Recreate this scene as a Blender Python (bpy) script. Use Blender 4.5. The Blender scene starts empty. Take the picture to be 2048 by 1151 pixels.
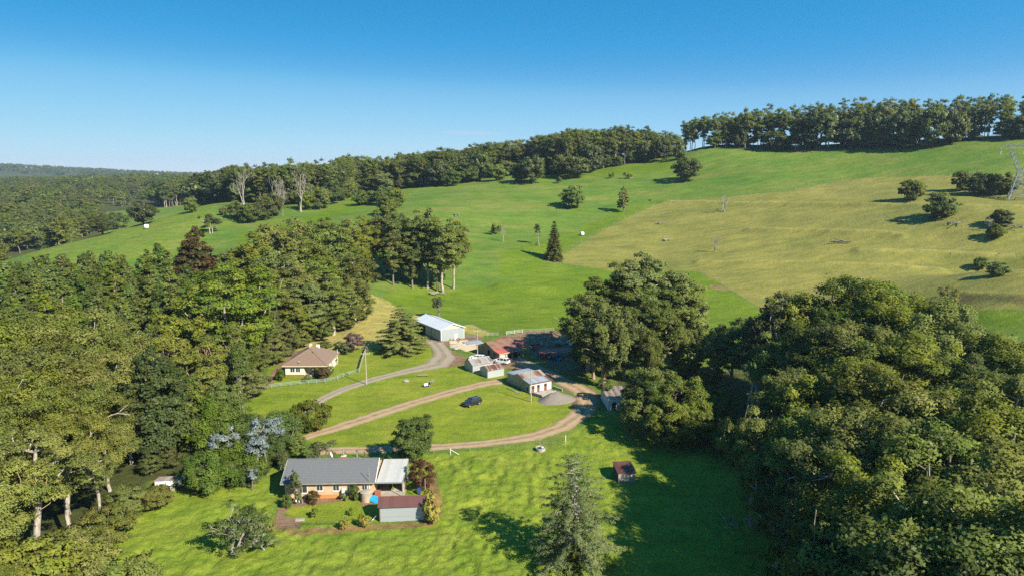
import bpy, math, random
import numpy as np
from mathutils import Vector, Matrix

# ------------------------------------------------------------------ camera, sky, sun, exposure
S = bpy.context.scene
COL = S.collection
FPX, PITCH, CZ = 1366.0, math.radians(9.8), 54.0        # focal length in photo pixels, downward tilt, height
cam_d = bpy.data.cameras.new('camera'); cam = bpy.data.objects.new('camera', cam_d); COL.objects.link(cam)
cam_d.sensor_width = 36.0; cam_d.lens = 36.0 * FPX / 2048.0
cam_d.clip_start = 0.5; cam_d.clip_end = 20000
cam.location = (0, 0, CZ); cam.rotation_euler = (math.radians(90) - PITCH, 0, 0)
S.camera = cam

SUN_EL = math.radians(36.0)
SUN_AZ = (0.72, -0.694)                                   # horizontal direction TO the sun
W = bpy.data.worlds.new('World'); S.world = W; W.use_nodes = True
wn, wl = W.node_tree.nodes, W.node_tree.links
wn.clear()
def wnode(t, **k):
    n = wn.new(t)
    for a, b in k.items(): setattr(n, a, b)
    return n
out = wnode('ShaderNodeOutputWorld'); bg = wnode('ShaderNodeBackground')
tc = wnode('ShaderNodeTexCoord')
mul = wnode('ShaderNodeVectorMath', operation='MULTIPLY'); mul.inputs[1].default_value = (1, 1, 3.4)
add = wnode('ShaderNodeVectorMath', operation='ADD'); add.inputs[1].default_value = (0, 0, 0.03)
nor = wnode('ShaderNodeVectorMath', operation='NORMALIZE')
sky = wnode('ShaderNodeTexSky', sky_type='NISHITA', sun_disc=False)
sky.sun_elevation = SUN_EL; sky.sun_rotation = math.atan2(SUN_AZ[0], SUN_AZ[1])
sky.altitude = 500; sky.air_density = 1.0; sky.dust_density = 0.25; sky.ozone_density = 3.0
hsv = wnode('ShaderNodeHueSaturation'); hsv.inputs['Saturation'].default_value = 1.3; hsv.inputs['Value'].default_value = 1.0; hsv.inputs['Hue'].default_value = 0.487
wl.new(tc.outputs['Generated'], mul.inputs[0]); wl.new(mul.outputs[0], add.inputs[0]); wl.new(add.outputs[0], nor.inputs[0])
wl.new(nor.outputs[0], sky.inputs['Vector']); wl.new(sky.outputs[0], hsv.inputs['Color'])
# the film response of the picture: brights of the sky roll off, channel by channel
pre = wnode('ShaderNodeVectorMath', operation='SCALE'); pre.inputs['Scale'].default_value = 0.098; wl.new(hsv.outputs[0], pre.inputs[0])
crv = wnode('ShaderNodeRGBCurve'); wl.new(pre.outputs[0], crv.inputs['Color'])
for ch, pts in enumerate((((0, 0), (.0195, .019), (.032, .055), (.0515, .118), (.13, .19), (.346, .262), (1, .36)), ((0, 0), (.115, .165), (.153, .21), (.2, .275), (.35, .34), (.68, .382), (1, .41)), ((0, 0), (.25, .345), (.32, .392), (.42, .437), (.6, .455), (.863, .462), (1, .47)))):
    c_ = crv.mapping.curves[ch]
    for q_ in pts[1:-1]: c_.points.new(*q_)
    c_.points[0].location = pts[0]; c_.points[-1].location = pts[-1]
crv.mapping.update()
post = wnode('ShaderNodeVectorMath', operation='SCALE'); post.inputs['Scale'].default_value = 10.2; wl.new(crv.outputs[0], post.inputs[0])
# one thin lens-shaped cloud low over the ridge
sep = wnode('ShaderNodeSeparateXYZ'); wl.new(tc.outputs['Generated'], sep.inputs[0])
def wmath(op, a, b=None):
    n = wnode('ShaderNodeMath', operation=op)
    for i, v in enumerate((a, b)):
        if v is None: continue
        if isinstance(v, (int, float)): n.inputs[i].default_value = v
        else: wl.new(v, n.inputs[i])
    return n.outputs[0]
cu = wmath('DIVIDE', sep.outputs['X'], sep.outputs['Y']); cv = wmath('DIVIDE', sep.outputs['Z'], sep.outputs['Y'])
cmb = wnode('ShaderNodeCombineXYZ')
wl.new(wmath('MULTIPLY', wmath('ADD', cu, 0.0615), 17.0), cmb.inputs[0])
wl.new(wmath('MULTIPLY', wmath('ADD', wmath('ADD', cv, -0.0515), wmath('MULTIPLY', wmath('ADD', cu, 0.0615), 0.03)), 240.0), cmb.inputs[1])
cln = wnode('ShaderNodeVectorMath', operation='LENGTH'); wl.new(cmb.outputs[0], cln.inputs[0])
cnz = wnode('ShaderNodeTexNoise'); cnz.inputs['Scale'].default_value = 3.0; cnz.inputs['Detail'].default_value = 5; wl.new(cmb.outputs[0], cnz.inputs['Vector'])
cm = wnode('ShaderNodeMapRange', interpolation_type='SMOOTHSTEP')
wl.new(wmath('ADD', cln.outputs['Value'], wmath('MULTIPLY', cnz.outputs['Fac'], 0.9)), cm.inputs['Value'])
for k, v in zip(('From Min', 'From Max', 'To Min', 'To Max'), (0.75, 1.45, 0.55, 0.0)): cm.inputs[k].default_value = v
front = wmath('GREATER_THAN', sep.outputs['Y'], 0.0)
cmix = wnode('ShaderNodeMix', data_type='RGBA')
wl.new(wmath('MULTIPLY', cm.outputs[0], front), cmix.inputs['Factor']); wl.new(post.outputs[0], cmix.inputs['A'])
cmix.inputs['B'].default_value = (2.7, 3.5, 4.4, 1)
wl.new(cmix.outputs['Result'], bg.inputs['Color']); bg.inputs['Strength'].default_value = 0.08
wl.new(bg.outputs[0], out.inputs['Surface'])

sun_d = bpy.data.lights.new('sun', 'SUN'); sun_o = bpy.data.objects.new('sun', sun_d); COL.objects.link(sun_o)
sun_d.energy = 5.0; sun_d.angle = math.radians(0.53); sun_d.color = (1.0, 0.92, 0.76)
sd = Vector((-SUN_AZ[0] * math.cos(SUN_EL), -SUN_AZ[1] * math.cos(SUN_EL), -math.sin(SUN_EL)))
sun_o.rotation_euler = sd.to_track_quat('-Z', 'Y').to_euler()
S.view_settings.view_transform = 'Standard'; S.view_settings.look = 'None'
S.view_settings.gamma = 1.0; S.view_settings.use_curve_mapping = False
S.view_settings.exposure = 1.3
S.cycles.max_bounces = 6; S.cycles.diffuse_bounces = 3; S.cycles.glossy_bounces = 2; S.cycles.transmission_bounces = 3
S.cycles.transparent_max_bounces = 4; S.cycles.volume_bounces = 0
S.cycles.use_denoising = False

# ------------------------------------------------------------------ small helpers
rng = np.random.default_rng(7)
random.seed(7)
FW = np.array([0, math.cos(PITCH), -math.sin(PITCH)]); UP = np.array([0, math.sin(PITCH), math.cos(PITCH)])
def ray(px, py):
    return FW + (px - 1024) / FPX * np.array([1.0, 0, 0]) + (575.5 - py) / FPX * UP
def at_z(px, py, z=0.0):                                   # survey: photo direction -> point at height z
    d = ray(px, py); t = (z - CZ) / d[2]; return np.array([d[0] * t, d[1] * t, z])
def at_d(px, py, D):                                       # ... -> point at ground distance D
    d = ray(px, py); t = D / math.hypot(d[0], d[1]); return np.array([d[0] * t, d[1] * t, CZ + d[2] * t])

def tag(o, label=None, cat=None, group=None, kind=None):
    if label: o['label'] = label
    if cat: o['category'] = cat
    if group: o['group'] = group
    if kind: o['kind'] = kind
    return o
def empty(name, loc, rz=0.0, label=None, cat=None, group=None, scale=None):
    o = bpy.data.objects.new(name, None); COL.objects.link(o)
    o.location = loc; o.rotation_euler = (0, 0, rz); o.empty_display_size = 0.5
    if scale is not None: o.scale = scale
    return tag(o, label, cat, group)
def link(name, me, parent=None, loc=None, rot=None, scale=None):
    o = bpy.data.objects.new(name, me); COL.objects.link(o)
    if parent is not None: o.parent = parent
    if loc is not None: o.location = loc
    if rot is not None: o.rotation_euler = rot
    if scale is not None: o.scale = scale
    return o
def mesh_np(name, verts, faces, mat=None, smooth=False, attrs=None):
    """verts (N,3); faces (M,k) with one k for all"""
    me = bpy.data.meshes.new(name)
    verts = np.asarray(verts, dtype=np.float32); faces = np.asarray(faces, dtype=np.int32)
    n, m, k = len(verts), len(faces), faces.shape[1]
    me.vertices.add(n); me.vertices.foreach_set('co', verts.ravel())
    me.loops.add(m * k); me.loops.foreach_set('vertex_index', faces.ravel())
    me.polygons.add(m); me.polygons.foreach_set('loop_start', np.arange(0, m * k, k, dtype=np.int32))
    if smooth: me.polygons.foreach_set('use_smooth', np.ones(m, dtype=bool))
    for an, (typ, arr) in (attrs or {}).items():
        a = me.attributes.new(an, typ, 'POINT')
        a.data.foreach_set({'FLOAT': 'value', 'FLOAT_VECTOR': 'vector', 'FLOAT_COLOR': 'color'}[typ], np.asarray(arr, dtype=np.float32).ravel())
    me.update(calc_edges=True)
    if mat: me.materials.append(mat)
    return me
class MB:                                                  # collects boxes, prisms, tubes -> ONE mesh
    def __init__(s): s.v, s.f = [], []
    def poly(s, pts, faces):
        b = len(s.v); s.v += [tuple(map(float, p)) for p in pts]; s.f += [tuple(b + i for i in f) for f in faces]; return s
    def box(s, x0, x1, y0, y1, z0, z1):
        return s.poly([(x0, y0, z0), (x1, y0, z0), (x1, y1, z0), (x0, y1, z0), (x0, y0, z1), (x1, y0, z1), (x1, y1, z1), (x0, y1, z1)],
                      [(0, 3, 2, 1), (4, 5, 6, 7), (0, 1, 5, 4), (1, 2, 6, 5), (2, 3, 7, 6), (3, 0, 4, 7)])
    def extrude_x(s, prof, x0, x1):                        # prof: list of (y,z), counter-clockwise seen from +x
        n = len(prof)
        return s.poly([(x0, y, z) for y, z in prof] + [(x1, y, z) for y, z in prof],
                      [tuple(range(n - 1, -1, -1)), tuple(range(n, 2 * n))] + [(i, (i + 1) % n, n + (i + 1) % n, n + i) for i in range(n)])
    def slab(s, a, b, c, d, t):                            # quad a,b,c,d thickened downwards by t
        P = [np.array(p, float) for p in (a, b, c, d)]
        nrm = np.cross(P[1] - P[0], P[3] - P[0]); nrm /= np.linalg.norm(nrm)
        Q = [p - nrm * t for p in P]
        return s.poly(P + Q, [(0, 1, 2, 3), (7, 6, 5, 4), (0, 4, 5, 1), (1, 5, 6, 2), (2, 6, 7, 3), (3, 7, 4, 0)])
    def tube(s, a, b, r0, r1=None, n=8):
        r1 = r0 if r1 is None else r1
        a, b = Vector(a), Vector(b); d = (b - a).normalized()
        u = d.orthogonal().normalized(); w = d.cross(u)
        pts = []
        for c, r in ((a, r0), (b, r1)):
            for i in range(n):
                t = 2 * math.pi * i / n; pts.append(c + (u * math.cos(t) + w * math.sin(t)) * r)
        return s.poly(pts, [(i, (i + 1) % n, n + (i + 1) % n, n + i) for i in range(n)] + [tuple(range(n - 1, -1, -1)), tuple(range(n, 2 * n))])
    def lathe(s, prof, n=16, c=(0, 0, 0)):
        pts, m = [], len(prof)
        for r, z in prof:
            for i in range(n):
                t = 2 * math.pi * i / n; pts.append((c[0] + r * math.cos(t), c[1] + r * math.sin(t), c[2] + z))
        fs = [(j * n + i, j * n + (i + 1) % n, (j + 1) * n + (i + 1) % n, (j + 1) * n + i) for j in range(m - 1) for i in range(n)]
        fs += [tuple(range(n - 1, -1, -1)), tuple(range((m - 1) * n, m * n))]
        return s.poly(pts, fs)
    def mesh(s, name, mat=None, smooth=False):
        me = bpy.data.meshes.new(name); me.from_pydata(s.v, [], s.f); me.update()
        if smooth: me.polygons.foreach_set('use_smooth', np.ones(len(me.polygons), dtype=bool))
        if mat: me.materials.append(mat)
        return me
    def build(s, name, mat, parent=None, smooth=False, loc=None, rot=None):
        return link(name, s.mesh(name, mat, smooth), parent, loc, rot)

def vnoise(x, y, seed=0):                                   # smooth value noise, numpy
    xi, yi = np.floor(x).astype(np.int64), np.floor(y).astype(np.int64); fx, fy = x - xi, y - yi
    def h(a, b):
        n = (a * 374761393 + b * 668265263 + seed * 1442695041) & 0x7fffffff
        n = ((n ^ (n >> 13)) * 1274126177) & 0x7fffffff
        return ((n ^ (n >> 16)) & 0xffff) / 65535.0
    u, v = fx * fx * (3 - 2 * fx), fy * fy * (3 - 2 * fy)
    return (h(xi, yi) * (1 - u) + h(xi + 1, yi) * u) * (1 - v) + (h(xi, yi + 1) * (1 - u) + h(xi + 1, yi + 1) * u) * v

# ------------------------------------------------------------------ materials
ALB = 0.76                                                   # one scale for every base colour, kept at real-world reflectance
class NT:
    def __init__(s, name):
        s.m = bpy.data.materials.new(name); s.m.use_nodes = True; s.t = s.m.node_tree; s.t.nodes.clear()
        s.out = s.n('ShaderNodeOutputMaterial')
    def n(s, t, **k):
        o = s.t.nodes.new(t)
        for a, b in k.items(): setattr(o, a, b)
        return o
    def l(s, a, b): s.t.links.new(a, b)
    def put(s, sock, v):
        if v is None: return
        if isinstance(v, bpy.types.NodeSocket): s.l(v, sock)
        elif isinstance(v, (tuple, list)) and len(v) == 3 and sock.type == 'RGBA': sock.default_value = (*v, 1)
        else: sock.default_value = v
    def coord(s, scale=(1, 1, 1), kind='Object'):
        if not hasattr(s, 'tc'): s.tc = s.n('ShaderNodeTexCoord')
        m = s.n('ShaderNodeMapping'); m.inputs['Scale'].default_value = scale; s.l(s.tc.outputs[kind], m.inputs[0]); return m.outputs[0]
    def noise(s, scale, detail=4, vec=None, rough=0.55):
        o = s.n('ShaderNodeTexNoise'); o.inputs['Scale'].default_value = scale; o.inputs['Detail'].default_value = detail; o.inputs['Roughness'].default_value = rough
        s.l(vec if vec is not None else s.coord(), o.inputs['Vector']); return o.outputs['Fac']
    def ramp(s, fac, stops):
        o = s.n('ShaderNodeValToRGB'); e = o.color_ramp.elements
        while len(e) < len(stops): e.new(0.5)
        for x, (p, c) in zip(e, stops): x.position = p; x.color = (*c, 1) if len(c) == 3 else c
        s.l(fac, o.inputs[0]); return o.outputs[0]
    def rng(s, v, a, b, c=0.0, d=1.0, smooth=False):
        o = s.n('ShaderNodeMapRange'); 
        if smooth: o.interpolation_type = 'SMOOTHSTEP'
        s.put(o.inputs['Value'], v)
        for k, x in zip(('From Min', 'From Max', 'To Min', 'To Max'), (a, b, c, d)): o.inputs[k].default_value = x
        return o.outputs[0]
    def mix(s, f, a, b, mode='MIX'):
        o = s.n('ShaderNodeMix', data_type='RGBA', blend_type=mode)
        s.put(o.inputs['Factor'], f); s.put(o.inputs['A'], a); s.put(o.inputs['B'], b); return o.outputs['Result']
    def math(s, op, a, b=None):
        o = s.n('ShaderNodeMath', operation=op); s.put(o.inputs[0], a); s.put(o.inputs[1], b); return o.outputs[0]
    def attr(s, name, out='Fac'):
        o = s.n('ShaderNodeAttribute'); o.attribute_name = name; return o.outputs[out]
    def rand(s): return s.n('ShaderNodeObjectInfo').outputs['Random']
    def principled(s, color, rough=0.8, metal=0.0, spec=0.3, bump=None, bstr=0.3, bdist=0.05):
        color = s.mix(1.0, color, (ALB,) * 3, 'MULTIPLY'); p = s.n('ShaderNodeBsdfPrincipled'); s.put(p.inputs['Base Color'], color); s.put(p.inputs['Roughness'], rough)
        s.put(p.inputs['Metallic'], metal); p.inputs['Specular IOR Level'].default_value = spec
        if bump is not None:
            b = s.n('ShaderNodeBump'); b.inputs['Strength'].default_value = bstr; b.inputs['Distance'].default_value = bdist
            s.l(bump, b.inputs['Height']); s.l(b.outputs[0], p.inputs['Normal'])
        s.l(p.outputs[0], s.out.inputs['Surface']); return s.m

def mat_plain(name, c, rough=0.7, metal=0.0, var=0.25, scale=2.0, spec=0.3):
    t = NT(name); n = t.noise(scale, 5)
    col = t.mix(1.0, c, t.ramp(n, [(0.25, (1 - var,) * 3), (0.75, (1 + var * 0.6,) * 3)]), 'MULTIPLY')
    return t.principled(col, rough, metal, spec)
def mat_iron(name, clean, rust, amount, rough=0.45, axis=0, metal=0.35, sheetvar=0.25):
    """corrugated roofing or wall iron: fine ribs, rust blotches and runs, each sheet a bit different"""
    t = NT(name); r = t.rand()
    o = t.n('ShaderNodeTexWave'); o.inputs['Scale'].default_value = 4.2; o.bands_direction = 'XYZ'[axis]; t.l(t.coord(), o.inputs['Vector'])
    blot = t.noise(0.9, 6, rough=0.65)
    run = t.noise(1.0, 4, t.coord((5, 0.5, 0.5) if axis == 0 else (0.5, 5, 0.5)))
    f = t.math('ADD', t.math('MULTIPLY', blot, 0.45), t.math('ADD', t.math('MULTIPLY', run, 0.35), t.math('MULTIPLY', r, 0.3)))
    fac = t.rng(f, 0.82 - amount * 0.6, 0.95 - amount * 0.6, smooth=True)
    col = t.mix(fac, clean, t.mix(t.noise(6, 3), rust, tuple(c * 0.55 for c in rust)))
    col = t.mix(1.0, col, t.ramp(r, [(0, (1 - sheetvar,) * 3), (1, (1 + sheetvar * 0.5,) * 3)]), 'MULTIPLY')
    return t.principled(col, rough, t.math('MULTIPLY', t.math('SUBTRACT', 1.0, fac), metal), 0.4, o.outputs['Fac'], 0.5, 0.02)
def mat_leaf(name, c, alt, trans=0.30, gloss=0.02, objvar=0.35, clump=0.5, cardmix=0.45):
    t = NT(name)
    tint = t.attr('tint'); r = t.rand()
    col = t.mix(t.rng(tint, 0.25, 0.95), c, alt)
    col = t.mix(1.0, col, t.ramp(t.attr('tint2'), [(0, (1 - clump * .6,) * 3), (1, (1 + clump * 0.6,) * 3)]), 'MULTIPLY')
    hs = t.n('ShaderNodeHueSaturation'); t.l(col, hs.inputs['Color'])
    t.l(t.rng(r, 0, 1, 0.5 - 0.022 * objvar / 0.35, 0.5 + 0.018 * objvar / 0.35), hs.inputs['Hue'])
    t.l(t.rng(t.math('FRACT', t.math('MULTIPLY', r, 7.31)), 0, 1, 1 - objvar * 0.8, 1 + objvar * 0.8), hs.inputs['Value'])
    t.l(t.rng(t.math('FRACT', t.math('MULTIPLY', r, 3.77)), 0, 1, 0.85, 1.08), hs.inputs['Saturation'])
    g = t.n('ShaderNodeNewGeometry')
    vt = t.n('ShaderNodeVectorTransform', vector_type='NORMAL', convert_from='OBJECT', convert_to='WORLD'); t.l(t.attr('cn', 'Vector'), vt.inputs[0])
    a = t.n('ShaderNodeVectorMath', operation='SCALE'); t.l(g.outputs['Normal'], a.inputs[0]); a.inputs['Scale'].default_value = cardmix
    b = t.n('ShaderNodeVectorMath', operation='ADD'); t.l(a.outputs[0], b.inputs[0]); t.l(vt.outputs[0], b.inputs[1])
    nn = t.n('ShaderNodeVectorMath', operation='NORMALIZE'); t.l(b.outputs[0], nn.inputs[0])
    lc = t.mix(1.0, hs.outputs[0], (ALB,) * 3, 'MULTIPLY'); d = t.n('ShaderNodeBsdfDiffuse'); t.l(lc, d.inputs['Color']); t.l(nn.outputs[0], d.inputs['Normal'])
    tr = t.n('ShaderNodeBsdfTranslucent'); t.l(t.mix(1.0, lc, (1.2, 1.25, 0.6), 'MULTIPLY'), tr.inputs['Color'])
    m1 = t.n('ShaderNodeMixShader'); m1.inputs[0].default_value = trans; t.l(d.outputs[0], m1.inputs[1]); t.l(tr.outputs[0], m1.inputs[2])
    gl = t.n('ShaderNodeBsdfGlossy'); gl.inputs['Roughness'].default_value = 0.5; gl.inputs['Color'].default_value = (0.5, 0.55, 0.5, 1)
    m2 = t.n('ShaderNodeMixShader'); m2.inputs[0].default_value = gloss; t.l(m1.outputs[0], m2.inputs[1]); t.l(gl.outputs[0], m2.inputs[2])
    t.l(m2.outputs[0], t.out.inputs['Surface'])
    t.m.cycles.use_bump_map_correction = False
    return t.m
def mat_bark(name, c, dark):
    t = NT(name); n = t.noise(1.0, 5, t.coord((3, 3, 0.7)))
    return t.principled(t.mix(t.rng(n, 0.38, 0.68), c, dark), 0.85, 0, 0.2, n, 0.4, 0.05)
# ------------------------------------------------------------------ the lie of the land
CP = []
for y in (20, 45, 70, 95, 120, 145, 170, 195):
    for x in np.arange(-75, 76, 25.0):
        if x > -0.62 * y - 18: CP.append((x * (0.6 + y / 480), y, 0.0))
for x, y, z in ((-90, 60, -2), (-85, 110, -2), (-110, 150, -5), (-95, 180, -4), (-130, 100, -6), (-160, 200, -9), (-60, -60, -3), (60, -60, 0), (0, -120, 0),
                (-200, 0, -14), (200, 0, 4), (-300, -300, -25), (300, -300, 0), (110, 90, 1), (160, 120, 3), (-150, 250, -8), (-110, 230, -5), (-75, 240, -1),
                (90, 160, 1), (120, 200, 4), (180, 250, 12)):
    CP.append((x, y, z))
for px, py, D in ((1250, 560, 300), (1500, 560, 292), (2000, 540, 300), (1960, 630, 236), (1108, 518, 330), (1430, 495, 345), (1440, 415, 420), (1820, 397, 402),
                  (2035, 398, 410), (1980, 470, 342), (1245, 420, 430), (1145, 415, 436), (1373, 360, 490), (1060, 363, 520), (870, 375, 540), (740, 388, 548),
                  (980, 466, 380), (1700, 355, 472), (1400, 297, 560), (1520, 297, 550), (1650, 296, 542), (1800, 290, 535), (1960, 278, 532), (2200, 268, 535), (2500, 262, 540),
                  (1250, 328, 562), (1340, 315, 562), (1150, 345, 550), (960, 365, 545), (2300, 390, 420), (2400, 470, 350), (2500, 560, 290),
                  (640, 432, 432), (490, 442, 428), (425, 466, 402), (293, 457, 442), (200, 472, 446), (20, 522, 432), (400, 412, 515), (330, 432, 500), (560, 470, 380),
                  (850, 585, 283), (1000, 640, 245), (900, 500, 340), (760, 585, 276), (800, 430, 410), (620, 490, 345), (500, 520, 320), (1100, 610, 262),
                  (1000, 560, 300), (1000, 520, 325), (560, 405, 540), (650, 395, 545)):
    CP.append(tuple(at_d(px, py, D)))
def pol(px, D, z):
    a = math.atan((px - 1024) / FPX); CP.append((D * math.sin(a), D * math.cos(a), z))
for px, D, z in ((0, 250, -1), (150, 250, -1), (300, 240, -1), (0, 330, -1), (150, 340, 0), (300, 330, 4), (420, 300, 3), (-300, 300, -22), (-300, 600, -25), (-600, 300, -40),
                 (0, 560, -18), (120, 560, -10), (250, 600, -4), (0, 750, -14), (200, 750, -10), (0, 1000, 4), (250, 1000, 6), (0, 1500, 14), (250, 1500, 22), (400, 1500, 26), (0, 2200, 16), (300, 2200, 22),
                 (0, 3200, 14), (300, 3200, 16), (-300, 1500, 0), (-300, 3000, 15),
                 (430, 620, 20), (430, 800, 12), (430, 1000, 10), (600, 640, 34), (600, 800, 18), (600, 1200, 5), (800, 660, 42), (800, 850, 22), (800, 1500, 0), (1000, 680, 52), (1000, 900, 25), (1000, 1500, -5),
                 (1200, 650, 62), (1200, 900, 35), (1400, 640, 70), (1400, 720, 60), (1400, 1000, 20), (1650, 630, 70), (1650, 720, 58), (1650, 1000, 15), (1960, 630, 72), (1960, 730, 60), (1960, 1000, 10),
                 (2400, 700, 62), (2400, 1000, 10), (1400, 1800, -10), (2000, 1800, -10), (700, 2500, 0), (1200, 3000, -10), (2000, 3000, -10)):
    pol(px, D, z)
CP = np.array(CP)
_SC = 300.0
def _phi(d2): return 0.5 * d2 * np.log(d2 + 1e-9)
def _fit():
    X = CP[:, :2] / _SC; n = len(X)
    d2 = ((X[:, None] - X[None]) ** 2).sum(-1)
    A = np.zeros((n + 3, n + 3)); A[:n, :n] = _phi(d2) + np.eye(n) * 4e-4
    A[:n, n] = 1; A[:n, n + 1:] = X; A[n, :n] = 1; A[n + 1:, :n] = X.T
    b = np.zeros(n + 3); b[:n] = CP[:, 2]
    return X, np.linalg.solve(A, b)
_X, _w = _fit()
# contour banks across the dry paddock (photo survey) and one in the green paddock
BANKS_PX = [[(1330, 405), (1500, 409), (1700, 411), (1900, 415), (2048, 417)], [(1500, 461), (1620, 464), (1760, 468), (1800, 474)],
            [(1720, 504), (1850, 508), (1960, 514), (2048, 517)], [(1400, 527), (1600, 528), (1760, 535), (1880, 543)], [(1920, 593), (1990, 596), (2060, 598)], [(1000, 575), (1130, 582), (1200, 590)]]
_banks = None
def _base(x, y):
    x, y = np.asarray(x, float), np.asarray(y, float); sh = x.shape
    q = np.stack([x.ravel(), y.ravel()], 1) / _SC; n = len(_X); o = np.empty(len(q))
    for i in range(0, len(q), 20000):
        c = q[i:i + 20000]
        d2 = ((c[:, None] - _X[None]) ** 2).sum(-1)
        o[i:i + 20000] = _phi(d2) @ _w[:n] + _w[n] + c @ _w[n + 1:]
    r = np.hypot(x, y).ravel()
    far = np.clip((r - 2400) / 1500, 0, 1); far = far * far * (3 - 2 * far)
    az = np.degrees(np.arctan2(x, y)).ravel()
    ridge = 62 * np.exp(-((az + 38) / 9.5) ** 2) * np.exp(-((r - 4600) / 900) ** 2)
    o = o * (1 - far) + far * 5 + ridge + far * 10 * (vnoise(x.ravel() / 700, y.ravel() / 700, 5) - 0.5)
    return o.reshape(sh)
def seg_dist(x, y, line):
    x, y = np.asarray(x), np.asarray(y); d = np.full(x.shape, 1e9)
    for (x0, y0), (x1, y1) in zip(line[:-1], line[1:]):
        L2 = (x1 - x0) ** 2 + (y1 - y0) ** 2 + 1e-9
        t = np.clip(((x - x0) * (x1 - x0) + (y - y0) * (y1 - y0)) / L2, 0, 1)
        d = np.minimum(d, np.hypot(x - x0 - t * (x1 - x0), y - y0 - t * (y1 - y0)))
    return d
def height(x, y, banks=True):
    z = _base(x, y); x, y = np.asarray(x, float), np.asarray(y, float)
    r = np.hypot(x, y)
    amp = np.clip((r - 215) / 60, 0, 1) * 1.1
    z = z + amp * (vnoise(x / 38, y / 38, 1) - 0.5) * 1.6 + amp * (vnoise(x / 13, y / 13, 2) - 0.5) * 0.5
    if banks and _banks is not None:
        for b in _banks:
            z = z + 1.7 * np.exp(-(seg_dist(x, y, b) / 3.0) ** 2)
    return z
_T = np.unique(np.concatenate([np.arange(60, 260, 1.5), np.arange(260, 700, 2.5), np.arange(700, 5200, 25)]))
def gp(px, py, banks=True):                                # photo direction -> first hit on the terrain
    d = ray(px, py); t = _T / math.hypot(d[0], d[1]); x, y, z = d[0] * t, d[1] * t, CZ + d[2] * t
    g = height(x, y, banks) - z
    k = int(np.argmax(g > 0)) if (g > 0).any() else len(t) - 1
    if k == 0: k = 1
    f = -g[k - 1] / (g[k] - g[k - 1] + 1e-9); f = min(max(f, 0), 1)
    xx, yy = x[k - 1] + f * (x[k] - x[k - 1]), y[k - 1] + f * (y[k] - y[k - 1])
    return np.array([xx, yy, float(height(np.array([xx]), np.array([yy]), banks)[0])])
def dens(pts, n=6):
    o = []
    for a, b in zip(pts[:-1], pts[1:]):
        for i in range(n): o.append((a[0] + (b[0] - a[0]) * i / n, a[1] + (b[1] - a[1]) * i / n))
    return o + [pts[-1]]
def world(pts, n=4): return np.array([gp(*p, banks=False)[:2] for p in dens(pts, n)])
_banks = [world(b, 3) for b in BANKS_PX]
def h1(x, y): return float(height(np.array([x]), np.array([y]))[0])
def inside(x, y, poly):
    c = np.zeros(x.shape, bool); n = len(poly)
    for i in range(n):
        x0, y0 = poly[i]; x1, y1 = poly[(i + 1) % n]
        if y0 == y1: continue
        m = ((y0 > y) != (y1 > y)) & (x < (x1 - x0) * (y - y0) / (y1 - y0) + x0); c ^= m
    return c
def soft(x, y, poly, w):                                   # 1 inside, 0 outside, ramp of width w at the edge
    poly = np.asarray(poly); m = (x > poly[:, 0].min() - w) & (x < poly[:, 0].max() + w) & (y > poly[:, 1].min() - w) & (y < poly[:, 1].max() + w)
    o = np.zeros(x.shape)
    if m.any():
        xs, ys = x[m], y[m]; s = np.where(inside(xs, ys, poly), 1, -1) * seg_dist(xs, ys, list(poly) + [poly[0]])
        o[m] = np.clip(0.5 + s / w, 0, 1)
    return o

# polar grid of the ground: fine where the view falls, coarse elsewhere
az = np.concatenate([np.arange(-180, -48, 4.0), np.arange(-48, 46, 0.17), np.arange(46, 180, 4.0)])
D1 = 1 / np.arange(1 / 58.0, 1 / 232.0, -0.0021 / 54.0)
D2 = np.arange(232, 640, 2.1)
D3 = 640 * 1.035 ** np.arange(0, 61)
DD = np.concatenate([[0.01, 12, 25, 38, 48], D1, D2[1:], D3])
A_, R_ = np.meshgrid(np.radians(az), DD)
gx, gy = R_ * np.sin(A_), R_ * np.cos(A_)
gz = height(gx, gy)
x, y = gx, gy; r = R_
# the contour banks: straw on the crest, thinner worn turf on the downhill face
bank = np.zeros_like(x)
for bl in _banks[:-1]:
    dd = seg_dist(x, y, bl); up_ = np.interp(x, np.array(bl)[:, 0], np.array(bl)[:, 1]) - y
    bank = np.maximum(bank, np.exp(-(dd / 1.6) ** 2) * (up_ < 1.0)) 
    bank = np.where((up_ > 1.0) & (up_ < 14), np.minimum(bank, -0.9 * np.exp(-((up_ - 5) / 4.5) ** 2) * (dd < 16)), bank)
# cover classes, painted in ground co-ordinates
dry = soft(x, y, world([(1108, 522), (1180, 474), (1250, 437), (1312, 409), (1400, 399), (1500, 389), (1580, 381), (1700, 358), (1800, 353), (1900, 351), (2048, 349), (2350, 346), (2350, 622), (1960, 620),
                        (1700, 640), (1560, 640), (1485, 593), (1395, 541), (1250, 545), (1160, 532)]), 5.0)
straw_polys = [[(742, 588), (778, 602), (815, 640), (800, 668), (765, 690), (735, 700), (700, 690), (640, 700), (575, 725), (600, 690), (640, 655), (690, 630)],
               [(925, 650), (945, 648), (985, 668), (960, 672), (930, 666)], [(820, 635), (840, 625), (870, 640), (880, 660), (840, 660)],
               [(170, 478), (240, 458), (290, 460), (310, 470), (300, 490), (250, 500)], [(395, 420), (430, 407), (455, 405), (455, 420), (420, 428), (395, 430)],
               [(240, 500), (300, 495), (330, 520), (300, 540), (240, 530)], [(880, 440), (1000, 432), (1060, 440), (1010, 462), (900, 470)]]
straw = np.zeros_like(x)
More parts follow.
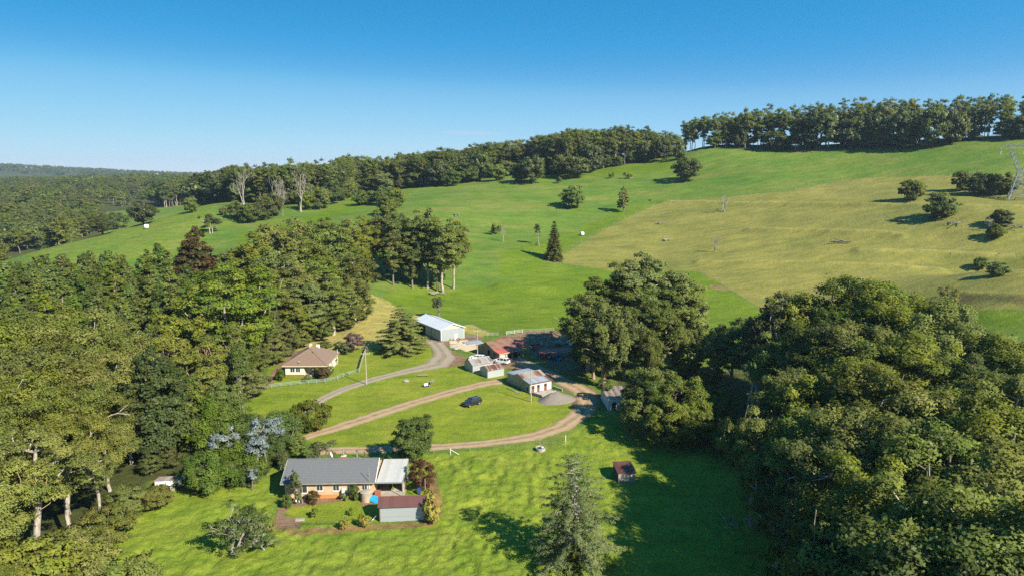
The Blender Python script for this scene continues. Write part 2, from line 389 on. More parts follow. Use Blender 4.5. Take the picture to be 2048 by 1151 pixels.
for i, p in enumerate(straw_polys): straw = np.maximum(straw, soft(x, y, world(p), 5.0 if i < 3 else 30.0) * (1.0 if i < 3 else 0.42))
lawn = np.zeros_like(x)
for p in ([(470, 830), (500, 790), (520, 770), (560, 700), (620, 660), (735, 690), (860, 690), (865, 715), (1010, 730), (1010, 770), (1155, 800), (1150, 830), (1060, 868), (860, 890), (640, 895), (600, 870)],
          [(555, 1015), (580, 990), (700, 995), (870, 985), (845, 1040), (700, 1045), (600, 1045)]):
    lawn = np.maximum(lawn, soft(x, y, world(p), 2.5))
lawn = np.maximum(lawn, 0.45 * soft(x, y, world([(0, 545), (0, 500), (175, 470), (300, 430), (440, 402), (475, 410), (480, 450), (430, 500), (340, 520), (250, 540), (120, 540)]), 30.0))  # left meadow lightened in colour, since its slope catches less sun
lush = np.zeros_like(x)
for p in ([(760, 600), (780, 590), (830, 565), (900, 580), (1000, 570), (1090, 530), (1180, 535), (1390, 540), (1485, 593), (1560, 645), (1200, 690), (985, 662), (930, 640), (880, 640), (820, 620)],
          [(470, 470), (560, 450), (690, 405), (720, 390), (760, 400), (700, 425), (600, 460), (480, 500)], [(1050, 345), (1100, 340), (1250, 330), (1345, 320), (1350, 345), (1200, 352), (1060, 366)],
          [(1000, 500), (1100, 480), (1240, 422), (1310, 400), (1300, 412), (1180, 474), (1105, 522), (1080, 540), (1000, 560)], [(1850, 622), (2100, 622), (2100, 660), (1850, 650)], [(1380, 640), (1470, 640), (1470, 720), (1390, 720)]):
    lush = np.maximum(lush, soft(x, y, world(p), 24.0))
dirt = np.zeros_like(x)
for p, w in (([(845, 672), (885, 682), (935, 668), (965, 672), (960, 700), (945, 690), (890, 690), (905, 703), (925, 712), (950, 722), (1010, 712), (1040, 712), (1085, 735), (1150, 765), (1185, 775), (1200, 790), (1200, 815), (1160, 840), (1140, 815), (1150, 790), (1110, 765), (1060, 745),
               (1010, 735), (975, 735), (930, 728), (900, 733), (850, 738), (868, 712), (865, 695), (850, 684)], 2.2),
             ([(975, 690), (1000, 672), (1060, 662), (1140, 660), (1150, 672), (1100, 690), (1040, 690)], 4.0), ([(1060, 690), (1150, 680), (1190, 700), (1190, 745), (1120, 745), (1060, 710)], 3.0),
             ([(540, 1058), (560, 1010), (575, 995), (590, 1000), (565, 1030), (605, 1036), (600, 1056)], 0.8), ([(560, 992), (700, 990), (760, 990), (760, 1000), (700, 999), (620, 1010), (575, 1012)], 0.9),
             ([(1400, 666), (1435, 668), (1430, 678), (1400, 676)], 1.5), ([(1418, 570), (1450, 574), (1458, 580), (1420, 576)], 1.6), ([(1085, 515), (1122, 515), (1122, 523), (1085, 522)], 2.0),
             ([(1895, 498), (1940, 501), (1940, 504), (1895, 501)], 2.0), ([(1960, 500), (2010, 505), (2005, 508), (1960, 504)], 2.0), ([(515, 778), (540, 745), (590, 700), (600, 700), (560, 745), (540, 775)], 1.2)):
    dirt = np.maximum(dirt, soft(x, y, world(p), w))
for ln, wd, k in (([(957, 618), (975, 640), (1003, 662)], 0.7, 0.45), ([(964, 617), (984, 640), (1013, 661)], 0.7, 0.45), ([(1000, 576), (1080, 578), (1190, 588)], 1.2, 0.4), ([(1100, 524), (1175, 477), (1245, 440)], 1.0, 0.42), ([(760, 600), (800, 625), (830, 642)], 0.9, 0.5),
                  ([(870, 430), (950, 445), (1040, 440), (1140, 425)], 1.3, 0.38), ([(1050, 375), (1150, 385), (1300, 372), (1420, 350)], 1.4, 0.38), ([(1500, 345), (1650, 335), (1800, 318), (1960, 300)], 1.5, 0.36), ([(560, 455), (640, 435), (700, 405)], 1.2, 0.36), ([(1400, 470), (1550, 480), (1700, 500), (1850, 520)], 1.3, 0.38), ([(980, 520), (1040, 545), (1100, 560)], 1.0, 0.36)):
    dirt = np.maximum(dirt, k * np.exp(-(seg_dist(x, y, world(ln)) / wd) ** 2))
garden = np.zeros_like(x)
for p in ([(540, 1062), (700, 1050), (760, 1046), (850, 1042), (860, 1000), (850, 960), (868, 945), (885, 1000), (880, 1040), (860, 1052), (740, 1058), (600, 1068)],):
    garden = np.maximum(garden, soft(x, y, world(p), 1.8))
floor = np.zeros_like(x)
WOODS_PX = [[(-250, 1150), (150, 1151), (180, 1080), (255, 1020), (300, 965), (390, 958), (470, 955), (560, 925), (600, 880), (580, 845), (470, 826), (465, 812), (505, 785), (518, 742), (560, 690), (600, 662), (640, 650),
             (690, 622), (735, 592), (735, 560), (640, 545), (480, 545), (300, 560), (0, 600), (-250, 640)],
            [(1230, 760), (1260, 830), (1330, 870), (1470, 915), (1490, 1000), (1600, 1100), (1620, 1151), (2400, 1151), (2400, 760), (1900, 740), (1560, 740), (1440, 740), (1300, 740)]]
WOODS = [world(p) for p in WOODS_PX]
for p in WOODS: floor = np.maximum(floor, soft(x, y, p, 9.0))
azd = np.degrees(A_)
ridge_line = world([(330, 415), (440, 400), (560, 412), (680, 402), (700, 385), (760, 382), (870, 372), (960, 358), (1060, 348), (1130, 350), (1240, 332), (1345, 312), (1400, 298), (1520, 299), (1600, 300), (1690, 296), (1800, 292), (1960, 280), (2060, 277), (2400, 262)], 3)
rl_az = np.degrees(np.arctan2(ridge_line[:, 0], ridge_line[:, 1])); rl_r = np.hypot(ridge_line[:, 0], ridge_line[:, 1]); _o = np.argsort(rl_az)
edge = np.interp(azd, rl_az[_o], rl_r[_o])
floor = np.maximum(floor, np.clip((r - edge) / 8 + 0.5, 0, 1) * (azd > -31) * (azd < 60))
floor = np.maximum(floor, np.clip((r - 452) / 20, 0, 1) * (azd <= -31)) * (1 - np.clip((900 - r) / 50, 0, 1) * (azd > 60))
rough = np.clip((140 - r) / 25, 0, 1) * (1 - lawn) * (1 - dirt)
rough = np.maximum(rough, soft(x, y, world([(1100, 905), (1180, 835), (1290, 880), (1480, 930), (1500, 1151), (900, 1151), (860, 905)]), 3.0))
TRACK_PX = [[(596, 874), (640, 857), (700, 837), (800, 805), (900, 776), (960, 762), (1002, 755), (1006, 768), (960, 775), (900, 791), (800, 822), (700, 855), (640, 872), (602, 884)],
            [(640, 894), (760, 890), (860, 887), (960, 880), (1050, 866), (1105, 848), (1140, 822), (1155, 800), (1194, 784), (1201, 804), (1185, 830), (1145, 857), (1080, 879), (980, 892), (860, 901), (760, 905), (640, 909)]]
for p in TRACK_PX: rough *= 1 - np.clip(2 * soft(x, y, world(p), 3.0), 0, 1)
rough *= (1 - lawn) * (1 - np.clip(floor - 0.4, 0, 1))
# lumps in the ungrazed foreground grass
gz = gz + rough * (0.28 * (vnoise(x / 2.3, y / 2.3, 3) - 0.5) + 0.28 * (vnoise(x / 5.5, y / 5.5, 4) - 0.5) + 0.4 * (vnoise(x / 0.9, y / 0.9, 6) - 0.5))
rank = rough * soft(x, y, world([(872, 912), (1060, 895), (1130, 900), (1090, 990), (1010, 1090), (960, 1200), (860, 1200), (885, 1040), (895, 980)]), 5.0)
gz = gz + rank * (0.4 * (vnoise(x / 1.5 + 3 * vnoise(x / 9, y / 9, 9), y / 1.5, 7) - 0.45) + 0.4 * (vnoise(x / 0.8, y / 0.8, 8) - 0.5))
NR, NA = gx.shape
idx = np.arange(NR * NA).reshape(NR, NA)
nxt = np.roll(idx, -1, axis=1)
faces = np.stack([idx[:-1], idx[1:], nxt[1:], nxt[:-1]], -1).reshape(-1, 4)[:, ::-1]

def mat_ground():
    t = NT('ground_grass')
    co = t.coord()
    n_big = t.noise(0.012, 4, co); n_mid = t.noise(0.06, 5, co, 0.6); n_s = t.noise(0.45, 5, co, 0.65); n_f = t.noise(2.6, 4, co, 0.7)
    n_str = t.noise(0.05, 4, t.coord((0.35, 1.6, 1)), 0.6)
    A = t.n('ShaderNodeSeparateColor'); t.l(t.attr('cover', 'Color'), A.inputs[0]); B = t.n('ShaderNodeSeparateColor'); t.l(t.attr('cover2', 'Color'), B.inputs[0])
    def edge(m, k=0.5): return t.rng(t.math('ADD', m, t.math('MULTIPLY', t.math('SUBTRACT', n_s, 0.5), k)), 0.35, 0.65, smooth=True)
    past = t.ramp(t.math('ADD', t.math('MULTIPLY', n_mid, 0.45), t.math('MULTIPLY', n_str, 0.55)), [(0.32, (0.070, 0.15, 0.020)), (0.46, (0.102, 0.175, 0.023)), (0.57, (0.14, 0.185, 0.033)), (0.74, (0.205, 0.195, 0.056))])
    lush_c = t.ramp(n_mid, [(0.3, (0.095, 0.165, 0.008)), (0.7, (0.14, 0.20, 0.016))])
    dry_c = t.ramp(t.math('ADD', t.math('MULTIPLY', n_mid, 0.45), t.math('MULTIPLY', n_str, 0.55)), [(0.3, (0.12, 0.13, 0.032)), (0.45, (0.185, 0.19, 0.044)), (0.6, (0.235, 0.222, 0.055)), (0.75, (0.21, 0.172, 0.056))])
    straw_c = t.ramp(n_s, [(0.3, (0.24, 0.215, 0.06)), (0.55, (0.35, 0.305, 0.095)), (0.8, (0.20, 0.215, 0.05))])
    lawn_c = t.ramp(t.math('ADD', t.math('MULTIPLY', n_mid, 0.55), t.math('MULTIPLY', n_s, 0.45)), [(0.32, (0.125, 0.185, 0.016)), (0.5, (0.185, 0.235, 0.02)), (0.62, (0.235, 0.25, 0.032)), (0.78, (0.27, 0.225, 0.065))])
    rough_c = t.ramp(t.math('ADD', t.math('MULTIPLY', t.noise(0.13, 5, co, 0.65), 0.6), t.math('MULTIPLY', n_s, 0.4)), [(0.30, (0.10, 0.165, 0.014)), (0.44, (0.148, 0.215, 0.020)), (0.56, (0.195, 0.245, 0.028)), (0.72, (0.25, 0.265, 0.05))])
    dirt_c = t.ramp(t.math('ADD', t.math('MULTIPLY', n_s, 0.6), t.math('MULTIPLY', n_mid, 0.4)), [(0.3, (0.15, 0.085, 0.05)), (0.5, (0.225, 0.145, 0.09)), (0.75, (0.27, 0.205, 0.145))])
    gard_c = t.ramp(n_s, [(0.3, (0.30, 0.19, 0.06)), (0.5, (0.20, 0.13, 0.06)), (0.7, (0.24, 0.23, 0.05))])
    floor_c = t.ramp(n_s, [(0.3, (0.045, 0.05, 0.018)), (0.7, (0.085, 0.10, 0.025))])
    c = t.mix(edge(A.outputs[1]), past, lush_c)
    c = t.mix(edge(B.outputs[2]), c, rough_c)
    c = t.mix(edge(A.outputs[2]), c, lawn_c)
    c = t.mix(edge(A.outputs[0], 0.6), c, dry_c)
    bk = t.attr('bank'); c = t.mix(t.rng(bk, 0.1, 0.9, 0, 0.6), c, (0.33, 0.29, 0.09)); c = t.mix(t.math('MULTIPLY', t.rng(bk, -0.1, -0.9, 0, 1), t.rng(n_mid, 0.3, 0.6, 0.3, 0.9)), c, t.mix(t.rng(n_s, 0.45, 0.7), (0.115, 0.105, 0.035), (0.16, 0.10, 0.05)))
    c = t.mix(edge(t.attr('straw')), c, straw_c)
    c = t.mix(edge(t.attr('garden'), 0.7), c, gard_c)
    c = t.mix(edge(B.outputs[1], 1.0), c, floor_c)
    c = t.mix(edge(B.outputs[0], 0.8), c, dirt_c)
    c = t.mix(1.0, c, t.ramp(t.noise(0.2, 5, t.coord((0.55, 1.5, 1)), 0.7), [(0.3, (0.74, 0.77, 0.78)), (0.5, (1.0, 1.0, 1.0)), (0.7, (1.28, 1.2, 1.18))]), 'MULTIPLY')
    tus = t.rng(t.noise(0.9, 3, t.coord((1, 1.6, 1)), 0.75), 0.60, 0.72, 1.0, 0.72, True); c = t.mix(1.0, c, tus, 'MULTIPLY')
    c = t.mix(1.0, c, t.ramp(n_f, [(0.25, (0.72,) * 3), (0.75, (1.26,) * 3)]), 'MULTIPLY')
    c = t.mix(1.0, c, t.ramp(n_big, [(0.3, (0.86, 0.9, 0.86)), (0.7, (1.12, 1.08, 1.05))]), 'MULTIPLY')
    return t.principled(c, 0.9, 0, 0.12, t.math('ADD', n_f, t.math('MULTIPLY', n_s, 1.5)), 0.9, 0.25)
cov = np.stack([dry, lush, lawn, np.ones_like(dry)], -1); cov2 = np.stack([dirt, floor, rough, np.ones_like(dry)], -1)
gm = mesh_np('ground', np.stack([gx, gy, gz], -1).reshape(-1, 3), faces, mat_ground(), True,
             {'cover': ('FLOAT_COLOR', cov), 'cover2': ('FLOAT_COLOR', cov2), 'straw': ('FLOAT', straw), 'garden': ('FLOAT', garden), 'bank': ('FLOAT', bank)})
tag(link('ground', gm), 'grassy farm valley rising to a wooded ridge', kind='structure')

# ------------------------------------------------------------------ tracks: ribbons lying on the ground
def ribbon(name, left, right, mat, label, nn=10, lift=0.05):
    def res(line, n):
        w = np.array([gp(*p, banks=False)[:2] for p in dens(line, 3)]); s = np.concatenate([[0], np.cumsum(np.hypot(*np.diff(w, axis=0).T))]); t = np.linspace(0, s[-1], n)
        o = np.stack([np.interp(t, s, w[:, 0]), np.interp(t, s, w[:, 1])], 1)
        for _ in range(6): o[1:-1] = (o[:-2] + o[1:-1] * 2 + o[2:]) / 4
        return o
    a0 = np.array([gp(*p)[:2] for p in left]); n = int(max(8, np.hypot(*np.diff(a0, axis=0).T).sum() / 0.7))
    L, R = res(left, n), res(right, n)
    u = np.linspace(0, 1, nn); u = 0.5 - 0.5 * np.cos(np.pi * u) if nn > 4 else u
    wob_l = (vnoise(np.arange(n) * 0.45, np.zeros(n), 11) - 0.5) * 0.13; wob_r = (vnoise(np.arange(n) * 0.45, np.ones(n) * 9.5, 12) - 0.5) * 0.13
    uu = u[None] * (1 + wob_r[:, None] - wob_l[:, None]) + wob_l[:, None]
    P = L[:, None] * (1 - uu[..., None]) + R[:, None] * uu[..., None]
    z = height(P[..., 0], P[..., 1]) + lift - 0.10 * (np.abs(u - 0.5) * 2)[None] ** 6
    ruts = -0.05 * (np.exp(-((u - 0.3) / 0.08) ** 2) + np.exp(-((u - 0.7) / 0.08) ** 2)); z = z + ruts[None] * 0.4
    V = np.concatenate([P, z[..., None]], -1).reshape(-1, 3)
    i = np.arange(n * nn).reshape(n, nn); F = np.stack([i[:-1, :-1], i[:-1, 1:], i[1:, 1:], i[1:, :-1]], -1).reshape(-1, 4)
    if np.cross(V[i[0, 1]] - V[i[0, 0]], V[i[1, 0]] - V[i[0, 0]])[2] < 0: F = F[:, ::-1]
    e = np.tile(np.abs(u - 0.5) * 2, n); cr = np.tile(u, n)
    tag(link(name, mesh_np(name, V, F, mat, True, {'edge': ('FLOAT', e), 'across': ('FLOAT', cr)})), label, kind='structure')
def mat_track(name, a, b, grass=0.0):
    t = NT(name); n = t.noise(0.5, 5); f = t.noise(5, 4, rough=0.7); ac = t.attr('across')
    wheel = t.math('MAXIMUM', t.rng(t.math('ABSOLUTE', t.math('SUBTRACT', ac, 0.28)), 0.06, 0.16, 1, 0, True), t.rng(t.math('ABSOLUTE', t.math('SUBTRACT', ac, 0.72)), 0.06, 0.16, 1, 0, True))
    c = t.mix(t.rng(n, 0.3, 0.7), a, b); c = t.mix(t.math('MULTIPLY', wheel, 0.55), c, tuple(x * 1.25 for x in b))
    mid = t.math('MULTIPLY', t.rng(t.math('ABSOLUTE', t.math('SUBTRACT', ac, 0.5)), 0.03, 0.13, 1, 0, True), t.rng(t.noise(0.8, 5, rough=0.7), 0.45, 0.62, 0, 0.6)); c = t.mix(mid, c, (0.15, 0.175, 0.05))
    gr = t.rng(t.math('ADD', t.attr('edge'), t.math('MULTIPLY', t.math('SUBTRACT', t.noise(1.3, 5, rough=0.7), 0.5), 0.9)), 0.86, 1.0, smooth=True)
    c = t.mix(gr, c, (0.14, 0.19, 0.035))
    c = t.mix(1.0, c, t.ramp(f, [(0.25, (0.75,) * 3), (0.75, (1.22,) * 3)]), 'MULTIPLY')
    return t.principled(c, 0.92, 0, 0.15, f, 0.6, 0.06)
m_gravel = mat_track('driveway_gravel', (0.235, 0.19, 0.135), (0.30, 0.25, 0.19)); m_track = mat_track('track_earth', (0.25, 0.165, 0.095), (0.37, 0.265, 0.165))
ribbon('driveway', [(598, 824), (622, 802), (660, 781), (735, 755), (800, 738), (845, 726), (866, 708), (858, 690), (846, 678)],
       [(625, 826), (655, 799), (700, 779), (760, 760), (830, 744), (900, 733), (915, 716), (900, 697), (888, 684)], m_gravel, 'grey gravel driveway curving past the cottage to the hay shed')
ribbon('dirt_track', [(596, 874), (640, 857), (700, 837), (800, 805), (900, 776), (960, 762), (1002, 755)],
       [(602, 884), (640, 872), (700, 855), (800, 822), (900, 791), (960, 775), (1006, 768)], m_track, 'brown dirt track running straight to the stone barn', lift=0.06)
ribbon('dirt_track', [(640, 894), (760, 890), (860, 887), (960, 880), (1050, 866), (1105, 848), (1140, 822), (1155, 800), (1146, 784), (1110, 765), (1070, 748), (1020, 722)],
       [(640, 909), (760, 905), (860, 901), (980, 892), (1080, 879), (1145, 857), (1185, 830), (1201, 804), (1194, 784), (1160, 766), (1110, 742), (1045, 714)], m_track, 'brown dirt track looping round the lawn below the barn', lift=0.07)
# ------------------------------------------------------------------ tree building
def grow(trunk, clumps, r_base, g, up=0.25, wob=0.12, lean_out=0.0, alpha=0.5, r_min=0.02, step=1.6):
    """trunk: list of points; every clump centre is joined to the nearest lower part of the skeleton -> tubes"""
    P = [np.array(p, float) for p in trunk]; par = [-1] + list(range(len(P) - 1))
    on = [False] * len(P)
    order = np.argsort([np.hypot(c[0], c[1]) * 0.7 + abs(c[2] - trunk[-1][2]) * 0.15 for c in clumps])
    lo = max(1, int(len(P) * 0.25))
    tips = []
    for k in order:
        c = np.array(clumps[k], float); A = np.array(P)
        d = np.linalg.norm(A - c, axis=1); hz = np.hypot(A[:, 0] - c[0], A[:, 1] - c[1])
        cost = d + 1.2 * np.maximum(0, A[:, 2] - c[2] + up * hz); cost[:lo] += 100
        j = int(np.argmin(cost)); a = P[j]; L = np.linalg.norm(c - a); n = max(1, int(L / step))
        prev = j
        for i in range(1, n + 1):
            t = i / n; p = a + (c - a) * t + np.array([0, 0, -up * L * t * (1 - t) * 0.8])
            if i < n: p = p + g.normal(0, wob * L / n, 3)
            P.append(p); par.append(prev); prev = len(P) - 1
        tips.append(prev)
    n = len(P); cnt = np.zeros(n)
    for t in tips: cnt[t] += 1
    for i in range(n - 1, 0, -1): cnt[par[i]] += cnt[i]
    cnt = np.maximum(cnt, 0.35); rad = np.maximum(r_min, r_base * (cnt / cnt[0]) ** alpha)
    return np.array(P), np.array(par), rad
def tubes(P, par, rad, sides=5, flare=0.35):
    e = np.where(par >= 0)[0]; a, b = P[par[e]], P[e]; ra, rb = np.minimum(rad[par[e]], rad[e] * 1.45), rad[e]
    low = par[e] == 0; ra = np.where(low, ra * (1 + flare), ra)
    d = b - a; d /= np.linalg.norm(d, axis=1)[:, None] + 1e-9
    ref = np.where(np.abs(d[:, 2:3]) > 0.9, np.array([[1.0, 0, 0]]), np.array([[0, 0, 1.0]]))
    u = np.cross(d, ref); u /= np.linalg.norm(u, axis=1)[:, None] + 1e-9; w = np.cross(d, u)
    th = np.arange(sides) * 2 * np.pi / sides; cs = (np.cos(th)[None, :, None] * u[:, None] + np.sin(th)[None, :, None] * w[:, None])
    b2 = b + d * (rb * 0.3)[:, None]
    V = np.concatenate([a[:, None] + cs * ra[:, None, None], b2[:, None] + cs * rb[:, None, None]], 1).reshape(-1, 3)
    k = np.arange(len(e))[:, None] * 2 * sides; s = np.arange(sides)[None]; s2 = (s + 1) % sides
    F = np.stack([k + s, k + s2, k + sides + s2, k + sides + s], -1).reshape(-1, 4)
    return V, F
def leaves(cl, rad, n, size, g, flat=0.62, up=0.35, rnd=0.75, centre=None, droop=0.0, shell=0.45, aspect=0.55, cn_clump=0.7):
    """cards: diamond leaf sprays filling the outside of every clump. n = cards per clump of unit weight"""
    cl = np.array(cl, float); rad = np.array(rad, float); m = len(cl)
    cnt = np.maximum(6, (n * (rad / rad.mean()) ** 2).astype(int)); K = cnt.sum(); ci = np.repeat(np.arange(m), cnt)
    d = g.normal(size=(K, 3)); d /= np.linalg.norm(d, axis=1)[:, None]
    d[:, 2] = np.where(d[:, 2] < -0.25, -d[:, 2] * g.uniform(0, 1, K), d[:, 2])
    # each clump is lumpy: a few sub-lobes
    rr = shell + (1 - shell) * g.random(K) ** 0.6
    lob = 1 + 0.30 * np.sin(d[:, 0] * 5.1 + ci * 1.7) * np.sin(d[:, 1] * 4.7 + ci * 2.9) + 0.12 * np.sin(d[:, 2] * 9 + ci)
    R = rad[ci] * rr * lob
    stretch = g.uniform(0.8, 1.25, (m, 3)); stretch[:, 2] *= flat
    p = cl[ci] + d * R[:, None] * stretch[ci]
    p[:, 2] -= droop * rad[ci] * (np.hypot(d[:, 0], d[:, 1]) ** 2) * rr
    cen = np.array([0, 0, cl[:, 2].mean() - 0.3 * np.ptp(cl[:, 2])]) if centre is None else np.array(centre)
    o = p - cen; o /= np.linalg.norm(o, axis=1)[:, None] + 1e-9
    od = d.copy(); od[:, 2] = od[:, 2] / max(flat, 0.3) * 0.8 + 0.25; od /= np.linalg.norm(od, axis=1)[:, None] + 1e-9
    cn = od * cn_clump + o * (1 - cn_clump); cn /= np.linalg.norm(cn, axis=1)[:, None] + 1e-9
    N = cn + np.array([0, 0, up]) + g.normal(0, rnd, (K, 3)); N /= np.linalg.norm(N, axis=1)[:, None] + 1e-9
    t = np.cross(N, g.normal(size=(K, 3))); t /= np.linalg.norm(t, axis=1)[:, None] + 1e-9; b = np.cross(N, t)
    s = size * g.uniform(0.6, 1.35, K)[:, None]
    V = np.stack([p + t * s, p + b * s * aspect + N * s * 0.12, p - t * s, p - b * s * aspect - N * s * 0.12], 1).reshape(-1, 3)
    F = np.arange(K * 4).reshape(K, 4)
    tint = g.random(m)[ci] * 0.6 + g.random(K) * 0.4; tint2 = g.random(m)[ci] * 0.45 + g.random(K) * 0.55
    return V, F, np.repeat(cn, 4, 0), np.repeat(tint, 4), np.repeat(tint2, 4)
def crown_mesh(name, parts, mat):
    V = []; F = []; C = []; T = []; T2 = []; b = 0
    for v, f, c, t, t2 in parts: V.append(v); F.append(f + b); C.append(c); T.append(t); T2.append(t2); b += len(v)
    return mesh_np(name, np.concatenate(V), np.concatenate(F), mat, False, {'cn': ('FLOAT_VECTOR', np.concatenate(C)), 'tint': ('FLOAT', np.concatenate(T)), 'tint2': ('FLOAT', np.concatenate(T2))})
def spread(n, sampler, dmin, g, tries=40):
    pts = []
    for _ in range(n * tries):
        p = sampler(g)
        if p is None: continue
        if all((p[0] - q[0]) ** 2 + (p[1] - q[1]) ** 2 + (1.5 * (p[2] - q[2])) ** 2 > dmin * dmin for q in pts): pts.append(p)
        if len(pts) >= n: break
    return pts
BARK = {'pale': mat_bark('pale_gum_bark', (0.47, 0.42, 0.355), (0.20, 0.165, 0.13)), 'grey': mat_bark('grey_bark', (0.26, 0.225, 0.185), (0.11, 0.09, 0.07)),
        'brown': mat_bark('brown_bark', (0.14, 0.105, 0.075), (0.06, 0.045, 0.035)), 'dead': mat_bark('dead_wood', (0.36, 0.33, 0.29), (0.20, 0.18, 0.155)), 'tan': mat_bark('tan_bark', (0.42, 0.29, 0.19), (0.22, 0.15, 0.10))}
LEAF = {'gum': mat_leaf('gum_foliage', (0.108, 0.142, 0.025), (0.184, 0.203, 0.040)), 'gumdark': mat_leaf('dark_gum_foliage', (0.081, 0.119, 0.022), (0.142, 0.169, 0.033)),
        'olive': mat_leaf('olive_gum_foliage', (0.142, 0.171, 0.031), (0.234, 0.230, 0.051), objvar=0.25), 'fig': mat_leaf('fig_foliage', (0.050, 0.078, 0.012), (0.088, 0.107, 0.016), 0.15, 0.05),
        'conif': mat_leaf('wattle_foliage', (0.088, 0.136, 0.022), (0.146, 0.175, 0.030), objvar=0.4), 'lime': mat_leaf('bright_foliage', (0.105, 0.165, 0.014), (0.19, 0.205, 0.019), 0.3, objvar=0.12),
        'cedar': mat_leaf('cedar_foliage', (0.137, 0.159, 0.046), (0.221, 0.226, 0.072), 0.2, 0.015, 0.1), 'deodar': mat_leaf('deodar_foliage', (0.112, 0.160, 0.041), (0.185, 0.231, 0.069), 0.25, 0.015, 0.1),
        'spruce': mat_leaf('spruce_foliage', (0.057, 0.071, 0.017), (0.104, 0.104, 0.025), 0.12, 0.015, 0.1), 'silver': mat_leaf('silver_foliage', (0.15, 0.19, 0.19), (0.24, 0.29, 0.29), 0.15, 0.06, 0.05),
        'copper': mat_leaf('copper_foliage', (0.10, 0.045, 0.026), (0.16, 0.08, 0.045), 0.3, 0.015, 0.1), 'plum': mat_leaf('plum_foliage', (0.11, 0.058, 0.064), (0.19, 0.12, 0.12), 0.25, 0.015, 0.1),
        'straw': mat_leaf('straw_foliage', (0.238, 0.216, 0.037), (0.367, 0.324, 0.068), 0.3, 0.015, 0.1), 'autumn': mat_leaf('autumn_foliage', (0.125, 0.135, 0.026), (0.20, 0.175, 0.035), 0.3, 0.015, 0.1),
        'hedge': mat_leaf('vine_foliage', (0.066, 0.111, 0.016), (0.113, 0.156, 0.024), 0.22, 0.015, 0.2), 'gold': mat_leaf('golden_shrub_foliage', (0.075, 0.105, 0.014), (0.16, 0.15, 0.020), 0.25, 0.015, 0.1),
        'grey': mat_leaf('grey_green_foliage', (0.085, 0.11, 0.036), (0.15, 0.165, 0.06), 0.25, 0.015, 0.15), 'rust': mat_leaf('rusty_foliage', (0.058, 0.055, 0.018), (0.105, 0.065, 0.028), 0.2, 0.015, 0.1)}
KIND = {}
def reg(key, H, trunk_me, crown_me, w): KIND.setdefault(key, []).append((H, trunk_me, crown_me, w))
def taper(h, bend, g, n=7):
    a = g.uniform(0, 6.28); return [(bend * h * math.cos(a) * (t ** 1.6) + (g.normal(0, 0.012 * h) if 0 < t < 1 else 0), bend * h * math.sin(a) * (t ** 1.6) + (g.normal(0, 0.012 * h) if 0 < t < 1 else 0), h * t - (0.6 if t == 0 else 0)) for t in np.linspace(0, 1, n)]
def gum(key, seed, H=28, cw=8.0, clear=0.34, ncl=60, crad=1.9, cards=220, leaf=0.33, lmat='gum', bark='pale', shape=1.0, r0=0.55, hollow=0.5, flat=0.62, dmin=1.9, sides=6, up=0.3):
    g = np.random.default_rng(seed); base = H * clear; h = H - base
    offs = [(g.uniform(-1, 1) * cw * 0.25, g.uniform(-1, 1) * cw * 0.25) for _ in range(1)]
    lob = g.uniform(0, 6.28, 4)
    def s(g):
        d = g.normal(size=3); d /= np.linalg.norm(d); rr = hollow + (1 - hollow) * g.random() ** 0.7
        zz = d[2] * rr; az = math.atan2(d[1], d[0])
        w = cw * (1 + 0.2 * math.sin(2 * az + lob[0]) + 0.16 * math.sin(3 * az + lob[1] + zz * 2))
        if zz < 0: w *= (1 - 0.35 * shape * zz * zz * 2)
        top = 1 + 0.12 * math.sin(az * 3 + lob[2])
        return (d[0] * rr * w, d[1] * rr * w, base + h * (0.46 + 0.46 * zz * top))
    cl = spread(ncl, s, dmin, g); rad = g.uniform(0.7, 1.3, len(cl)) * crad
    keep = g.random(len(cl)) > 0.07                        # a few limb ends are bare dead wood
    cl = [c if k else (c[0] * 1.14, c[1] * 1.14, c[2] + 0.03 * H) for c, k in zip(cl, keep)]
    P, par, R = grow(taper(base + h * 0.55, 0.07, g), cl, r0, g, up=up, r_min=0.045)
    V, F = tubes(P, par, R, sides); tm = mesh_np(key + '_trunk', V, F, BARK[bark], True)
    cm = crown_mesh(key + '_crown', [leaves([c for c, k in zip(cl, keep) if k], rad[keep], cards, leaf, g, flat)], LEAF[lmat]); reg(key, H, tm, cm, cw)
def round_tree(key, seed, H=12, cw=7, clear=0.05, ncl=45, crad=2.0, cards=170, leaf=0.4, lmat='fig', bark='brown', r0=0.5, top=0.9, hollow=0.72, flat=0.8, cone=0.0, dmin=1.7):
    g = np.random.default_rng(seed); base = H * clear; h = H - base; lob = g.uniform(0, 6.28, 4)
    def s(g):
        d = g.normal(size=3); d /= np.linalg.norm(d); rr = hollow + (1 - hollow) * g.random()
        az = math.atan2(d[1], d[0]); zz = d[2] * rr
        f = 1 - cone * max(0.0, (zz + 1) / 2) ** 0.9
        w = cw * f * (1 + 0.14 * math.sin(2 * az + lob[0]) + 0.12 * math.sin(4 * az + lob[1] + zz * 3))
        return (d[0] * rr * w, d[1] * rr * w, base + h * (0.47 + 0.45 * zz * (1 + 0.08 * math.sin(3 * az + lob[2]))))
    cl = spread(ncl, s, dmin, g); rad = g.uniform(0.75, 1.25, len(cl)) * crad
    P, par, R = grow(taper(base + h * 0.6, 0.04, g, 5), cl, r0, g, up=0.3)
    V, F = tubes(P, par, R, 5); tm = mesh_np(key + '_trunk', V, F, BARK[bark], True)
    reg(key, H, tm, crown_mesh(key + '_crown', [leaves(cl, rad, cards, leaf, g, flat, cn_clump=0.6)], LEAF[lmat]), cw)
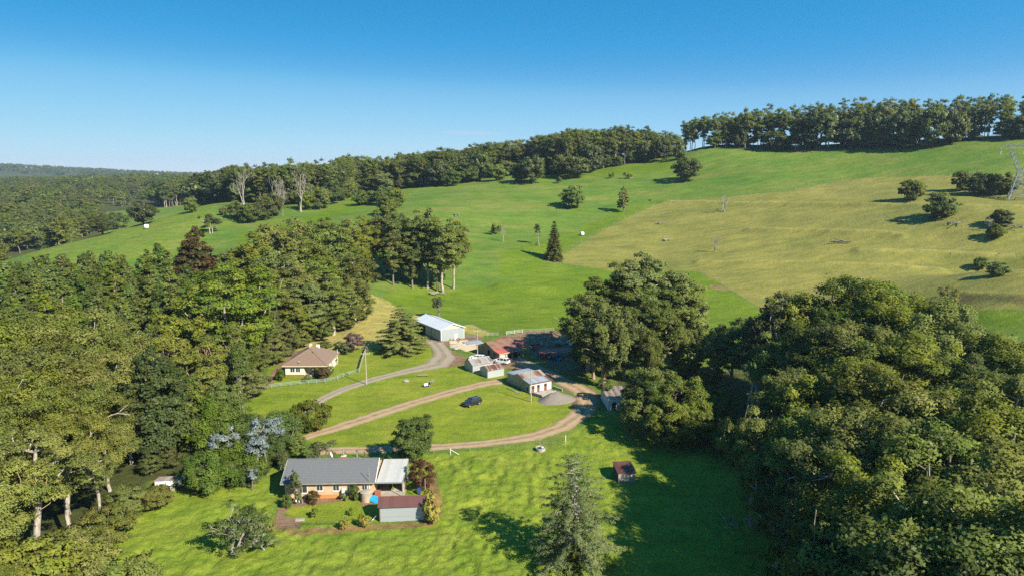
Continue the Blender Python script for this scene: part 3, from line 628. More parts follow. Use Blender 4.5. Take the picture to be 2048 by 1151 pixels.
def cone_tree(key, seed, H=22, cw=4.5, ncl=60, crad=1.5, cards=130, leaf=0.36, lmat='conif', bark='grey', power=0.75, clear=0.12, r0=0.35, dmin=1.3):
    g = np.random.default_rng(seed); base = H * clear; h = H - base
    def s(g):
        t = g.random() ** 0.8; a = g.uniform(0, 6.28); w = cw * (1 - t ** 1.6) ** power * (0.72 + 0.28 * g.random()) * (0.55 + 0.45 * min(1, t / 0.2))
        w *= 1 + 0.15 * math.sin(a * 3 + t * 7)
        return (w * math.cos(a), w * math.sin(a), base + h * 0.95 * t)
    cl = spread(ncl, s, dmin, g) + [(0, 0, H * 0.97)]; rad = np.array([crad * g.uniform(0.75, 1.2) * (1 - 0.45 * (c[2] / H) ** 2) for c in cl])
    P, par, R = grow(taper(H * 0.93, 0.015, g, 9), cl, r0, g, up=0.15)
    V, F = tubes(P, par, R, 5); tm = mesh_np(key + '_trunk', V, F, BARK[bark], True)
    reg(key, H, tm, crown_mesh(key + '_crown', [leaves(cl, rad, cards, leaf, g, 0.95, cn_clump=0.45)], LEAF[lmat]), cw)
def tier_tree(key, seed, H=15, cw=7, lmat='cedar', bark='grey', tiers=11, per=7, leaf=0.3, droop=0.12, pad=1.5, cards=90, thick=0.28, power=0.8, clear=0.08, asc=0.05, r0=0.4, irregular=0.2, tipclear=0.0):
    """cedars and spruces: level branches carrying flat sprays"""
    g = np.random.default_rng(seed); P = [np.array((0, 0, H * t - (0.5 if t == 0 else 0))) for t in np.linspace(0, 1, 14)]; par = [-1] + list(range(13)); rad = [max(0.03, r0 * (1 - t) ** 0.9) for t in np.linspace(0, 1, 14)]
    cl, cr = [], []
    for k in range(tiers):
        t = clear + (0.97 - clear) * (k + g.uniform(-0.3, 0.3)) / max(1, tiers - 1); t = min(max(t, clear), 0.985); z = H * t
        L0 = cw * (1 - ((t - clear) / (1 - clear)) ** 1.15) ** power + 0.25
        m = max(3, int(per * (0.5 + 0.5 * (1 - t)))); a0 = g.uniform(0, 6.28)
        for j in range(m):
            a = a0 + 6.283 * j / m + g.uniform(-0.25, 0.25); L = L0 * g.uniform(1 - irregular, 1 + irregular * 0.6); n = max(2, int(L / 1.1))
            root = min(13, max(1, int(t * 13))); prev = root
            for i in range(1, n + 1):
                u = i / n; p = np.array((L * u * math.cos(a + 0.12 * u * (j % 2 * 2 - 1)), L * u * math.sin(a), z + asc * L * u - droop * L * u * u + g.normal(0, 0.06)))
                if i == 1: q = np.array((0, 0, z)); P.append(q); par.append(root); rad.append(0.03 + 0.02 * L); prev = len(P) - 1
                P.append(p); par.append(prev); rad.append(max(0.015, (0.03 + 0.012 * L) * (1 - u * 0.8))); prev = len(P) - 1
                if u > tipclear:
                    cl.append(p + np.array((g.normal(0, 0.2 * pad), g.normal(0, 0.2 * pad), 0.05))); cr.append(pad * (0.55 + 0.45 * (1 - abs(u - 0.6))) * (0.45 + 0.55 * min(1, L0 / cw * 1.4)))
    cl.append((0, 0, H * 0.985)); cr.append(0.35)
    V, F = tubes(np.array(P), np.array(par), np.array(rad), 5); tm = mesh_np(key + '_trunk', V, F, BARK[bark], True)
    reg(key, H, tm, crown_mesh(key + '_crown', [leaves(cl, cr, cards, leaf, g, thick, up=0.6, rnd=0.5, droop=droop, shell=0.15, aspect=0.4, cn_clump=0.6)], LEAF[lmat]), cw)
def bare(key, seed, H=14, cw=5, depth=5, bark='dead', r0=0.3, stems=1, lmat=None, cards=20, leaf=0.25, crad=0.9, spreadk=0.5, twig=0.012, frac=0.62):
    g = np.random.default_rng(seed); P, par, rad, tips = [], [], [], []
    def br(p, d, L, r, k, prev):
        n = 3
        for i in range(n):
            d = d + g.normal(0, 0.14, 3); d[2] += 0.05; d /= np.linalg.norm(d); p = p + d * L / n; P.append(p); par.append(prev); rad.append(max(twig, r * (1 - 0.22 * (i + 1) / n))); prev = len(P) - 1
        if k == 0: tips.append(p); return
        for _ in range(2 if g.random() < 0.6 else 3):
            e = d + g.normal(0, spreadk, 3); e[2] += 0.12; e /= np.linalg.norm(e); br(p, e, L * g.uniform(0.6, 0.85), r * frac, k - 1, prev)
    for s in range(stems):
        b = np.array((g.normal(0, 0.12 * cw * (stems > 1)), g.normal(0, 0.12 * cw * (stems > 1)), -0.4)); P.append(b); par.append(-1); rad.append(r0 * 1.2)
        d = np.array((g.normal(0, 0.22 if stems > 1 else 0.06), g.normal(0, 0.22 if stems > 1 else 0.06), 1.0)); br(b, d / np.linalg.norm(d), H * 0.34 * g.uniform(0.85, 1.1), r0, depth, len(P) - 1)
    P = np.array(P); P *= np.array([cw / max(1e-3, np.abs(P[:, :2]).max()), cw / max(1e-3, np.abs(P[:, :2]).max()), H / P[:, 2].max()])
    V, F = tubes(P, np.array(par), np.array(rad), 5); tm = mesh_np(key + '_trunk', V, F, BARK[bark], True)
    cm = None
    if lmat:
        tp = P[[i for i in range(len(P)) if i not in set(par)]]; tp = tp[g.permutation(len(tp))[:90]]
        cm = crown_mesh(key + '_crown', [leaves(tp, np.full(len(tp), crad) * g.uniform(0.6, 1.3, len(tp)), cards, leaf, g, 0.7)], LEAF[lmat])
    reg(key, H, tm, cm, cw)
def bush(key, seed, H=2.0, cw=1.3, lmat='hedge', ncl=16, crad=0.5, cards=80, leaf=0.14, bark='brown', flat=0.85, hollow=0.6, cone=0.0):
    round_tree(key, seed, H, cw, 0.0, ncl, crad, cards, leaf, lmat, bark, 0.09, hollow=hollow, flat=flat, cone=cone, dmin=crad * 0.7)

# near trees (large in the picture): fine leaves
for s in range(4): gum('gum_near', 20 + s, H=25, cw=7.6, clear=0.26, ncl=56, crad=2.0, cards=640, leaf=0.21, lmat='gum', bark='pale' if s % 2 else 'grey', r0=0.5, dmin=2.5, flat=0.85)
for s in range(4): gum('gum_olive', 30 + s, H=26, cw=9.2, clear=0.30, ncl=58, crad=2.15, cards=600, leaf=0.20, lmat='olive', bark='tan' if s == 3 else 'pale', r0=0.5, dmin=2.6, flat=0.82)
for s in range(3): gum('gum_open', 36 + s, H=27, cw=7.8, clear=0.48, ncl=30, crad=1.85, cards=560, leaf=0.20, lmat='olive', bark='pale', r0=0.6, dmin=3.0, flat=0.72, hollow=0.5)
for s in range(3): gum('gum_airy', 26 + s, H=25, cw=7.2, clear=0.30, ncl=36, crad=1.8, cards=560, leaf=0.21, lmat='gum', bark='pale' if s else 'grey', r0=0.5, dmin=2.9, flat=0.8, hollow=0.45)
for s in range(3): gum('gum_big', 40 + s, H=32, cw=10.5, clear=0.22, ncl=120, crad=2.0, cards=260, leaf=0.33, lmat='gum', bark='pale', r0=0.8, dmin=2.0, shape=0.6)
for s in range(5): gum('gum_mid', 50 + s, H=30, cw=8.6, clear=0.24, ncl=74, crad=1.95, cards=160, leaf=0.40, lmat='gum', r0=0.45, dmin=1.9, flat=0.8)
for s in range(6): gum('gum_ridge', 60 + s, H=33, cw=6.6, clear=(0.2, 0.34, 0.26, 0.16, 0.40, 0.3)[s], ncl=50, crad=1.9, cards=85, leaf=0.46, lmat='gumdark' if s % 2 else 'gum', bark='grey' if s % 3 else 'pale', r0=0.36, dmin=2.0, flat=0.85, hollow=0.3)
for s in range(4): gum('gum_row', 45 + s, H=33, cw=7.6, clear=(0.14, 0.26, 0.18, 0.22)[s], ncl=90, crad=1.7, cards=190, leaf=0.34, lmat='gum', bark='pale' if s == 1 else 'grey', r0=0.45, dmin=1.75, flat=0.8, hollow=0.4)
for s in range(3): gum('gum_weeping', 70 + s, H=20, cw=5.0, clear=0.16, ncl=75, crad=1.3, cards=260, leaf=0.25, lmat='gum', bark='tan', r0=0.5, dmin=1.35, flat=1.25)
for s in range(3): round_tree('fig', 80 + s, H=14, cw=8, lmat='fig', ncl=50, crad=2.1, cards=120, leaf=0.5)
for s in range(2): round_tree('round_dark', 84 + s, H=14, cw=6.5, lmat='gumdark', ncl=62, crad=1.35, cards=300, leaf=0.2, clear=0.1, dmin=1.3)
for s in range(4): cone_tree('blackwood', 90 + s, H=24, cw=5.2 - 0.3 * s, lmat='conif', cards=150, leaf=0.36)
cone_tree('green_cone', 95, H=17, cw=5.2, lmat='gumdark', ncl=80, crad=1.4, cards=260, leaf=0.22, power=0.55)
gum('lime_tree', 96, H=29, cw=10.0, clear=0.16, ncl=115, crad=2.0, cards=230, leaf=0.32, lmat='lime', bark='pale', r0=0.6, shape=0.4)
cone_tree('rust_cone', 97, H=22, cw=5.0, lmat='rust', cards=140, leaf=0.36)
tier_tree('cedar', 100, H=15.5, cw=8.8, tiers=13, per=9, pad=1.35, cards=115, leaf=0.24, thick=0.22, droop=0.05, asc=0.02, lmat='cedar', power=0.75, clear=0.06, irregular=0.25)
tier_tree('deodar', 101, H=16.0, cw=7.6, tiers=19, per=10, pad=0.95, cards=75, leaf=0.16, thick=0.30, droop=0.16, asc=0.14, lmat='deodar', power=0.5, clear=0.05, irregular=0.28, tipclear=0.25, bark='dead', r0=0.3)
tier_tree('spruce', 102, H=20, cw=4.3, tiers=26, per=10, pad=1.1, cards=70, leaf=0.33, thick=0.5, droop=0.22, asc=0.0, lmat='spruce', power=0.95, clear=0.03, irregular=0.3)
cone_tree('poplar', 103, H=15, cw=3.3, ncl=45, crad=0.95, cards=60, leaf=0.4, lmat='autumn', bark='grey', clear=0.14, power=0.5)
cone_tree('column', 104, H=9, cw=1.4, ncl=40, crad=0.6, cards=140, leaf=0.15, lmat='gold', clear=0.02, power=0.4, dmin=0.5)
for s in range(3): bare('dead', 110 + s, H=26, cw=6, depth=5, r0=0.26, stems=2 + s % 2, spreadk=0.62)
for s in range(3): bare('dead_small', 114 + s, H=9, cw=3.6, depth=5, r0=0.22, stems=2, spreadk=0.6)
for s in range(2): bare('thin', 118 + s, H=17, cw=5.5, depth=5, bark='tan', r0=0.26, stems=2, lmat='olive', cards=85, leaf=0.22, crad=1.05)
bare('sparse', 121, H=12, cw=5.0, depth=5, bark='dead', r0=0.3, lmat='hedge', cards=55, leaf=0.22, crad=1.0, stems=1)
bare('pale_tree', 122, H=11, cw=6.5, depth=5, bark='dead', r0=0.35, lmat='gumdark', cards=40, leaf=0.4, crad=1.1, stems=2)
bare('white_gum', 123, H=25, cw=8.5, depth=5, bark='pale', r0=0.5, lmat='gumdark', cards=150, leaf=0.27, crad=1.5, stems=4, spreadk=0.45)
bare('broken', 124, H=8.5, cw=6.5, depth=5, bark='dead', r0=0.34, lmat='hedge', cards=60, leaf=0.17, crad=0.8, stems=3, spreadk=0.8)
bare('frangipani', 125, H=4.3, cw=2.0, depth=5, bark='grey', r0=0.12, lmat='grey', cards=22, leaf=0.14, crad=0.32, stems=2)
for s in range(2): gum('silver_tree', 126 + s, H=9, cw=1.9, clear=0.42, ncl=20, crad=0.55, cards=150, leaf=0.14, lmat='silver', bark='grey', r0=0.14, dmin=0.6, flat=1.1)
for s in range(3): round_tree('vine_bank', 130 + s, H=9, cw=5.0, lmat='hedge', ncl=60, crad=1.25, cards=280, leaf=0.19, clear=0.0, flat=1.1, hollow=0.78, dmin=1.2)
for s in range(2): bare('scrub', 134 + s, H=7, cw=3.6, depth=5, bark='grey', r0=0.14, lmat='grey', cards=30, leaf=0.19, crad=0.65, stems=3)
round_tree('leafy', 137, H=12, cw=4.6, clear=0.1, ncl=60, crad=1.0, cards=210, leaf=0.2, lmat='hedge', bark='grey', r0=0.25, flat=1.0, dmin=1.0)
bush('copper_bush', 138, 6.0, 3.0, 'copper', 55, 0.7, 160, 0.13, hollow=0.7)
bush('gold_bush', 139, 5.5, 4.2, 'gold', 70, 0.85, 170, 0.17, hollow=0.8)
bush('green_bush', 140, 3.0, 1.7, 'hedge', 26, 0.55, 110, 0.14); bush('green_bush', 141, 3.0, 1.9, 'gumdark', 26, 0.55, 110, 0.14)
bush('clipped_bush', 142, 4.4, 2.8, 'hedge', 60, 0.6, 120, 0.13, hollow=0.9); bush('red_bush', 143, 2.4, 1.2, 'rust', 20, 0.42, 110, 0.12)
bush('camellia', 144, 3.0, 1.05, 'hedge', 26, 0.42, 110, 0.12, cone=0.15); bush('lemon', 145, 1.5, 0.7, 'lime', 12, 0.3, 60, 0.12)
bush('pale_bush', 146, 1.6, 1.2, 'straw', 18, 0.4, 80, 0.14, flat=1.1); bush('grey_bush', 147, 3.5, 2.4, 'grey', 30, 0.6, 90, 0.15); bush('plum_tree', 148, 6.0, 3.2, 'plum', 55, 0.7, 90, 0.17, hollow=0.5, bark='grey')
for s in range(2): round_tree('far_bush', 150 + s, H=10, cw=6.0, lmat='gumdark', ncl=52, crad=1.6, cards=100, leaf=0.42, clear=0.0, hollow=0.6)
round_tree('yellow_bush', 153, H=9, cw=5, lmat='autumn', ncl=30, crad=1.3, cards=70, leaf=0.3, clear=0.02)
bush('far_shrub', 154, 3.0, 2.2, 'gumdark', 14, 0.8, 50, 0.3)
for s in range(2): round_tree('low_gum', 157 + s, H=8, cw=5.0, lmat='olive', ncl=46, crad=1.2, cards=330, leaf=0.19, clear=0.02, hollow=0.5, flat=0.7, dmin=1.4)
round_tree('overgrown', 155, H=12, cw=5.5, lmat='gum', ncl=60, crad=1.15, cards=260, leaf=0.19, clear=0.06, dmin=1.15)

used_var = {}
def plant(key, name, x, y, H, label, cat='tree', group=None, width=1.0, var=None, rz=None, z=None, sink=0.0, trunk_name='trunk', crown_name='crown'):
    L = KIND[key]; i = used_var.get(key, -1) + 1; used_var[key] = i
    H0, tm, cm, cw = L[i % len(L) if var is None else var]
    s = H / H0; rz = random.uniform(0, 6.28) if rz is None else rz
    e = empty(name, (x, y, (h1(x, y) if z is None else z) - sink), rz, label, cat, group, (s * width, s * width, s))
    link(trunk_name, tm, e)
    if cm is not None: link(crown_name, cm, e)
    return e
def zpix(y, py):                                            # height that shows at photo row py at ground distance y
    v = (575.5 - py) / FPX; return CZ + y * (-math.sin(PITCH) + v * math.cos(PITCH)) / (math.cos(PITCH) + v * math.sin(PITCH))
def plant_px(key, name, px, py, hpx, label, cat='tree', wpx=None, **k):   # survey: foot at (px,py), hpx photo pixels tall
    p = gp(px, py); H = zpix(p[1], py - hpx) - p[2]
    L = KIND[key]; var = k.get('var'); cw = L[(used_var.get(key, -1) + 1) % len(L) if var is None else var]
    w = 1.0
    if wpx:
        d = p[1] * math.cos(PITCH) + (CZ - p[2]) * math.sin(PITCH); w = (wpx / FPX * d / 2) / (cw[3] * 1.12 * H / cw[0])
    return plant(key, name, p[0], p[1], H, label, cat, width=w, **k)
def plant_top(key, name, px, py_top, D, label, cat='tree', **k):          # survey: crown top seen at (px,py_top), standing D metres away
    a = math.atan((px - 1024) / FPX / (math.cos(PITCH))); a = math.atan2((px - 1024) / FPX, math.cos(PITCH) + (575.5 - py_top) / FPX * math.sin(PITCH))
    x, y = D * math.sin(a), D * math.cos(a); H = zpix(y, py_top) - h1(x, y)
    return plant(key, name, x, y, max(H, 4.0), label, cat, **k)
# ------------------------------------------------------------------ materials of built things
M = {}
M['zinc'] = mat_iron('zinc_sheet', (0.50, 0.52, 0.55), (0.24, 0.12, 0.07), 0.12)
M['zincwall'] = mat_iron('zinc_wall_sheet', (0.50, 0.53, 0.54), (0.36, 0.25, 0.17), 0.14, axis=0, sheetvar=0.12)
M['zincwall_y'] = mat_iron('zinc_wall_sheet_end', (0.42, 0.48, 0.50), (0.32, 0.24, 0.17), 0.12, axis=1, sheetvar=0.1)
M['newroof'] = mat_iron('new_roof_sheet', (0.54, 0.58, 0.63), (0.42, 0.38, 0.34), 0.0, rough=0.4, sheetvar=0.06)
M['oldroof'] = mat_iron('weathered_roof_sheet', (0.36, 0.34, 0.32), (0.22, 0.13, 0.09), 0.35, rough=0.6, metal=0.1)
M['rustroof'] = mat_iron('rusty_roof_sheet', (0.44, 0.38, 0.34), (0.22, 0.075, 0.038), 0.62, rough=0.65, metal=0.1, sheetvar=0.35)
M['rustpale'] = mat_iron('half_rusted_roof_sheet', (0.42, 0.37, 0.33), (0.25, 0.12, 0.075), 0.45, rough=0.65, metal=0.1, sheetvar=0.35)
M['redroof'] = mat_iron('red_roof_sheet', (0.50, 0.12, 0.09), (0.36, 0.10, 0.07), 0.3, rough=0.6, metal=0.0, sheetvar=0.15)
M['maroon'] = mat_iron('maroon_roof_sheet', (0.13, 0.056, 0.05), (0.20, 0.085, 0.06), 0.25, rough=0.55, metal=0.0, sheetvar=0.15)
M['whiteroof'] = mat_iron('pale_carport_sheet', (0.50, 0.50, 0.48), (0.26, 0.24, 0.21), 0.2, rough=0.5, metal=0.0, axis=0, sheetvar=0.1)
M['cream'] = mat_plain('cream_paint', (0.62, 0.55, 0.40), 0.8, var=0.10)
M['creamwall'] = mat_plain('cream_rendered_wall', (0.72, 0.66, 0.52), 0.85, var=0.10, scale=0.8)
M['tanwall'] = mat_plain('tan_rendered_wall', (0.36, 0.255, 0.16), 0.9, var=0.25, scale=0.7)
M['white'] = mat_plain('white_paint', (0.76, 0.75, 0.72), 0.6, var=0.08)
M['whitewash'] = mat_plain('old_whitewash', (0.62, 0.62, 0.60), 0.9, var=0.3, scale=0.9)
M['greenfence'] = mat_plain('pale_green_paint', (0.25, 0.33, 0.28), 0.8, var=0.2)
M['greywood'] = mat_plain('weathered_grey_timber', (0.34, 0.31, 0.27), 0.9, var=0.3)
M['darkwood'] = mat_plain('dark_timber', (0.10, 0.07, 0.05), 0.9, var=0.3)
M['plank'] = mat_plain('sawn_timber', (0.55, 0.44, 0.30), 0.85, var=0.3)
M['brown'] = mat_plain('rusty_brown_door', (0.20, 0.085, 0.05), 0.85, var=0.4, scale=3)
M['concrete'] = mat_plain('old_concrete', (0.38, 0.345, 0.29), 0.9, var=0.3, scale=0.8)
M['gravel'] = mat_plain('grey_gravel', (0.20, 0.175, 0.15), 0.95, var=0.3, scale=5)
M['black'] = mat_plain('black_rubber', (0.018, 0.018, 0.02), 0.6, var=0.2)
M['dark'] = mat_plain('black_and_opening_shade', (0.02, 0.02, 0.02), 0.9, var=0.1)  # near-black for dark parts, and for shade painted on where buildings stand open
M['steel'] = mat_plain('galvanised_steel', (0.50, 0.52, 0.54), 0.4, 0.6, var=0.12)
M['carblack'] = mat_plain('dark_car_paint', (0.018, 0.021, 0.028), 0.25, 0.0, var=0.05, spec=0.6)
M['carwhite'] = mat_plain('white_car_paint', (0.78, 0.78, 0.78), 0.3, 0.0, var=0.03, spec=0.6)
M['rim'] = mat_plain('alloy_rim', (0.55, 0.55, 0.56), 0.35, 0.6, var=0.05)
M['lamp'] = mat_plain('clear_lamp', (0.7, 0.7, 0.7), 0.2, 0.1, var=0.05)
M['redlamp'] = mat_plain('red_lamp', (0.35, 0.02, 0.02), 0.3, 0.0, var=0.05)
M['blue'] = mat_plain('blue_tarpaulin', (0.02, 0.30, 0.72), 0.5, var=0.3, scale=3)
M['darkblue'] = mat_plain('blue_enamel', (0.03, 0.08, 0.22), 0.5, var=0.2)
M['redpaint'] = mat_plain('red_enamel', (0.26, 0.035, 0.03), 0.5, var=0.3)
M['yellow'] = mat_plain('yellow_enamel', (0.45, 0.30, 0.03), 0.5, var=0.2)
M['polewood'] = mat_plain('pole_timber', (0.40, 0.35, 0.28), 0.9, var=0.25, scale=3)
M['polegreen'] = mat_plain('green_treated_pole', (0.24, 0.33, 0.27), 0.9, var=0.2, scale=3)
M['hay'] = mat_plain('white_bale_wrap', (0.78, 0.78, 0.77), 0.45, var=0.06)
M['log'] = BARK['grey']; M['deadlog'] = BARK['dead']
M['stone'] = mat_plain('field_stone', (0.30, 0.27, 0.23), 0.95, var=0.3, scale=3)
M['chimney'] = mat_plain('red_chimney_brick', (0.33, 0.12, 0.075), 0.9, var=0.25, scale=6)
def mat_glass():
    t = NT('window_glass'); return t.principled((0.03, 0.045, 0.055), 0.08, 0.0, 0.8)
M['glass'] = mat_glass()
def mat_brick():
    t = NT('cream_brick'); b = t.n('ShaderNodeTexBrick'); b.inputs['Scale'].default_value = 1.0
    mp = t.n('ShaderNodeMapping'); mp.inputs['Rotation'].default_value = (math.radians(90), 0, 0); tc_ = t.n('ShaderNodeTexCoord'); t.l(tc_.outputs['Object'], mp.inputs[0]); t.l(mp.outputs[0], b.inputs['Vector'])
    b.inputs['Brick Width'].default_value = 0.24; b.inputs['Row Height'].default_value = 0.086; b.inputs['Mortar Size'].default_value = 0.008
    b.inputs['Color1'].default_value = (0.50, 0.34, 0.205, 1); b.inputs['Color2'].default_value = (0.62, 0.45, 0.29, 1); b.inputs['Mortar'].default_value = (0.50, 0.42, 0.32, 1)
    c = t.mix(1.0, b.outputs['Color'], t.ramp(t.noise(0.9, 4), [(0.3, (0.88, 0.84, 0.8)), (0.7, (1.1, 1.08, 1.05))]), 'MULTIPLY')
    return t.principled(c, 0.9, 0, 0.2)
M['brick'] = mat_brick()
M['orangebrick'] = mat_plain('orange_base_brick', (0.58, 0.24, 0.075), 0.9, var=0.2, scale=5)
def mat_tile(name, a, b, moss=None):
    t = NT(name); n = t.noise(3.5, 5, rough=0.7); m = t.noise(0.5, 4)
    c = t.mix(t.rng(n, 0.3, 0.7), a, b)
    if moss: c = t.mix(t.rng(m, 0.45, 0.7, smooth=True), c, moss)
    w = t.n('ShaderNodeTexWave'); w.inputs['Scale'].default_value = 2.4; w.bands_direction = 'X'; t.l(t.coord(), w.inputs['Vector'])
    return t.principled(c, 0.8, 0, 0.3, w.outputs['Fac'], 0.5, 0.04)
M['greytile'] = mat_tile('grey_roof_tile', (0.125, 0.13, 0.14), (0.165, 0.17, 0.18)); M['browntile'] = mat_tile('brown_roof_tile', (0.185, 0.118, 0.085), (0.28, 0.195, 0.145), (0.20, 0.155, 0.12))
M['dairytile'] = mat_tile('mottled_brown_tile', (0.17, 0.075, 0.05), (0.33, 0.19, 0.14), (0.15, 0.085, 0.06))

# ------------------------------------------------------------------ roofs and sheds
def sheets(parent, e0, e1, r1, r0, n, mat, name='roof_sheet', ribs=5, h=0.035, pick=None):
    """a slope from eave e0-e1 up to ridge r0-r1 laid with n overlapping corrugated sheets, each an object sharing one mesh"""
    e0, e1, r0, r1 = (np.array(p, float) for p in (e0, e1, r0, r1))
    u = (e1 - e0) / n; s = r0 - e0; nr = np.cross(u, s); nr /= np.linalg.norm(nr)
    k = ribs * 2 + 1; V = []
    for j in range(2):
        for i in range(k): V.append(u * (1.03 * i / (k - 1)) + s * j + nr * (h * (i % 2)))
    F = [(i, i + 1, k + i + 1, k + i) for i in range(k - 1)]
    me = bpy.data.meshes.new(name); me.from_pydata([tuple(v) for v in V], [], F); me.update(); me.materials.append(mat if pick is None else None)
    for i in range(n):
        if pick is None: o = link(name, me, parent, tuple(e0 + u * i + nr * (0.004 * (i % 2))))
        else:
            m2 = pick(i); key = (me.name, m2.name)
            if key not in _sheetcache: c = me.copy(); c.materials.clear(); c.materials.append(m2); _sheetcache[key] = c
            o = link(name, _sheetcache[key], parent, tuple(e0 + u * i + nr * (0.004 * (i % 2))))
_sheetcache = {}
def tile_slope(parent, pts, nrm_up, course, mat, name='roof_slope'):
    """a slope polygon (eave left, eave right, ridge right, ridge left) as stepped tile courses"""
    e0, e1, r1, r0 = (np.array(p, float) for p in pts); n = max(3, int(np.linalg.norm((r0 + r1) / 2 - (e0 + e1) / 2) / course))
    nr = np.cross(e1 - e0, (r0 + r1) / 2 - (e0 + e1) / 2); nr /= np.linalg.norm(nr)
    mb = MB()
    for i in range(n):
        a, b = i / n, min(1.0, (i + 1.15) / n)
        A, B = e0 + (r0 - e0) * a + nr * 0.05, e1 + (r1 - e1) * a + nr * 0.05; Cc, Dd = e1 + (r1 - e1) * b + nr * 0.012, e0 + (r0 - e0) * b + nr * 0.012
        A2, B2 = A - nr * 0.05, B - nr * 0.05
        mb.poly([A, B, Cc, Dd], [(0, 1, 2, 3)]); mb.poly([A2, B2, B, A], [(0, 1, 2, 3)])
    mb.poly([e0 - nr * .02, e1 - nr * .02, r1 - nr * .02, r0 - nr * .02], [(3, 2, 1, 0)])
    return mb.build(name, mat, parent)
def window(parent, x, z, w, h, y=0.0, frame='white', panes=2, face=-1, name='window', axis='x', sill=True):
    """set in a wall that faces -y (axis x) or -x/+x (axis y)"""
    f = MB(); t = 0.07; d0, d1 = (y - 0.05, y + 0.04)
    def bx(m, a0, a1, c0, c1, e0, e1):
        if axis == 'x': m.box(a0, a1, e0, e1, c0, c1)
        else: m.box(e0, e1, a0, a1, c0, c1)
    for a0, a1, c0, c1 in ((x, x + w, z, z + t), (x, x + w, z + h - t, z + h), (x, x + t, z + t, z + h - t), (x + w - t, x + w, z + t, z + h - t)): bx(f, a0, a1, c0, c1, d0, d1)
    for i in range(1, panes): bx(f, x + w * i / panes - 0.025, x + w * i / panes + 0.025, z + t, z + h - t, d0 + 0.01, d1 - 0.01)
    if sill: bx(f, x - 0.06, x + w + 0.06, z - 0.07, z - 0.002, y - 0.11, y + 0.02)
    o = f.build(name, M[frame], parent); g = MB()
    for i in range(panes):
        g2 = MB(); bx(g2, x + w * i / panes + 0.03, x + w * (i + 1) / panes - 0.03, z + t * 0.9, z + h - t * 0.9, y - 0.022, y + 0.02); g2.build('pane', M['glass'], o)
    return o
def walls_prof(parent, L, prof, mat, mat_end=None, name='wall', x0=0.0, thick=0.1):
    """prof: (y,z) of the roof line from front eave (y=0) to back eave; front, back and two shaped end walls"""
    W_ = prof[-1][0]
    MB().box(x0, x0 + L, 0, thick, -0.3, prof[0][1]).build(name, mat, parent)
    MB().box(x0, x0 + L, W_ - thick, W_, -0.3, prof[-1][1]).build(name, mat, parent)
    inner = [(thick + 0.002, -0.3), (W_ - thick - 0.002, -0.3)] + [(min(max(y, thick + 0.002), W_ - thick - 0.002), z) for y, z in reversed(prof)]
    MB().extrude_x(inner, x0, x0 + thick).build(name, mat_end or mat, parent)
    MB().extrude_x(inner, x0 + L - thick, x0 + L).build(name, mat_end or mat, parent)
def ground_at(p): return h1(p[0], p[1])
def site(name, x, y, deg, label, cat, **k): return empty(name, (x, y, h1(x, y)), math.radians(deg), label, cat, **k)

# --- the large hay shed: ridge along local x from the gable that faces the camera
t = site('hay_shed', -15.7, 217.9, 124, 'long grey iron hay shed with pale new roof and cream gable behind the cedar', 'shed')
Ls, Ws = 18.5, 8.5; pr = [(0, 4.0), (Ws / 2, 5.5), (Ws, 4.0)]
walls_prof(t, Ls, [(0, 3.9), (Ws / 2, 3.95), (Ws, 3.9)], M['zincwall'], M['zincwall_y'])
MB().poly([(-0.01, 0.1, 3.94), (-0.01, Ws - 0.1, 3.94), (-0.01, Ws / 2, 5.42), (0.09, 0.1, 3.94), (0.09, Ws - 0.1, 3.94), (0.09, Ws / 2, 5.42)], [(0, 2, 1), (3, 4, 5), (0, 1, 4, 3), (1, 2, 5, 4), (2, 0, 3, 5)]).build('gable_lining', M['cream'], t)
MB().poly([(Ls - 0.1, 0.1, 3.94), (Ls - 0.1, Ws - 0.1, 3.94), (Ls - 0.1, Ws / 2, 5.42), (Ls, 0.1, 3.94), (Ls, Ws - 0.1, 3.94), (Ls, Ws / 2, 5.42)], [(0, 2, 1), (3, 4, 5), (0, 1, 4, 3), (1, 2, 5, 4), (2, 0, 3, 5)]).build('gable_lining', M['cream'], t)
sheets(t, (-0.4, -0.35, 3.92), (Ls + 0.4, -0.35, 3.92), (Ls + 0.4, Ws / 2, 5.55), (-0.4, Ws / 2, 5.55), 22, M['newroof'])
sheets(t, (Ls + 0.4, Ws + 0.35, 3.92), (-0.4, Ws + 0.35, 3.92), (-0.4, Ws / 2, 5.55), (Ls + 0.4, Ws / 2, 5.55), 22, M['newroof'])
MB().tube((-0.42, Ws / 2, 5.58), (Ls + 0.42, Ws / 2, 5.58), 0.09).build('ridge_cap', M['newroof'], t)
MB().slab((-0.46, -0.4, 3.9), (-0.41, -0.4, 3.9), (-0.41, Ws / 2, 5.62), (-0.46, Ws / 2, 5.62), 0.2).slab((-0.46, Ws / 2, 5.62), (-0.41, Ws / 2, 5.62), (-0.41, Ws + 0.4, 3.9), (-0.46, Ws + 0.4, 3.9), 0.2).build('barge_board', M['white'], t)
MB().box(-0.06, -0.004, 2.6, 3.5, 0.05, 2.1).build('door', M['white'], t)
MB().box(-0.05, -0.006, 3.7, 4.1, 0.2, 0.9).build('hatch', M['greywood'], t)
for yy in (0.02, Ws - 0.02): MB().box(-0.05, 0.05, yy - 0.08, yy + 0.08, -0.2, 3.9).build('corner_post', M['white'], t)
MB().box(6.5, 6.62, Ws + 0.003, Ws + 0.06, -0.2, 3.9).build('corner_post', M['darkwood'], t)
MB().box(11, 17.5, Ws + 0.003, Ws + 0.05, 0.0, 3.2).build('bay_shade_panel', M['dark'], t)  # solid near-black panel: shade of the open bay put into colour
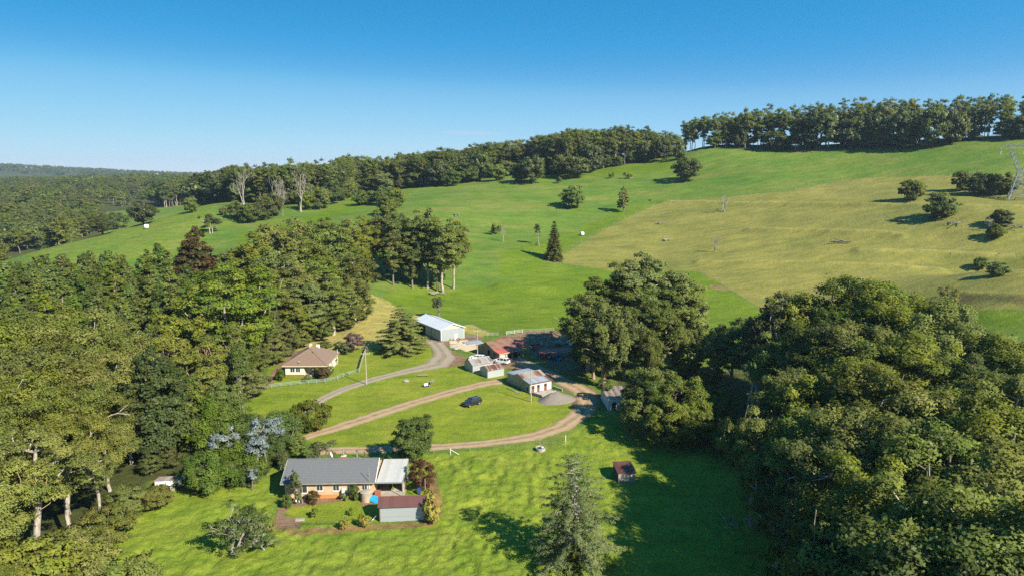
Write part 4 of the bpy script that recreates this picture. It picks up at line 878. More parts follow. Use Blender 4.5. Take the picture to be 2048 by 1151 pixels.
MB().box(0.0, Ls, -0.05, -0.003, -0.3, 0.35).box(-0.05, -0.002, 0, Ws, -0.3, 0.4).build('footing', M['stone'], t)

def small_shed(label, x, y, deg, L, W_, eave, ridge, roof, wall='zincwall', roof_n=8, gutter=False):
    t = site('tool_shed', x, y, deg, label, 'shed')
    prof = [(0, eave), (W_ / 2, ridge), (W_, eave)]
    walls_prof(t, L, prof, M[wall], M['zincwall_y'])
    o = 0.18; k = (ridge - eave) / (W_ / 2)
    a = dict(pick=roof) if callable(roof) else {}
    sheets(t, (-0.15, -o, eave - o * k + .05), (L + 0.15, -o, eave - o * k + .05), (L + 0.15, W_ / 2, ridge + .05), (-0.15, W_ / 2, ridge + .05), roof_n, None if a else roof, **a)
    sheets(t, (L + 0.15, W_ + o, eave - o * k + .05), (-0.15, W_ + o, eave - o * k + .05), (-0.15, W_ / 2, ridge + .05), (L + 0.15, W_ / 2, ridge + .05), roof_n, None if a else roof, **a)
    MB().tube((-0.16, W_ / 2, ridge + .08), (L + 0.16, W_ / 2, ridge + .08), 0.06).build('ridge_cap', M['zinc'], t)
    for yy in (0.0, W_): MB().box(-0.03, 0.05, yy - 0.04, yy + 0.04, -0.2, eave).build('corner_post', M['zinc'], t)
    return t
small_shed('small grey iron shed with plain grey gable roof between the driveway and the white cars', -10.6, 178.0, 31, 6.2, 4.8, 2.05, 3.15, M['oldroof'], roof_n=8)
t = small_shed('small iron shed with rust streaked roof sheets in front of the grey shed', -6.4, 173.2, 32, 5.0, 4.0, 2.0, 2.85, lambda i: M['rustroof'] if (i * 7 + i // 3) % 3 != 1 else M['rustpale'], roof_n=13)
MB().box(5.003, 5.06, 0.9, 1.9, 0.0, 1.8).build('door', M['darkwood'], t)

# --- the whitewashed barn with the three brown doors
t = site('barn', 4.4, 160.5, 32, 'whitewashed barn with three brown doors and partly rusted iron roof by the gravel pile', 'barn')
LB, WB = 6.4, 10.6; prof = [(0, 2.55), (WB * 0.26, 2.95), (WB * 0.5, 3.7), (WB * 0.68, 2.95), (WB, 2.75)]
walls_prof(t, LB, prof, M['whitewash'], mat_iron('mossy_iron_wall', (0.33, 0.39, 0.36), (0.16, 0.19, 0.16), 0.40, axis=1), thick=0.15)
def P(i, x, dz=0.05, dy=0.0): return (x, prof[i][0] + dy, prof[i][1] + dz)
sheets(t, P(0, -0.2, 0.03, -0.25), P(0, LB + 0.2, 0.03, -0.25), P(1, LB + 0.2), P(1, -0.2), 8, None, pick=lambda i: M['zinc'] if i < 7 else M['rustroof'])
sheets(t, P(1, -0.2, 0.07, -0.1), P(1, LB + 0.2, 0.07, -0.1), P(2, LB + 0.2, 0.07), P(2, -0.2, 0.07), 8, None, pick=lambda i: [M['rustroof'], M['rustroof'], M['rustpale'], M['rustpale'], M['rustpale'], M['rustpale'], M['rustroof'], M['rustpale']][i])
sheets(t, P(3, LB + 0.2, 0.07), P(3, -0.2, 0.07), P(2, -0.2, 0.07), P(2, LB + 0.2, 0.07), 8, M['zinc'])
sheets(t, P(4, LB + 0.2, 0.03, 0.25), P(4, -0.2, 0.03, 0.25), P(3, -0.2, 0.05), P(3, LB + 0.2, 0.05), 8, M['zinc'])
MB().tube(P(2, -0.22, 0.1), P(2, LB + 0.22, 0.1), 0.07).build('ridge_cap', M['rustpale'], t)
MB().box(-0.22, LB + 0.22, -0.33, -0.26, 2.42, 2.55).build('gutter', M['brown'], t)
for k, (xx, w) in enumerate(((0.55, 0.75), (2.1, 0.75), (4.2, 0.8))):
    d = MB().box(xx, xx + w, -0.05, -0.004, 0.02, 1.95); dd = d.build('door', M['brown'], t)
    MB().box(xx + 0.06, xx + w - 0.06, -0.08, -0.052, 1.25, 1.85).build('door_shade_panel', M['dark'], dd)  # flat dark panel on each door, painting in the shade beyond it
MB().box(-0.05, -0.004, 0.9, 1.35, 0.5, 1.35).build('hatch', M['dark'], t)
MB().box(0, LB, -0.03, -0.002, -0.3, 0.22).box(-0.04, -0.002, 0.1, WB - 0.1, -0.3, 0.12).build('footing', M['brown'], t)
MB().box(0.2, LB - 0.2, -2.2, -0.06, -0.2, 0.12).build('apron', M['concrete'], t)
def low_wall(label, a, b, hgt, thick, mat):
    A, B = gp(*a), gp(*b); d = B - A; L = float(np.hypot(d[0], d[1]))
    e = site('yard_wall', A[0], A[1], math.degrees(math.atan2(d[1], d[0])), label, 'wall'); n = max(2, int(L / 1.0))
    for i in range(n): MB().box(L * i / n + 0.005, L * (i + 1) / n - 0.005, 0, thick, -0.3, hgt - 0.002 * (i % 2)).build('wall_block', mat, e)
    MB().box(-0.03, L + 0.03, -0.04, thick + 0.04, hgt + 0.002, hgt + 0.07).build('coping', M['concrete'], e)
low_wall('low concrete yard wall running from the barn corner toward the gravel pile', (1062, 789), (1084, 796), 0.75, 0.2, M['concrete'])
low_wall('low concrete yard wall across the edge of the barn apron', (1085, 796), (1112, 785), 0.6, 0.2, M['concrete'])
low_wall('short dark yard wall on the right of the barn apron', (1105, 776), (1124, 782), 0.6, 0.2, M['concrete'])
for i, (px, py, dx) in enumerate(((1013, 776, 0), (1022, 779, 0.4))):
    p = gp(px, py); e = MB().tube((0, 0, 0.12), (4.2 - dx, 0, 0.14), 0.07); o = e.build('steel_pipe', M['steel'], None, True); o.location = p; o.rotation_euler = (0, 0, math.radians(-52)); tag(o, ['galvanised pipe lying in grass along the side wall of the barn, upper of two', 'galvanised pipe lying in grass along the side wall of the barn, lower of two'][i], 'pipe', 'pipes beside the barn')
# gravel heap
c = gp(1111, 800); g = np.random.default_rng(5); n = 40
u = np.linspace(-1, 1, n); X, Y = np.meshgrid(u, u); Rr = np.hypot(X, Y); Z = np.maximum(0, 1 - np.hypot(X - 0.12, Y - 0.1)) * 2.2 + np.maximum(0, 0.6 - np.hypot(X + 0.3, Y + 0.1)) * 1.0
Z = Z * (0.88 + 0.24 * vnoise(X * 3, Y * 3, 3)) + 0.1 * vnoise(X * 12, Y * 12, 4) * (Z > 0.05) - 0.12 * (Rr > 0.97)
V = np.stack([X * 4.9, Y * 3.5, Z - 0.03], -1).reshape(-1, 3); i = np.arange(n * n).reshape(n, n)
o = link('gravel_heap', mesh_np('gravel_heap', V, np.stack([i[:-1, :-1], i[:-1, 1:], i[1:, 1:], i[1:, :-1]], -1).reshape(-1, 4), M['gravel'], True), None, tuple(c)); o.rotation_euler = (0, 0, math.radians(20)); tag(o, 'broad heap of grey gravel beside the power pole and barn', 'gravel heap', kind='stuff')

# --- the tan dairy with tiled roof and red verandah
t = site('dairy', -3.7, 190.4, 37, 'tan dairy building with mottled tile roof and red iron verandah in the yard', 'building')
LD, WD = 8.6, 11.0; pr = [(2.6, 2.5), (6.2, 3.95), (WD, 2.3)]
walls_prof(t, LD, [(0, 1.95), (2.6, 2.35), (6.2, 3.75), (WD, 2.1)], M['tanwall'], thick=0.2)
tile_slope(t, [(-0.3, 2.4, 2.5), (LD + 0.3, 2.4, 2.5), (LD + 0.3, 6.2, 4.0), (-0.3, 6.2, 4.0)], 1, 0.36, M['dairytile']); tile_slope(t, [(LD + 0.3, WD + 0.3, 2.15), (-0.3, WD + 0.3, 2.15), (-0.3, 6.2, 4.0), (LD + 0.3, 6.2, 4.0)], 1, 0.36, M['dairytile'])
MB().tube((-0.3, 6.2, 4.05), (LD + 0.3, 6.2, 4.05), 0.12).build('ridge_cap', M['dairytile'], t)
sheets(t, (-0.25, -0.5, 1.98), (LD + 0.2, -0.5, 1.98), (LD + 0.2, 2.5, 2.48), (-0.25, 2.5, 2.48), 11, M['redroof'])
for xx in (0.0, 2.2, 4.4, 6.6, 8.5): MB().box(xx - 0.06, xx + 0.06, -0.42, -0.3, -0.2, 1.93).build('verandah_post', M['cream'], t)
MB().box(-0.25, LD + 0.2, -0.5, -0.42, 1.78, 1.93).build('fascia', M['cream'], t)
MB().box(0.2, 2.0, -0.04, -0.003, 0.0, 1.7).build('wall_panel', M['cream'], t)
MB().box(3.0, 7.5, -0.03, -0.003, 0.1, 1.7).build('bay_shade_panel', M['dark'], t)  # dark sheet on the wall, coloured as the bay's shaded inside
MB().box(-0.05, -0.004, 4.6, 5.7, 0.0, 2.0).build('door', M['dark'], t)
window(t, 1.6, 0.9, 1.3, 0.8, -0.0, 'brown', 2, axis='y')
# skillion annexe on the right
sheets(t, (LD + 0.3, 1.2, 2.0), (LD + 3.6, 1.2, 2.0), (LD + 3.6, 4.2, 2.65), (LD + 0.3, 4.2, 2.65), 5, M['redroof'], 'annexe_sheet'); sheets(t, (LD + 3.2, 7.5, 2.2), (LD + 0.3, 7.5, 2.2), (LD + 0.3, 4.25, 2.7), (LD + 3.2, 4.25, 2.7), 4, M['redroof'], 'annexe_sheet')
for xx, yy in ((LD + 3.4, 1.5), (LD + 3.4, 4.2), (LD + 3.0, 7.2), (LD + 1.7, 1.5)): MB().box(xx - 0.06, xx + 0.06, yy - 0.06, yy + 0.06, -0.2, 2.1).build('verandah_post', M['cream'], t)

# --- cream cottage with hipped brown tile roof
t = site('cottage', -60.0, 174.4, 0.5, 'cream cottage with hipped brown tile roof and front porch behind the pale green fence', 'house')
CW_, CD = 10.6, 12.6
MB().box(0, 5.0, 0, 0.25, -0.4, 2.8).build('wall', M['creamwall'], t); MB().box(5.0, CW_, 2.4, 2.65, -0.4, 2.8).build('wall', M['creamwall'], t); MB().box(4.75, 5.0, 0.253, 2.4, -0.4, 2.8).build('wall', M['cream'], t)
MB().box(0, 0.25, 0.253, CD, -0.4, 2.8).build('wall', M['creamwall'], t); MB().box(CW_ - 0.25, CW_, 2.653, CD, -0.4, 2.8).build('wall', M['creamwall'], t); MB().box(0.253, CW_ - 0.253, CD - 0.25, CD, -0.4, 2.8).build('wall', M['creamwall'], t)
MB().box(-0.02, 5.02, -0.04, -0.003, -0.4, 0.35).build('footing', M['chimney'], t)
o_ = 0.6; zE = 2.82; x0, x1, y0, y1 = -o_, CW_ + o_, -o_, CD + o_; ra, rb = (CW_ / 2, 5.0, 6.1), (CW_ / 2, 7.4, 6.1)
tile_slope(t, [(x0, y0, zE), (x1, y0, zE), ra, ra], 1, 0.34, M['browntile']); tile_slope(t, [(x1, y0, zE), (x1, y1, zE), rb, ra], 1, 0.34, M['browntile'])
tile_slope(t, [(x1, y1, zE), (x0, y1, zE), rb, rb], 1, 0.34, M['browntile']); tile_slope(t, [(x0, y1, zE), (x0, y0, zE), ra, rb], 1, 0.34, M['browntile'])
for a, b in (((x0, y0, zE), ra), ((x1, y0, zE), ra), ((x1, y1, zE), rb), ((x0, y1, zE), rb), (ra, rb)): MB().tube(np.array(a) + (0, 0, .06), np.array(b) + (0, 0, .06), 0.11, n=6).build('ridge_cap', M['browntile'], t)
MB().box(x0, x1, y0 - 0.06, y0 - 0.005, zE - 0.2, zE + 0.02).build('gutter', M['cream'], t); MB().box(x1 + 0.005, x1 + 0.06, y0, y1, zE - 0.2, zE + 0.02).build('gutter', M['greywood'], t)
MB().box(x0 + 0.05, x1 - 0.05, y0 + 0.05, y1 - 0.05, zE - 0.16, zE - 0.08).build('soffit', M['cream'], t)
window(t, 1.3, 0.95, 1.25, 1.3, 0.0, 'white', 2, name='window'); window(t, 2.75, 0.95, 1.25, 1.3, 0.0, 'white', 2, name='window')
window(t, 6.2, 0.8, 1.5, 1.4, 2.4, 'white', 3); MB().box(8.4, 9.3, 2.34, 2.395, 0.0, 2.1).build('door', M['brown'], t)
for xx in (7.4, 10.3): MB().box(xx - 0.2, xx + 0.2, 0.0, 0.4, -0.3, 2.66).build('porch_column', M['tanwall'], t)
MB().box(5.0, CW_, 0.0, 2.39, -0.4, 0.1).build('porch_floor', M['concrete'], t); MB().box(7.62, 10.08, 0.1, 0.25, 0.1, 0.85).build('porch_wall', M['creamwall'], t)
window(t, 6.0, 0.9, 1.2, 1.2, CW_ + 0.03, 'white', 2, axis='y', sill=False)
MB().box(4.4, 5.1, 7.6, 8.2, 5.0, 6.7).build('chimney', M['cream'], t); MB().box(6.0, 6.9, 8.6, 9.0, 5.2, 6.2).build('vent_box', M['white'], t); MB().tube((6.4, 3.6, 4.6), (6.4, 3.6, 5.5), 0.12).build('roof_vent', M['dark'], t)
MB().lathe([(0.02, 0.0), (0.32, 0.06), (0.42, 0.2), (0.40, 0.2), (0.3, 0.08), (0.01, 0.03)], 14, (3.7, 0.35, 3.5)).build('satellite_dish', M['steel'], t)
MB().tube((10.9, 12.0, 0), (10.9, 12.0, 4.0), 0.06).build('downpipe', M['white'], t)

# --- the near brick house with the grey roof and the carport
t = site('brick_house', -37.8, 106.35, 2.0, 'long low cream brick house with grey tile roof and attached pale carport', 'house')
HL, HD = 14.8, 8.6
MB().box(0, HL, 0, 0.24, -0.4, 2.85).build('wall', M['brick'], t); MB().box(0, HL, HD - 0.24, HD, -0.4, 2.85).build('wall', M['brick'], t)
inner = [(0.243, -0.4), (HD - 0.243, -0.4), (HD - 0.243, 2.85), (HD / 2, 4.75), (0.243, 2.85)]
MB().extrude_x(inner, 0, 0.24).build('wall', M['brick'], t); MB().extrude_x(inner, HL - 0.24, HL).build('wall', M['brick'], t)
MB().box(4.6, 9.4, -0.06, -0.003, -0.4, 0.62).build('base_course', M['orangebrick'], t)
zr = 5.0; ze = 2.92; ov = 0.55
tile_slope(t, [(-ov, -ov, ze), (HL + 0.25, -ov, ze), (HL + 0.25, HD / 2, zr), (-ov, HD / 2, zr)], 1, 0.33, M['greytile']); tile_slope(t, [(HL + 0.25, HD + ov, ze), (-ov, HD + ov, ze), (-ov, HD / 2, zr), (HL + 0.25, HD / 2, zr)], 1, 0.33, M['greytile'])
MB().tube((-ov, HD / 2, zr + .05), (HL + 0.25, HD / 2, zr + .05), 0.12, n=6).build('ridge_cap', M['greytile'], t)
MB().slab((-ov - 0.05, -ov - .05, ze - 0.02), (-ov - 0.004, -ov - .05, ze - 0.02), (-ov - 0.004, HD / 2, zr + 0.02), (-ov - 0.05, HD / 2, zr + 0.02), 0.2).slab((-ov - 0.05, HD / 2, zr + .02), (-ov - 0.004, HD / 2, zr + .02), (-ov - 0.004, HD + ov, ze - .02), (-ov - 0.05, HD + ov, ze - .02), 0.2).build('barge_board', M['white'], t)
MB().slab((HL + 0.26, -ov - .05, ze + 0.05), (HL + 0.36, -ov - .05, ze + 0.05), (HL + 0.36, HD / 2, zr + 0.09), (HL + 0.26, HD / 2, zr + 0.09), 0.2).build('barge_board', M['white'], t)
MB().box(-ov, HL + 0.25, -ov - 0.12, -ov - 0.005, ze - 0.17, ze - 0.03).build('gutter', M['greywood'], t)
MB().box(-ov + .05, HL, -ov + .03, -0.005, ze - 0.14, ze - 0.08).build('soffit', M['white'], t)
for xx, w, h, z, pn in ((2.0, 1.7, 1.3, 0.95, 2), (5.2, 1.1, 0.95, 1.3, 2), (7.9, 1.1, 1.15, 1.25, 2), (10.2, 0.9, 1.3, 1.05, 2), (12.7, 0.95, 0.85, 1.35, 2)): window(t, xx, z, w, h, 0.0, 'white', pn)
for xx in (0.12, 13.9): MB().box(xx, xx + 0.1, -0.12, -0.02, -0.1, 2.75).build('downpipe', M['white'], t)
MB().box(8.6, 9.35, HD / 2 - 0.1, HD / 2 + 0.5, 4.6, 5.45).build('chimney', M['chimney'], t); MB().box(8.55, 9.4, HD / 2 - 0.15, HD / 2 + 0.55, 5.452, 5.53).build('chimney_cap', M['cream'], t); MB().tube((8.95, HD / 2 + 0.2, 5.53), (8.95, HD / 2 + 0.2, 6.6), 0.14).build('flue', M['steel'], t)
f = MB().tube((11.2, HD / 2 + 0.3, 4.8), (11.2, HD / 2 + 0.3, 6.2), 0.13).build('flue', M['steel'], t); MB().tube((11.2, HD / 2 + 0.3, 6.2), (11.2, HD / 2 + 0.3, 6.42), 0.18).build('cowl', M['brown'], f)
MB().tube((14.0, 0.4, 3.1), (14.0, 0.4, 4.2), 0.045).build('vent_pipe', M['steel'], t)
MB().tube((14.05, -0.45, 2.9), (14.05, -0.45, 5.6), 0.04).build('antenna_mast', M['steel'], t)
MB().box(9.5, 10.05, -0.65, -0.1, 0.0, 1.75).build('water_heater', M['white'], t)
MB().box(9.35, 9.45, -0.7, -0.1, 0.0, 0.1).build('heater_base', M['concrete'], t)
MB().box(10.9, 11.6, -0.45, -0.08, 0.05, 0.75).build('air_conditioner', M['steel'], t)
# carport
cp = dict(x0=HL + 0.35, x1=HL + 4.75, y0=-0.35, y1=8.3)
sheets(t, (cp['x0'], cp['y0'], 2.78), (cp['x1'], cp['y0'], 2.78), (cp['x1'], cp['y1'], 3.1), (cp['x0'], cp['y1'], 3.1), 6, M['whiteroof'], 'carport_sheet')
MB().box(cp['x0'], cp['x1'], -0.42, -0.355, 2.6, 2.80).build('carport_beam', M['steel'], t); MB().box(cp['x1'], cp['x1'] + 0.06, -0.35, 8.3, 2.62, 2.9).build('carport_beam', M['steel'], t)
for yy in (-0.2, 2.8, 5.6, 8.1): MB().box(cp['x1'] - 0.12, cp['x1'] - 0.02, yy, yy + 0.1, -0.2, 2.7).build('carport_post', M['steel'], t)
MB().box(cp['x1'] - 1.1, cp['x1'] - 0.13, 5.0, 5.2, -0.2, 2.7).box(cp['x1'] - 0.32, cp['x1'] - 0.13, 1.6, 4.99, -0.2, 2.2).build('carport_wall', M['brick'], t)
MB().box(HL + 0.1, cp['x1'] - 0.13, 5.6, 5.75, -0.2, 2.72).build('carport_wall', M['darkwood'], t)
MB().box(HL + 0.05, cp['x1'] + 0.2, -0.6, 8.3, -0.3, 0.07).build('carport_floor', M['concrete'], t)
MB().box(HL + 0.1, HL + 1.0, -0.5, 0.25, 0.07, 1.2).build('brick_pier', M['chimney'], t)
# aerial dish behind, leaning on the back slope
d = MB().lathe([(0.02, 0.0), (0.4, 0.08), (0.52, 0.22), (0.5, 0.22), (0.36, 0.1), (0.01, 0.03)], 14).build('satellite_dish', M['white'], t); d.location = (6.4, HD / 2 + 1.2, 5.2); d.rotation_euler = (0.2, math.radians(68), 0.3)
MB().tube((6.6, HD / 2 + 1.2, 4.3), (6.6, HD / 2 + 1.2, 5.2), 0.04).build('dish_mast', M['steel'], t)
# tank, tarpaulin, garden things
p = gp(733, 1000); o = empty('water_tank', tuple(p), 0, 'squat stained concrete water tank against the brick house', 'water tank')
MB().lathe([(0.92, -0.1), (0.92, 1.55), (0.9, 1.6)], 20).build('tank_wall', mat_plain('stained_tank_concrete', (0.42, 0.33, 0.22), 0.9, var=0.4, scale=1.2), o); MB().lathe([(0.98, 1.602), (0.7, 1.75), (0.12, 1.85)], 20).build('lid', M['concrete'], o)
p = gp(750, 1003); g = np.random.default_rng(3); n = 9; u = np.linspace(0, 1, n); X, Y = np.meshgrid(u, u); Z = 0.75 - 0.35 * X + 0.18 * vnoise(X * 4, Y * 4, 8) - 0.5 * (Y < 0.12)
V = np.stack([X * 1.9 - 0.9, Y * 1.1 - 0.4, Z], -1).reshape(-1, 3); i = np.arange(n * n).reshape(n, n); o = empty('tarpaulin', tuple(p), math.radians(-15), 'bright blue tarpaulin thrown over a low heap beside the tank', 'tarpaulin')
link('cover', mesh_np('cover', V, np.stack([i[:-1, :-1], i[:-1, 1:], i[1:, 1:], i[1:, :-1]], -1).reshape(-1, 4), M['blue'], True), o); MB().box(-0.8, 0.9, -0.3, 0.6, -0.05, 0.3).build('load', M['darkwood'], o)
p = gp(733, 1008); o = MB().box(-1.0, 1.0, -0.45, 0.45, -0.1, 0.06).build('paving_slab', mat_plain('red_paving', (0.26, 0.12, 0.085), 0.9), None, loc=tuple(p)); tag(o, 'reddish paving slab on the lawn in front of the tank', 'paving')
for i, (px, py, c, lab) in enumerate(((592, 1002, 'white', 'white tub among the pots by the brick wall'), (599, 1003, 'white', 'white pail at the foot of the brick wall'), (607, 1002, 'white', 'white pot right of the tubs by the bare shrub'), (586, 1001, 'steel', 'blue grey bin left of the white tubs by the wall'))):
    p = gp(px, py); o = empty('garden_pot', tuple(p), 0, lab, 'pot'); MB().lathe([(0.13, -0.03), (0.2, 0.38), (0.22, 0.42)], 12).build('pot_body', M[c], o); MB().lathe([(0.19, 0.421), (0.02, 0.44)], 12).build('soil', M['darkwood'], o)
p = gp(600, 1039); o = MB().box(-0.7, 0.7, -0.35, 0.35, -0.1, 0.12).build('rubble_slab', M['concrete'], None, loc=tuple(p), rot=(0, 0, 0.15)); tag(o, 'pale broken slab on the bare soil of the garden', 'slab')
# maroon roofed shed in front
t = site('garden_shed', -20.55, 98.75, 4.5, 'corrugated grey garden shed with maroon gable roof in front of the carport', 'shed')
SL, SW = 6.8, 3.0
walls_prof(t, SL, [(0, 2.55), (SW / 2, 3.3), (SW, 2.55)], mat_iron('horizontal_zinc_wall', (0.46, 0.50, 0.53), (0.44, 0.34, 0.22), 0.10, axis=2, sheetvar=0.1), M['brown'], thick=0.08)
sheets(t, (-0.35, -0.3, 2.45), (SL + 0.25, -0.3, 2.45), (SL + 0.25, SW / 2, 3.42), (-0.35, SW / 2, 3.42), 9, M['maroon']); sheets(t, (SL + 0.25, SW + 0.3, 2.45), (-0.35, SW + 0.3, 2.45), (-0.35, SW / 2, 3.42), (SL + 0.25, SW / 2, 3.42), 9, M['maroon'])
MB().tube((-0.36, SW / 2, 3.46), (SL + 0.26, SW / 2, 3.46), 0.07).build('ridge_cap', M['brown'], t)
for xx in (-0.02, SL + 0.02): MB().box(xx - 0.07, xx + 0.07, -0.07, -0.004, -0.2, 2.5).build('corner_post', M['brown'], t)
for zz in (0.8, 1.65): MB().box(0.06, SL - 0.06, -0.02, -0.003, zz, zz + 0.03).build('sheet_lap', M['zinc'], t)
a = gp(738, 1047); b = gp(757, 1036); o = MB().tube((0, 0, 0.08), tuple(np.array((b[0] - a[0], b[1] - a[1], 0.9))), 0.05).build('steel_pipe', M['steel'], None, True, loc=tuple(a)); tag(o, 'grey pipe leaning against the left corner of the maroon roofed shed', 'pipe')
p = gp(838, 987); o = empty('wheelie_bin', tuple(p), 0.2, 'grey blue wheelie bin behind the right end of the maroon roofed shed', 'bin'); MB().poly([(-.22, -.25, .1), (.22, -.25, .1), (.22, .25, .1), (-.22, .25, .1), (-.29, -.34, .95), (.29, -.34, .95), (.29, .34, .95), (-.29, .34, .95)], [(3, 2, 1, 0), (4, 5, 6, 7), (0, 1, 5, 4), (1, 2, 6, 5), (2, 3, 7, 6), (3, 0, 4, 7)]).build('bin_body', M['darkblue'], o); MB().box(-.31, .31, -.36, .36, .952, 1.02).build('lid', M['darkblue'], o)
p = gp(851, 1002); o = MB().tube((0, 0, -0.3), (0, 0, 4.0), 0.06).build('clothes_post', M['greywood'], None, loc=tuple(p)); tag(o, 'tall thin post standing at the right end of the maroon roofed shed', 'post')

# --- vine covered shed on the right track
t = site('creamery_shed', 21.9, 148.8, 4, 'old whitewashed shed with rusty roof half buried under creeper by the right track', 'shed')
walls_prof(t, 4.9, [(0, 2.8), (8.4, 2.9)], M['whitewash'], None, thick=0.15)
sheets(t, (-0.15, -0.2, 2.84), (5.05, -0.2, 2.84), (5.05, 8.5, 2.98), (-0.15, 8.5, 2.98), 7, None, pick=lambda i: M['rustroof'] if i % 2 else M['rustpale'])
MB().box(0.9, 1.8, -0.04, -0.003, 0, 1.9).build('door', M['dark'], t); MB().box(3.0, 3.8, -0.03, -0.003, 0.9, 1.6).build('hatch', M['greywood'], t)
# --- timber shed in the shade
t = site('timber_shed', 18.6, 112.2, 4, 'low timber shed with dark red striped iron roof standing in the tree shade', 'shed')
walls_prof(t, 3.1, [(0, 1.75), (4.2, 1.95)], M['greywood'], M['darkwood'], thick=0.08)
sheets(t, (-0.15, -0.2, 1.79), (3.25, -0.2, 1.79), (3.25, 4.4, 2.03), (-0.15, 4.4, 2.03), 5, None, pick=lambda i: M['maroon'] if i % 2 == 0 else M['rustroof'])
for i in range(10): MB().box(0.02 + 0.308 * i, 0.02 + 0.308 * i + 0.29, -0.035, -0.003, 0.0, 1.7).build('wall_board', M['greywood'], t)
# --- poultry house
t = site('poultry_house', -61.0, 109.1, 8, 'white fronted poultry house with rusty roof at the edge of the left wood', 'coop')
MB().box(0, 4.5, 2.0, 2.1, -0.3, 1.5).build('wall', M['darkwood'], t); MB().box(0, 0.1, 0, 1.99, -0.3, 1.6).build('wall', M['brown'], t); MB().box(4.4, 4.5, 0, 1.99, -0.3, 1.6).build('wall', M['brown'], t)
MB().box(0.1, 4.4, 0.0, 0.06, 0.85, 1.75).build('front_panel', M['white'], t)
for xx in (0.8, 3.1): MB().box(xx, xx + 0.75, -0.03, -0.003, 0.9, 1.25).build('hatch', M['dark'], t)
for xx in (0.15, 1.1, 2.1, 2.9, 3.9, 4.35): MB().box(xx - 0.04, xx + 0.04, -0.03, 0.05, -0.2, 0.85).build('post', M['brown'], t)
for zz in (0.1, 0.5): MB().box(0.1, 4.4, -0.065, -0.034, zz, zz + 0.09).build('rail', M['brown'], t)
MB().box(2.5, 3.2, -0.1, -0.067, -0.1, 0.75).build('door', M['concrete'], t); MB().box(0.15, 4.35, 0.9, 1.0, -0.2, 0.84).build('interior_shade_panel', M['dark'], t)  # the black panel paints in the shade inside the coop
sheets(t, (-0.15, -0.1, 1.8), (4.65, -0.1, 1.8), (4.65, 2.3, 1.55), (-0.15, 2.3, 1.55), 6, M['rustpale'])

# ------------------------------------------------------------------ vehicles
def wheel(parent, x, y, r=0.38, w=0.25, side=1):
    n = 18
    def ring(rad, yy): return [(x + rad * math.cos(2 * math.pi * i / n), yy, r + rad * math.sin(2 * math.pi * i / n)) for i in range(n)]
    prof = [(r * 0.62, -w / 2), (r * 0.93, -w / 2), (r, -w / 2 + 0.05), (r, w / 2 - 0.05), (r * 0.93, w / 2), (r * 0.62, w / 2)]
    m = MB(); pts = []
    for rad, yy in prof: pts += ring(rad, y + yy)
    m.poly(pts, [(j * n + i, (j + 1) * n + i, (j + 1) * n + (i + 1) % n, j * n + (i + 1) % n) for j in range(5) for i in range(n)])
    wo = empty('wheel', (0, 0, 0)); wo.parent = parent; m.build('tyre', M['black'], wo, True)
    r2 = MB(); yo = y + side * (w / 2 - 0.03); c = (x, yo, r); R_ = ring(r * 0.64, yo)
    r2.poly([c] + R_, [(0, 1 + i, 1 + (i + 1) % n) for i in range(n)])
    for k in range(5):
        a = 2 * math.pi * k / 5; d = np.array((math.cos(a), 0, math.sin(a))); e = np.array((-math.sin(a), 0, math.cos(a))) * 0.035; p0 = np.array((x, yo + side * 0.02, r)) + d * 0.03; p1 = np.array((x, yo + side * 0.02, r)) + d * r * 0.6
        r2.poly([p0 - e, p0 + e, p1 + e, p1 - e], [(0, 1, 2, 3)])
    r2.build('rim', M['rim'], wo)
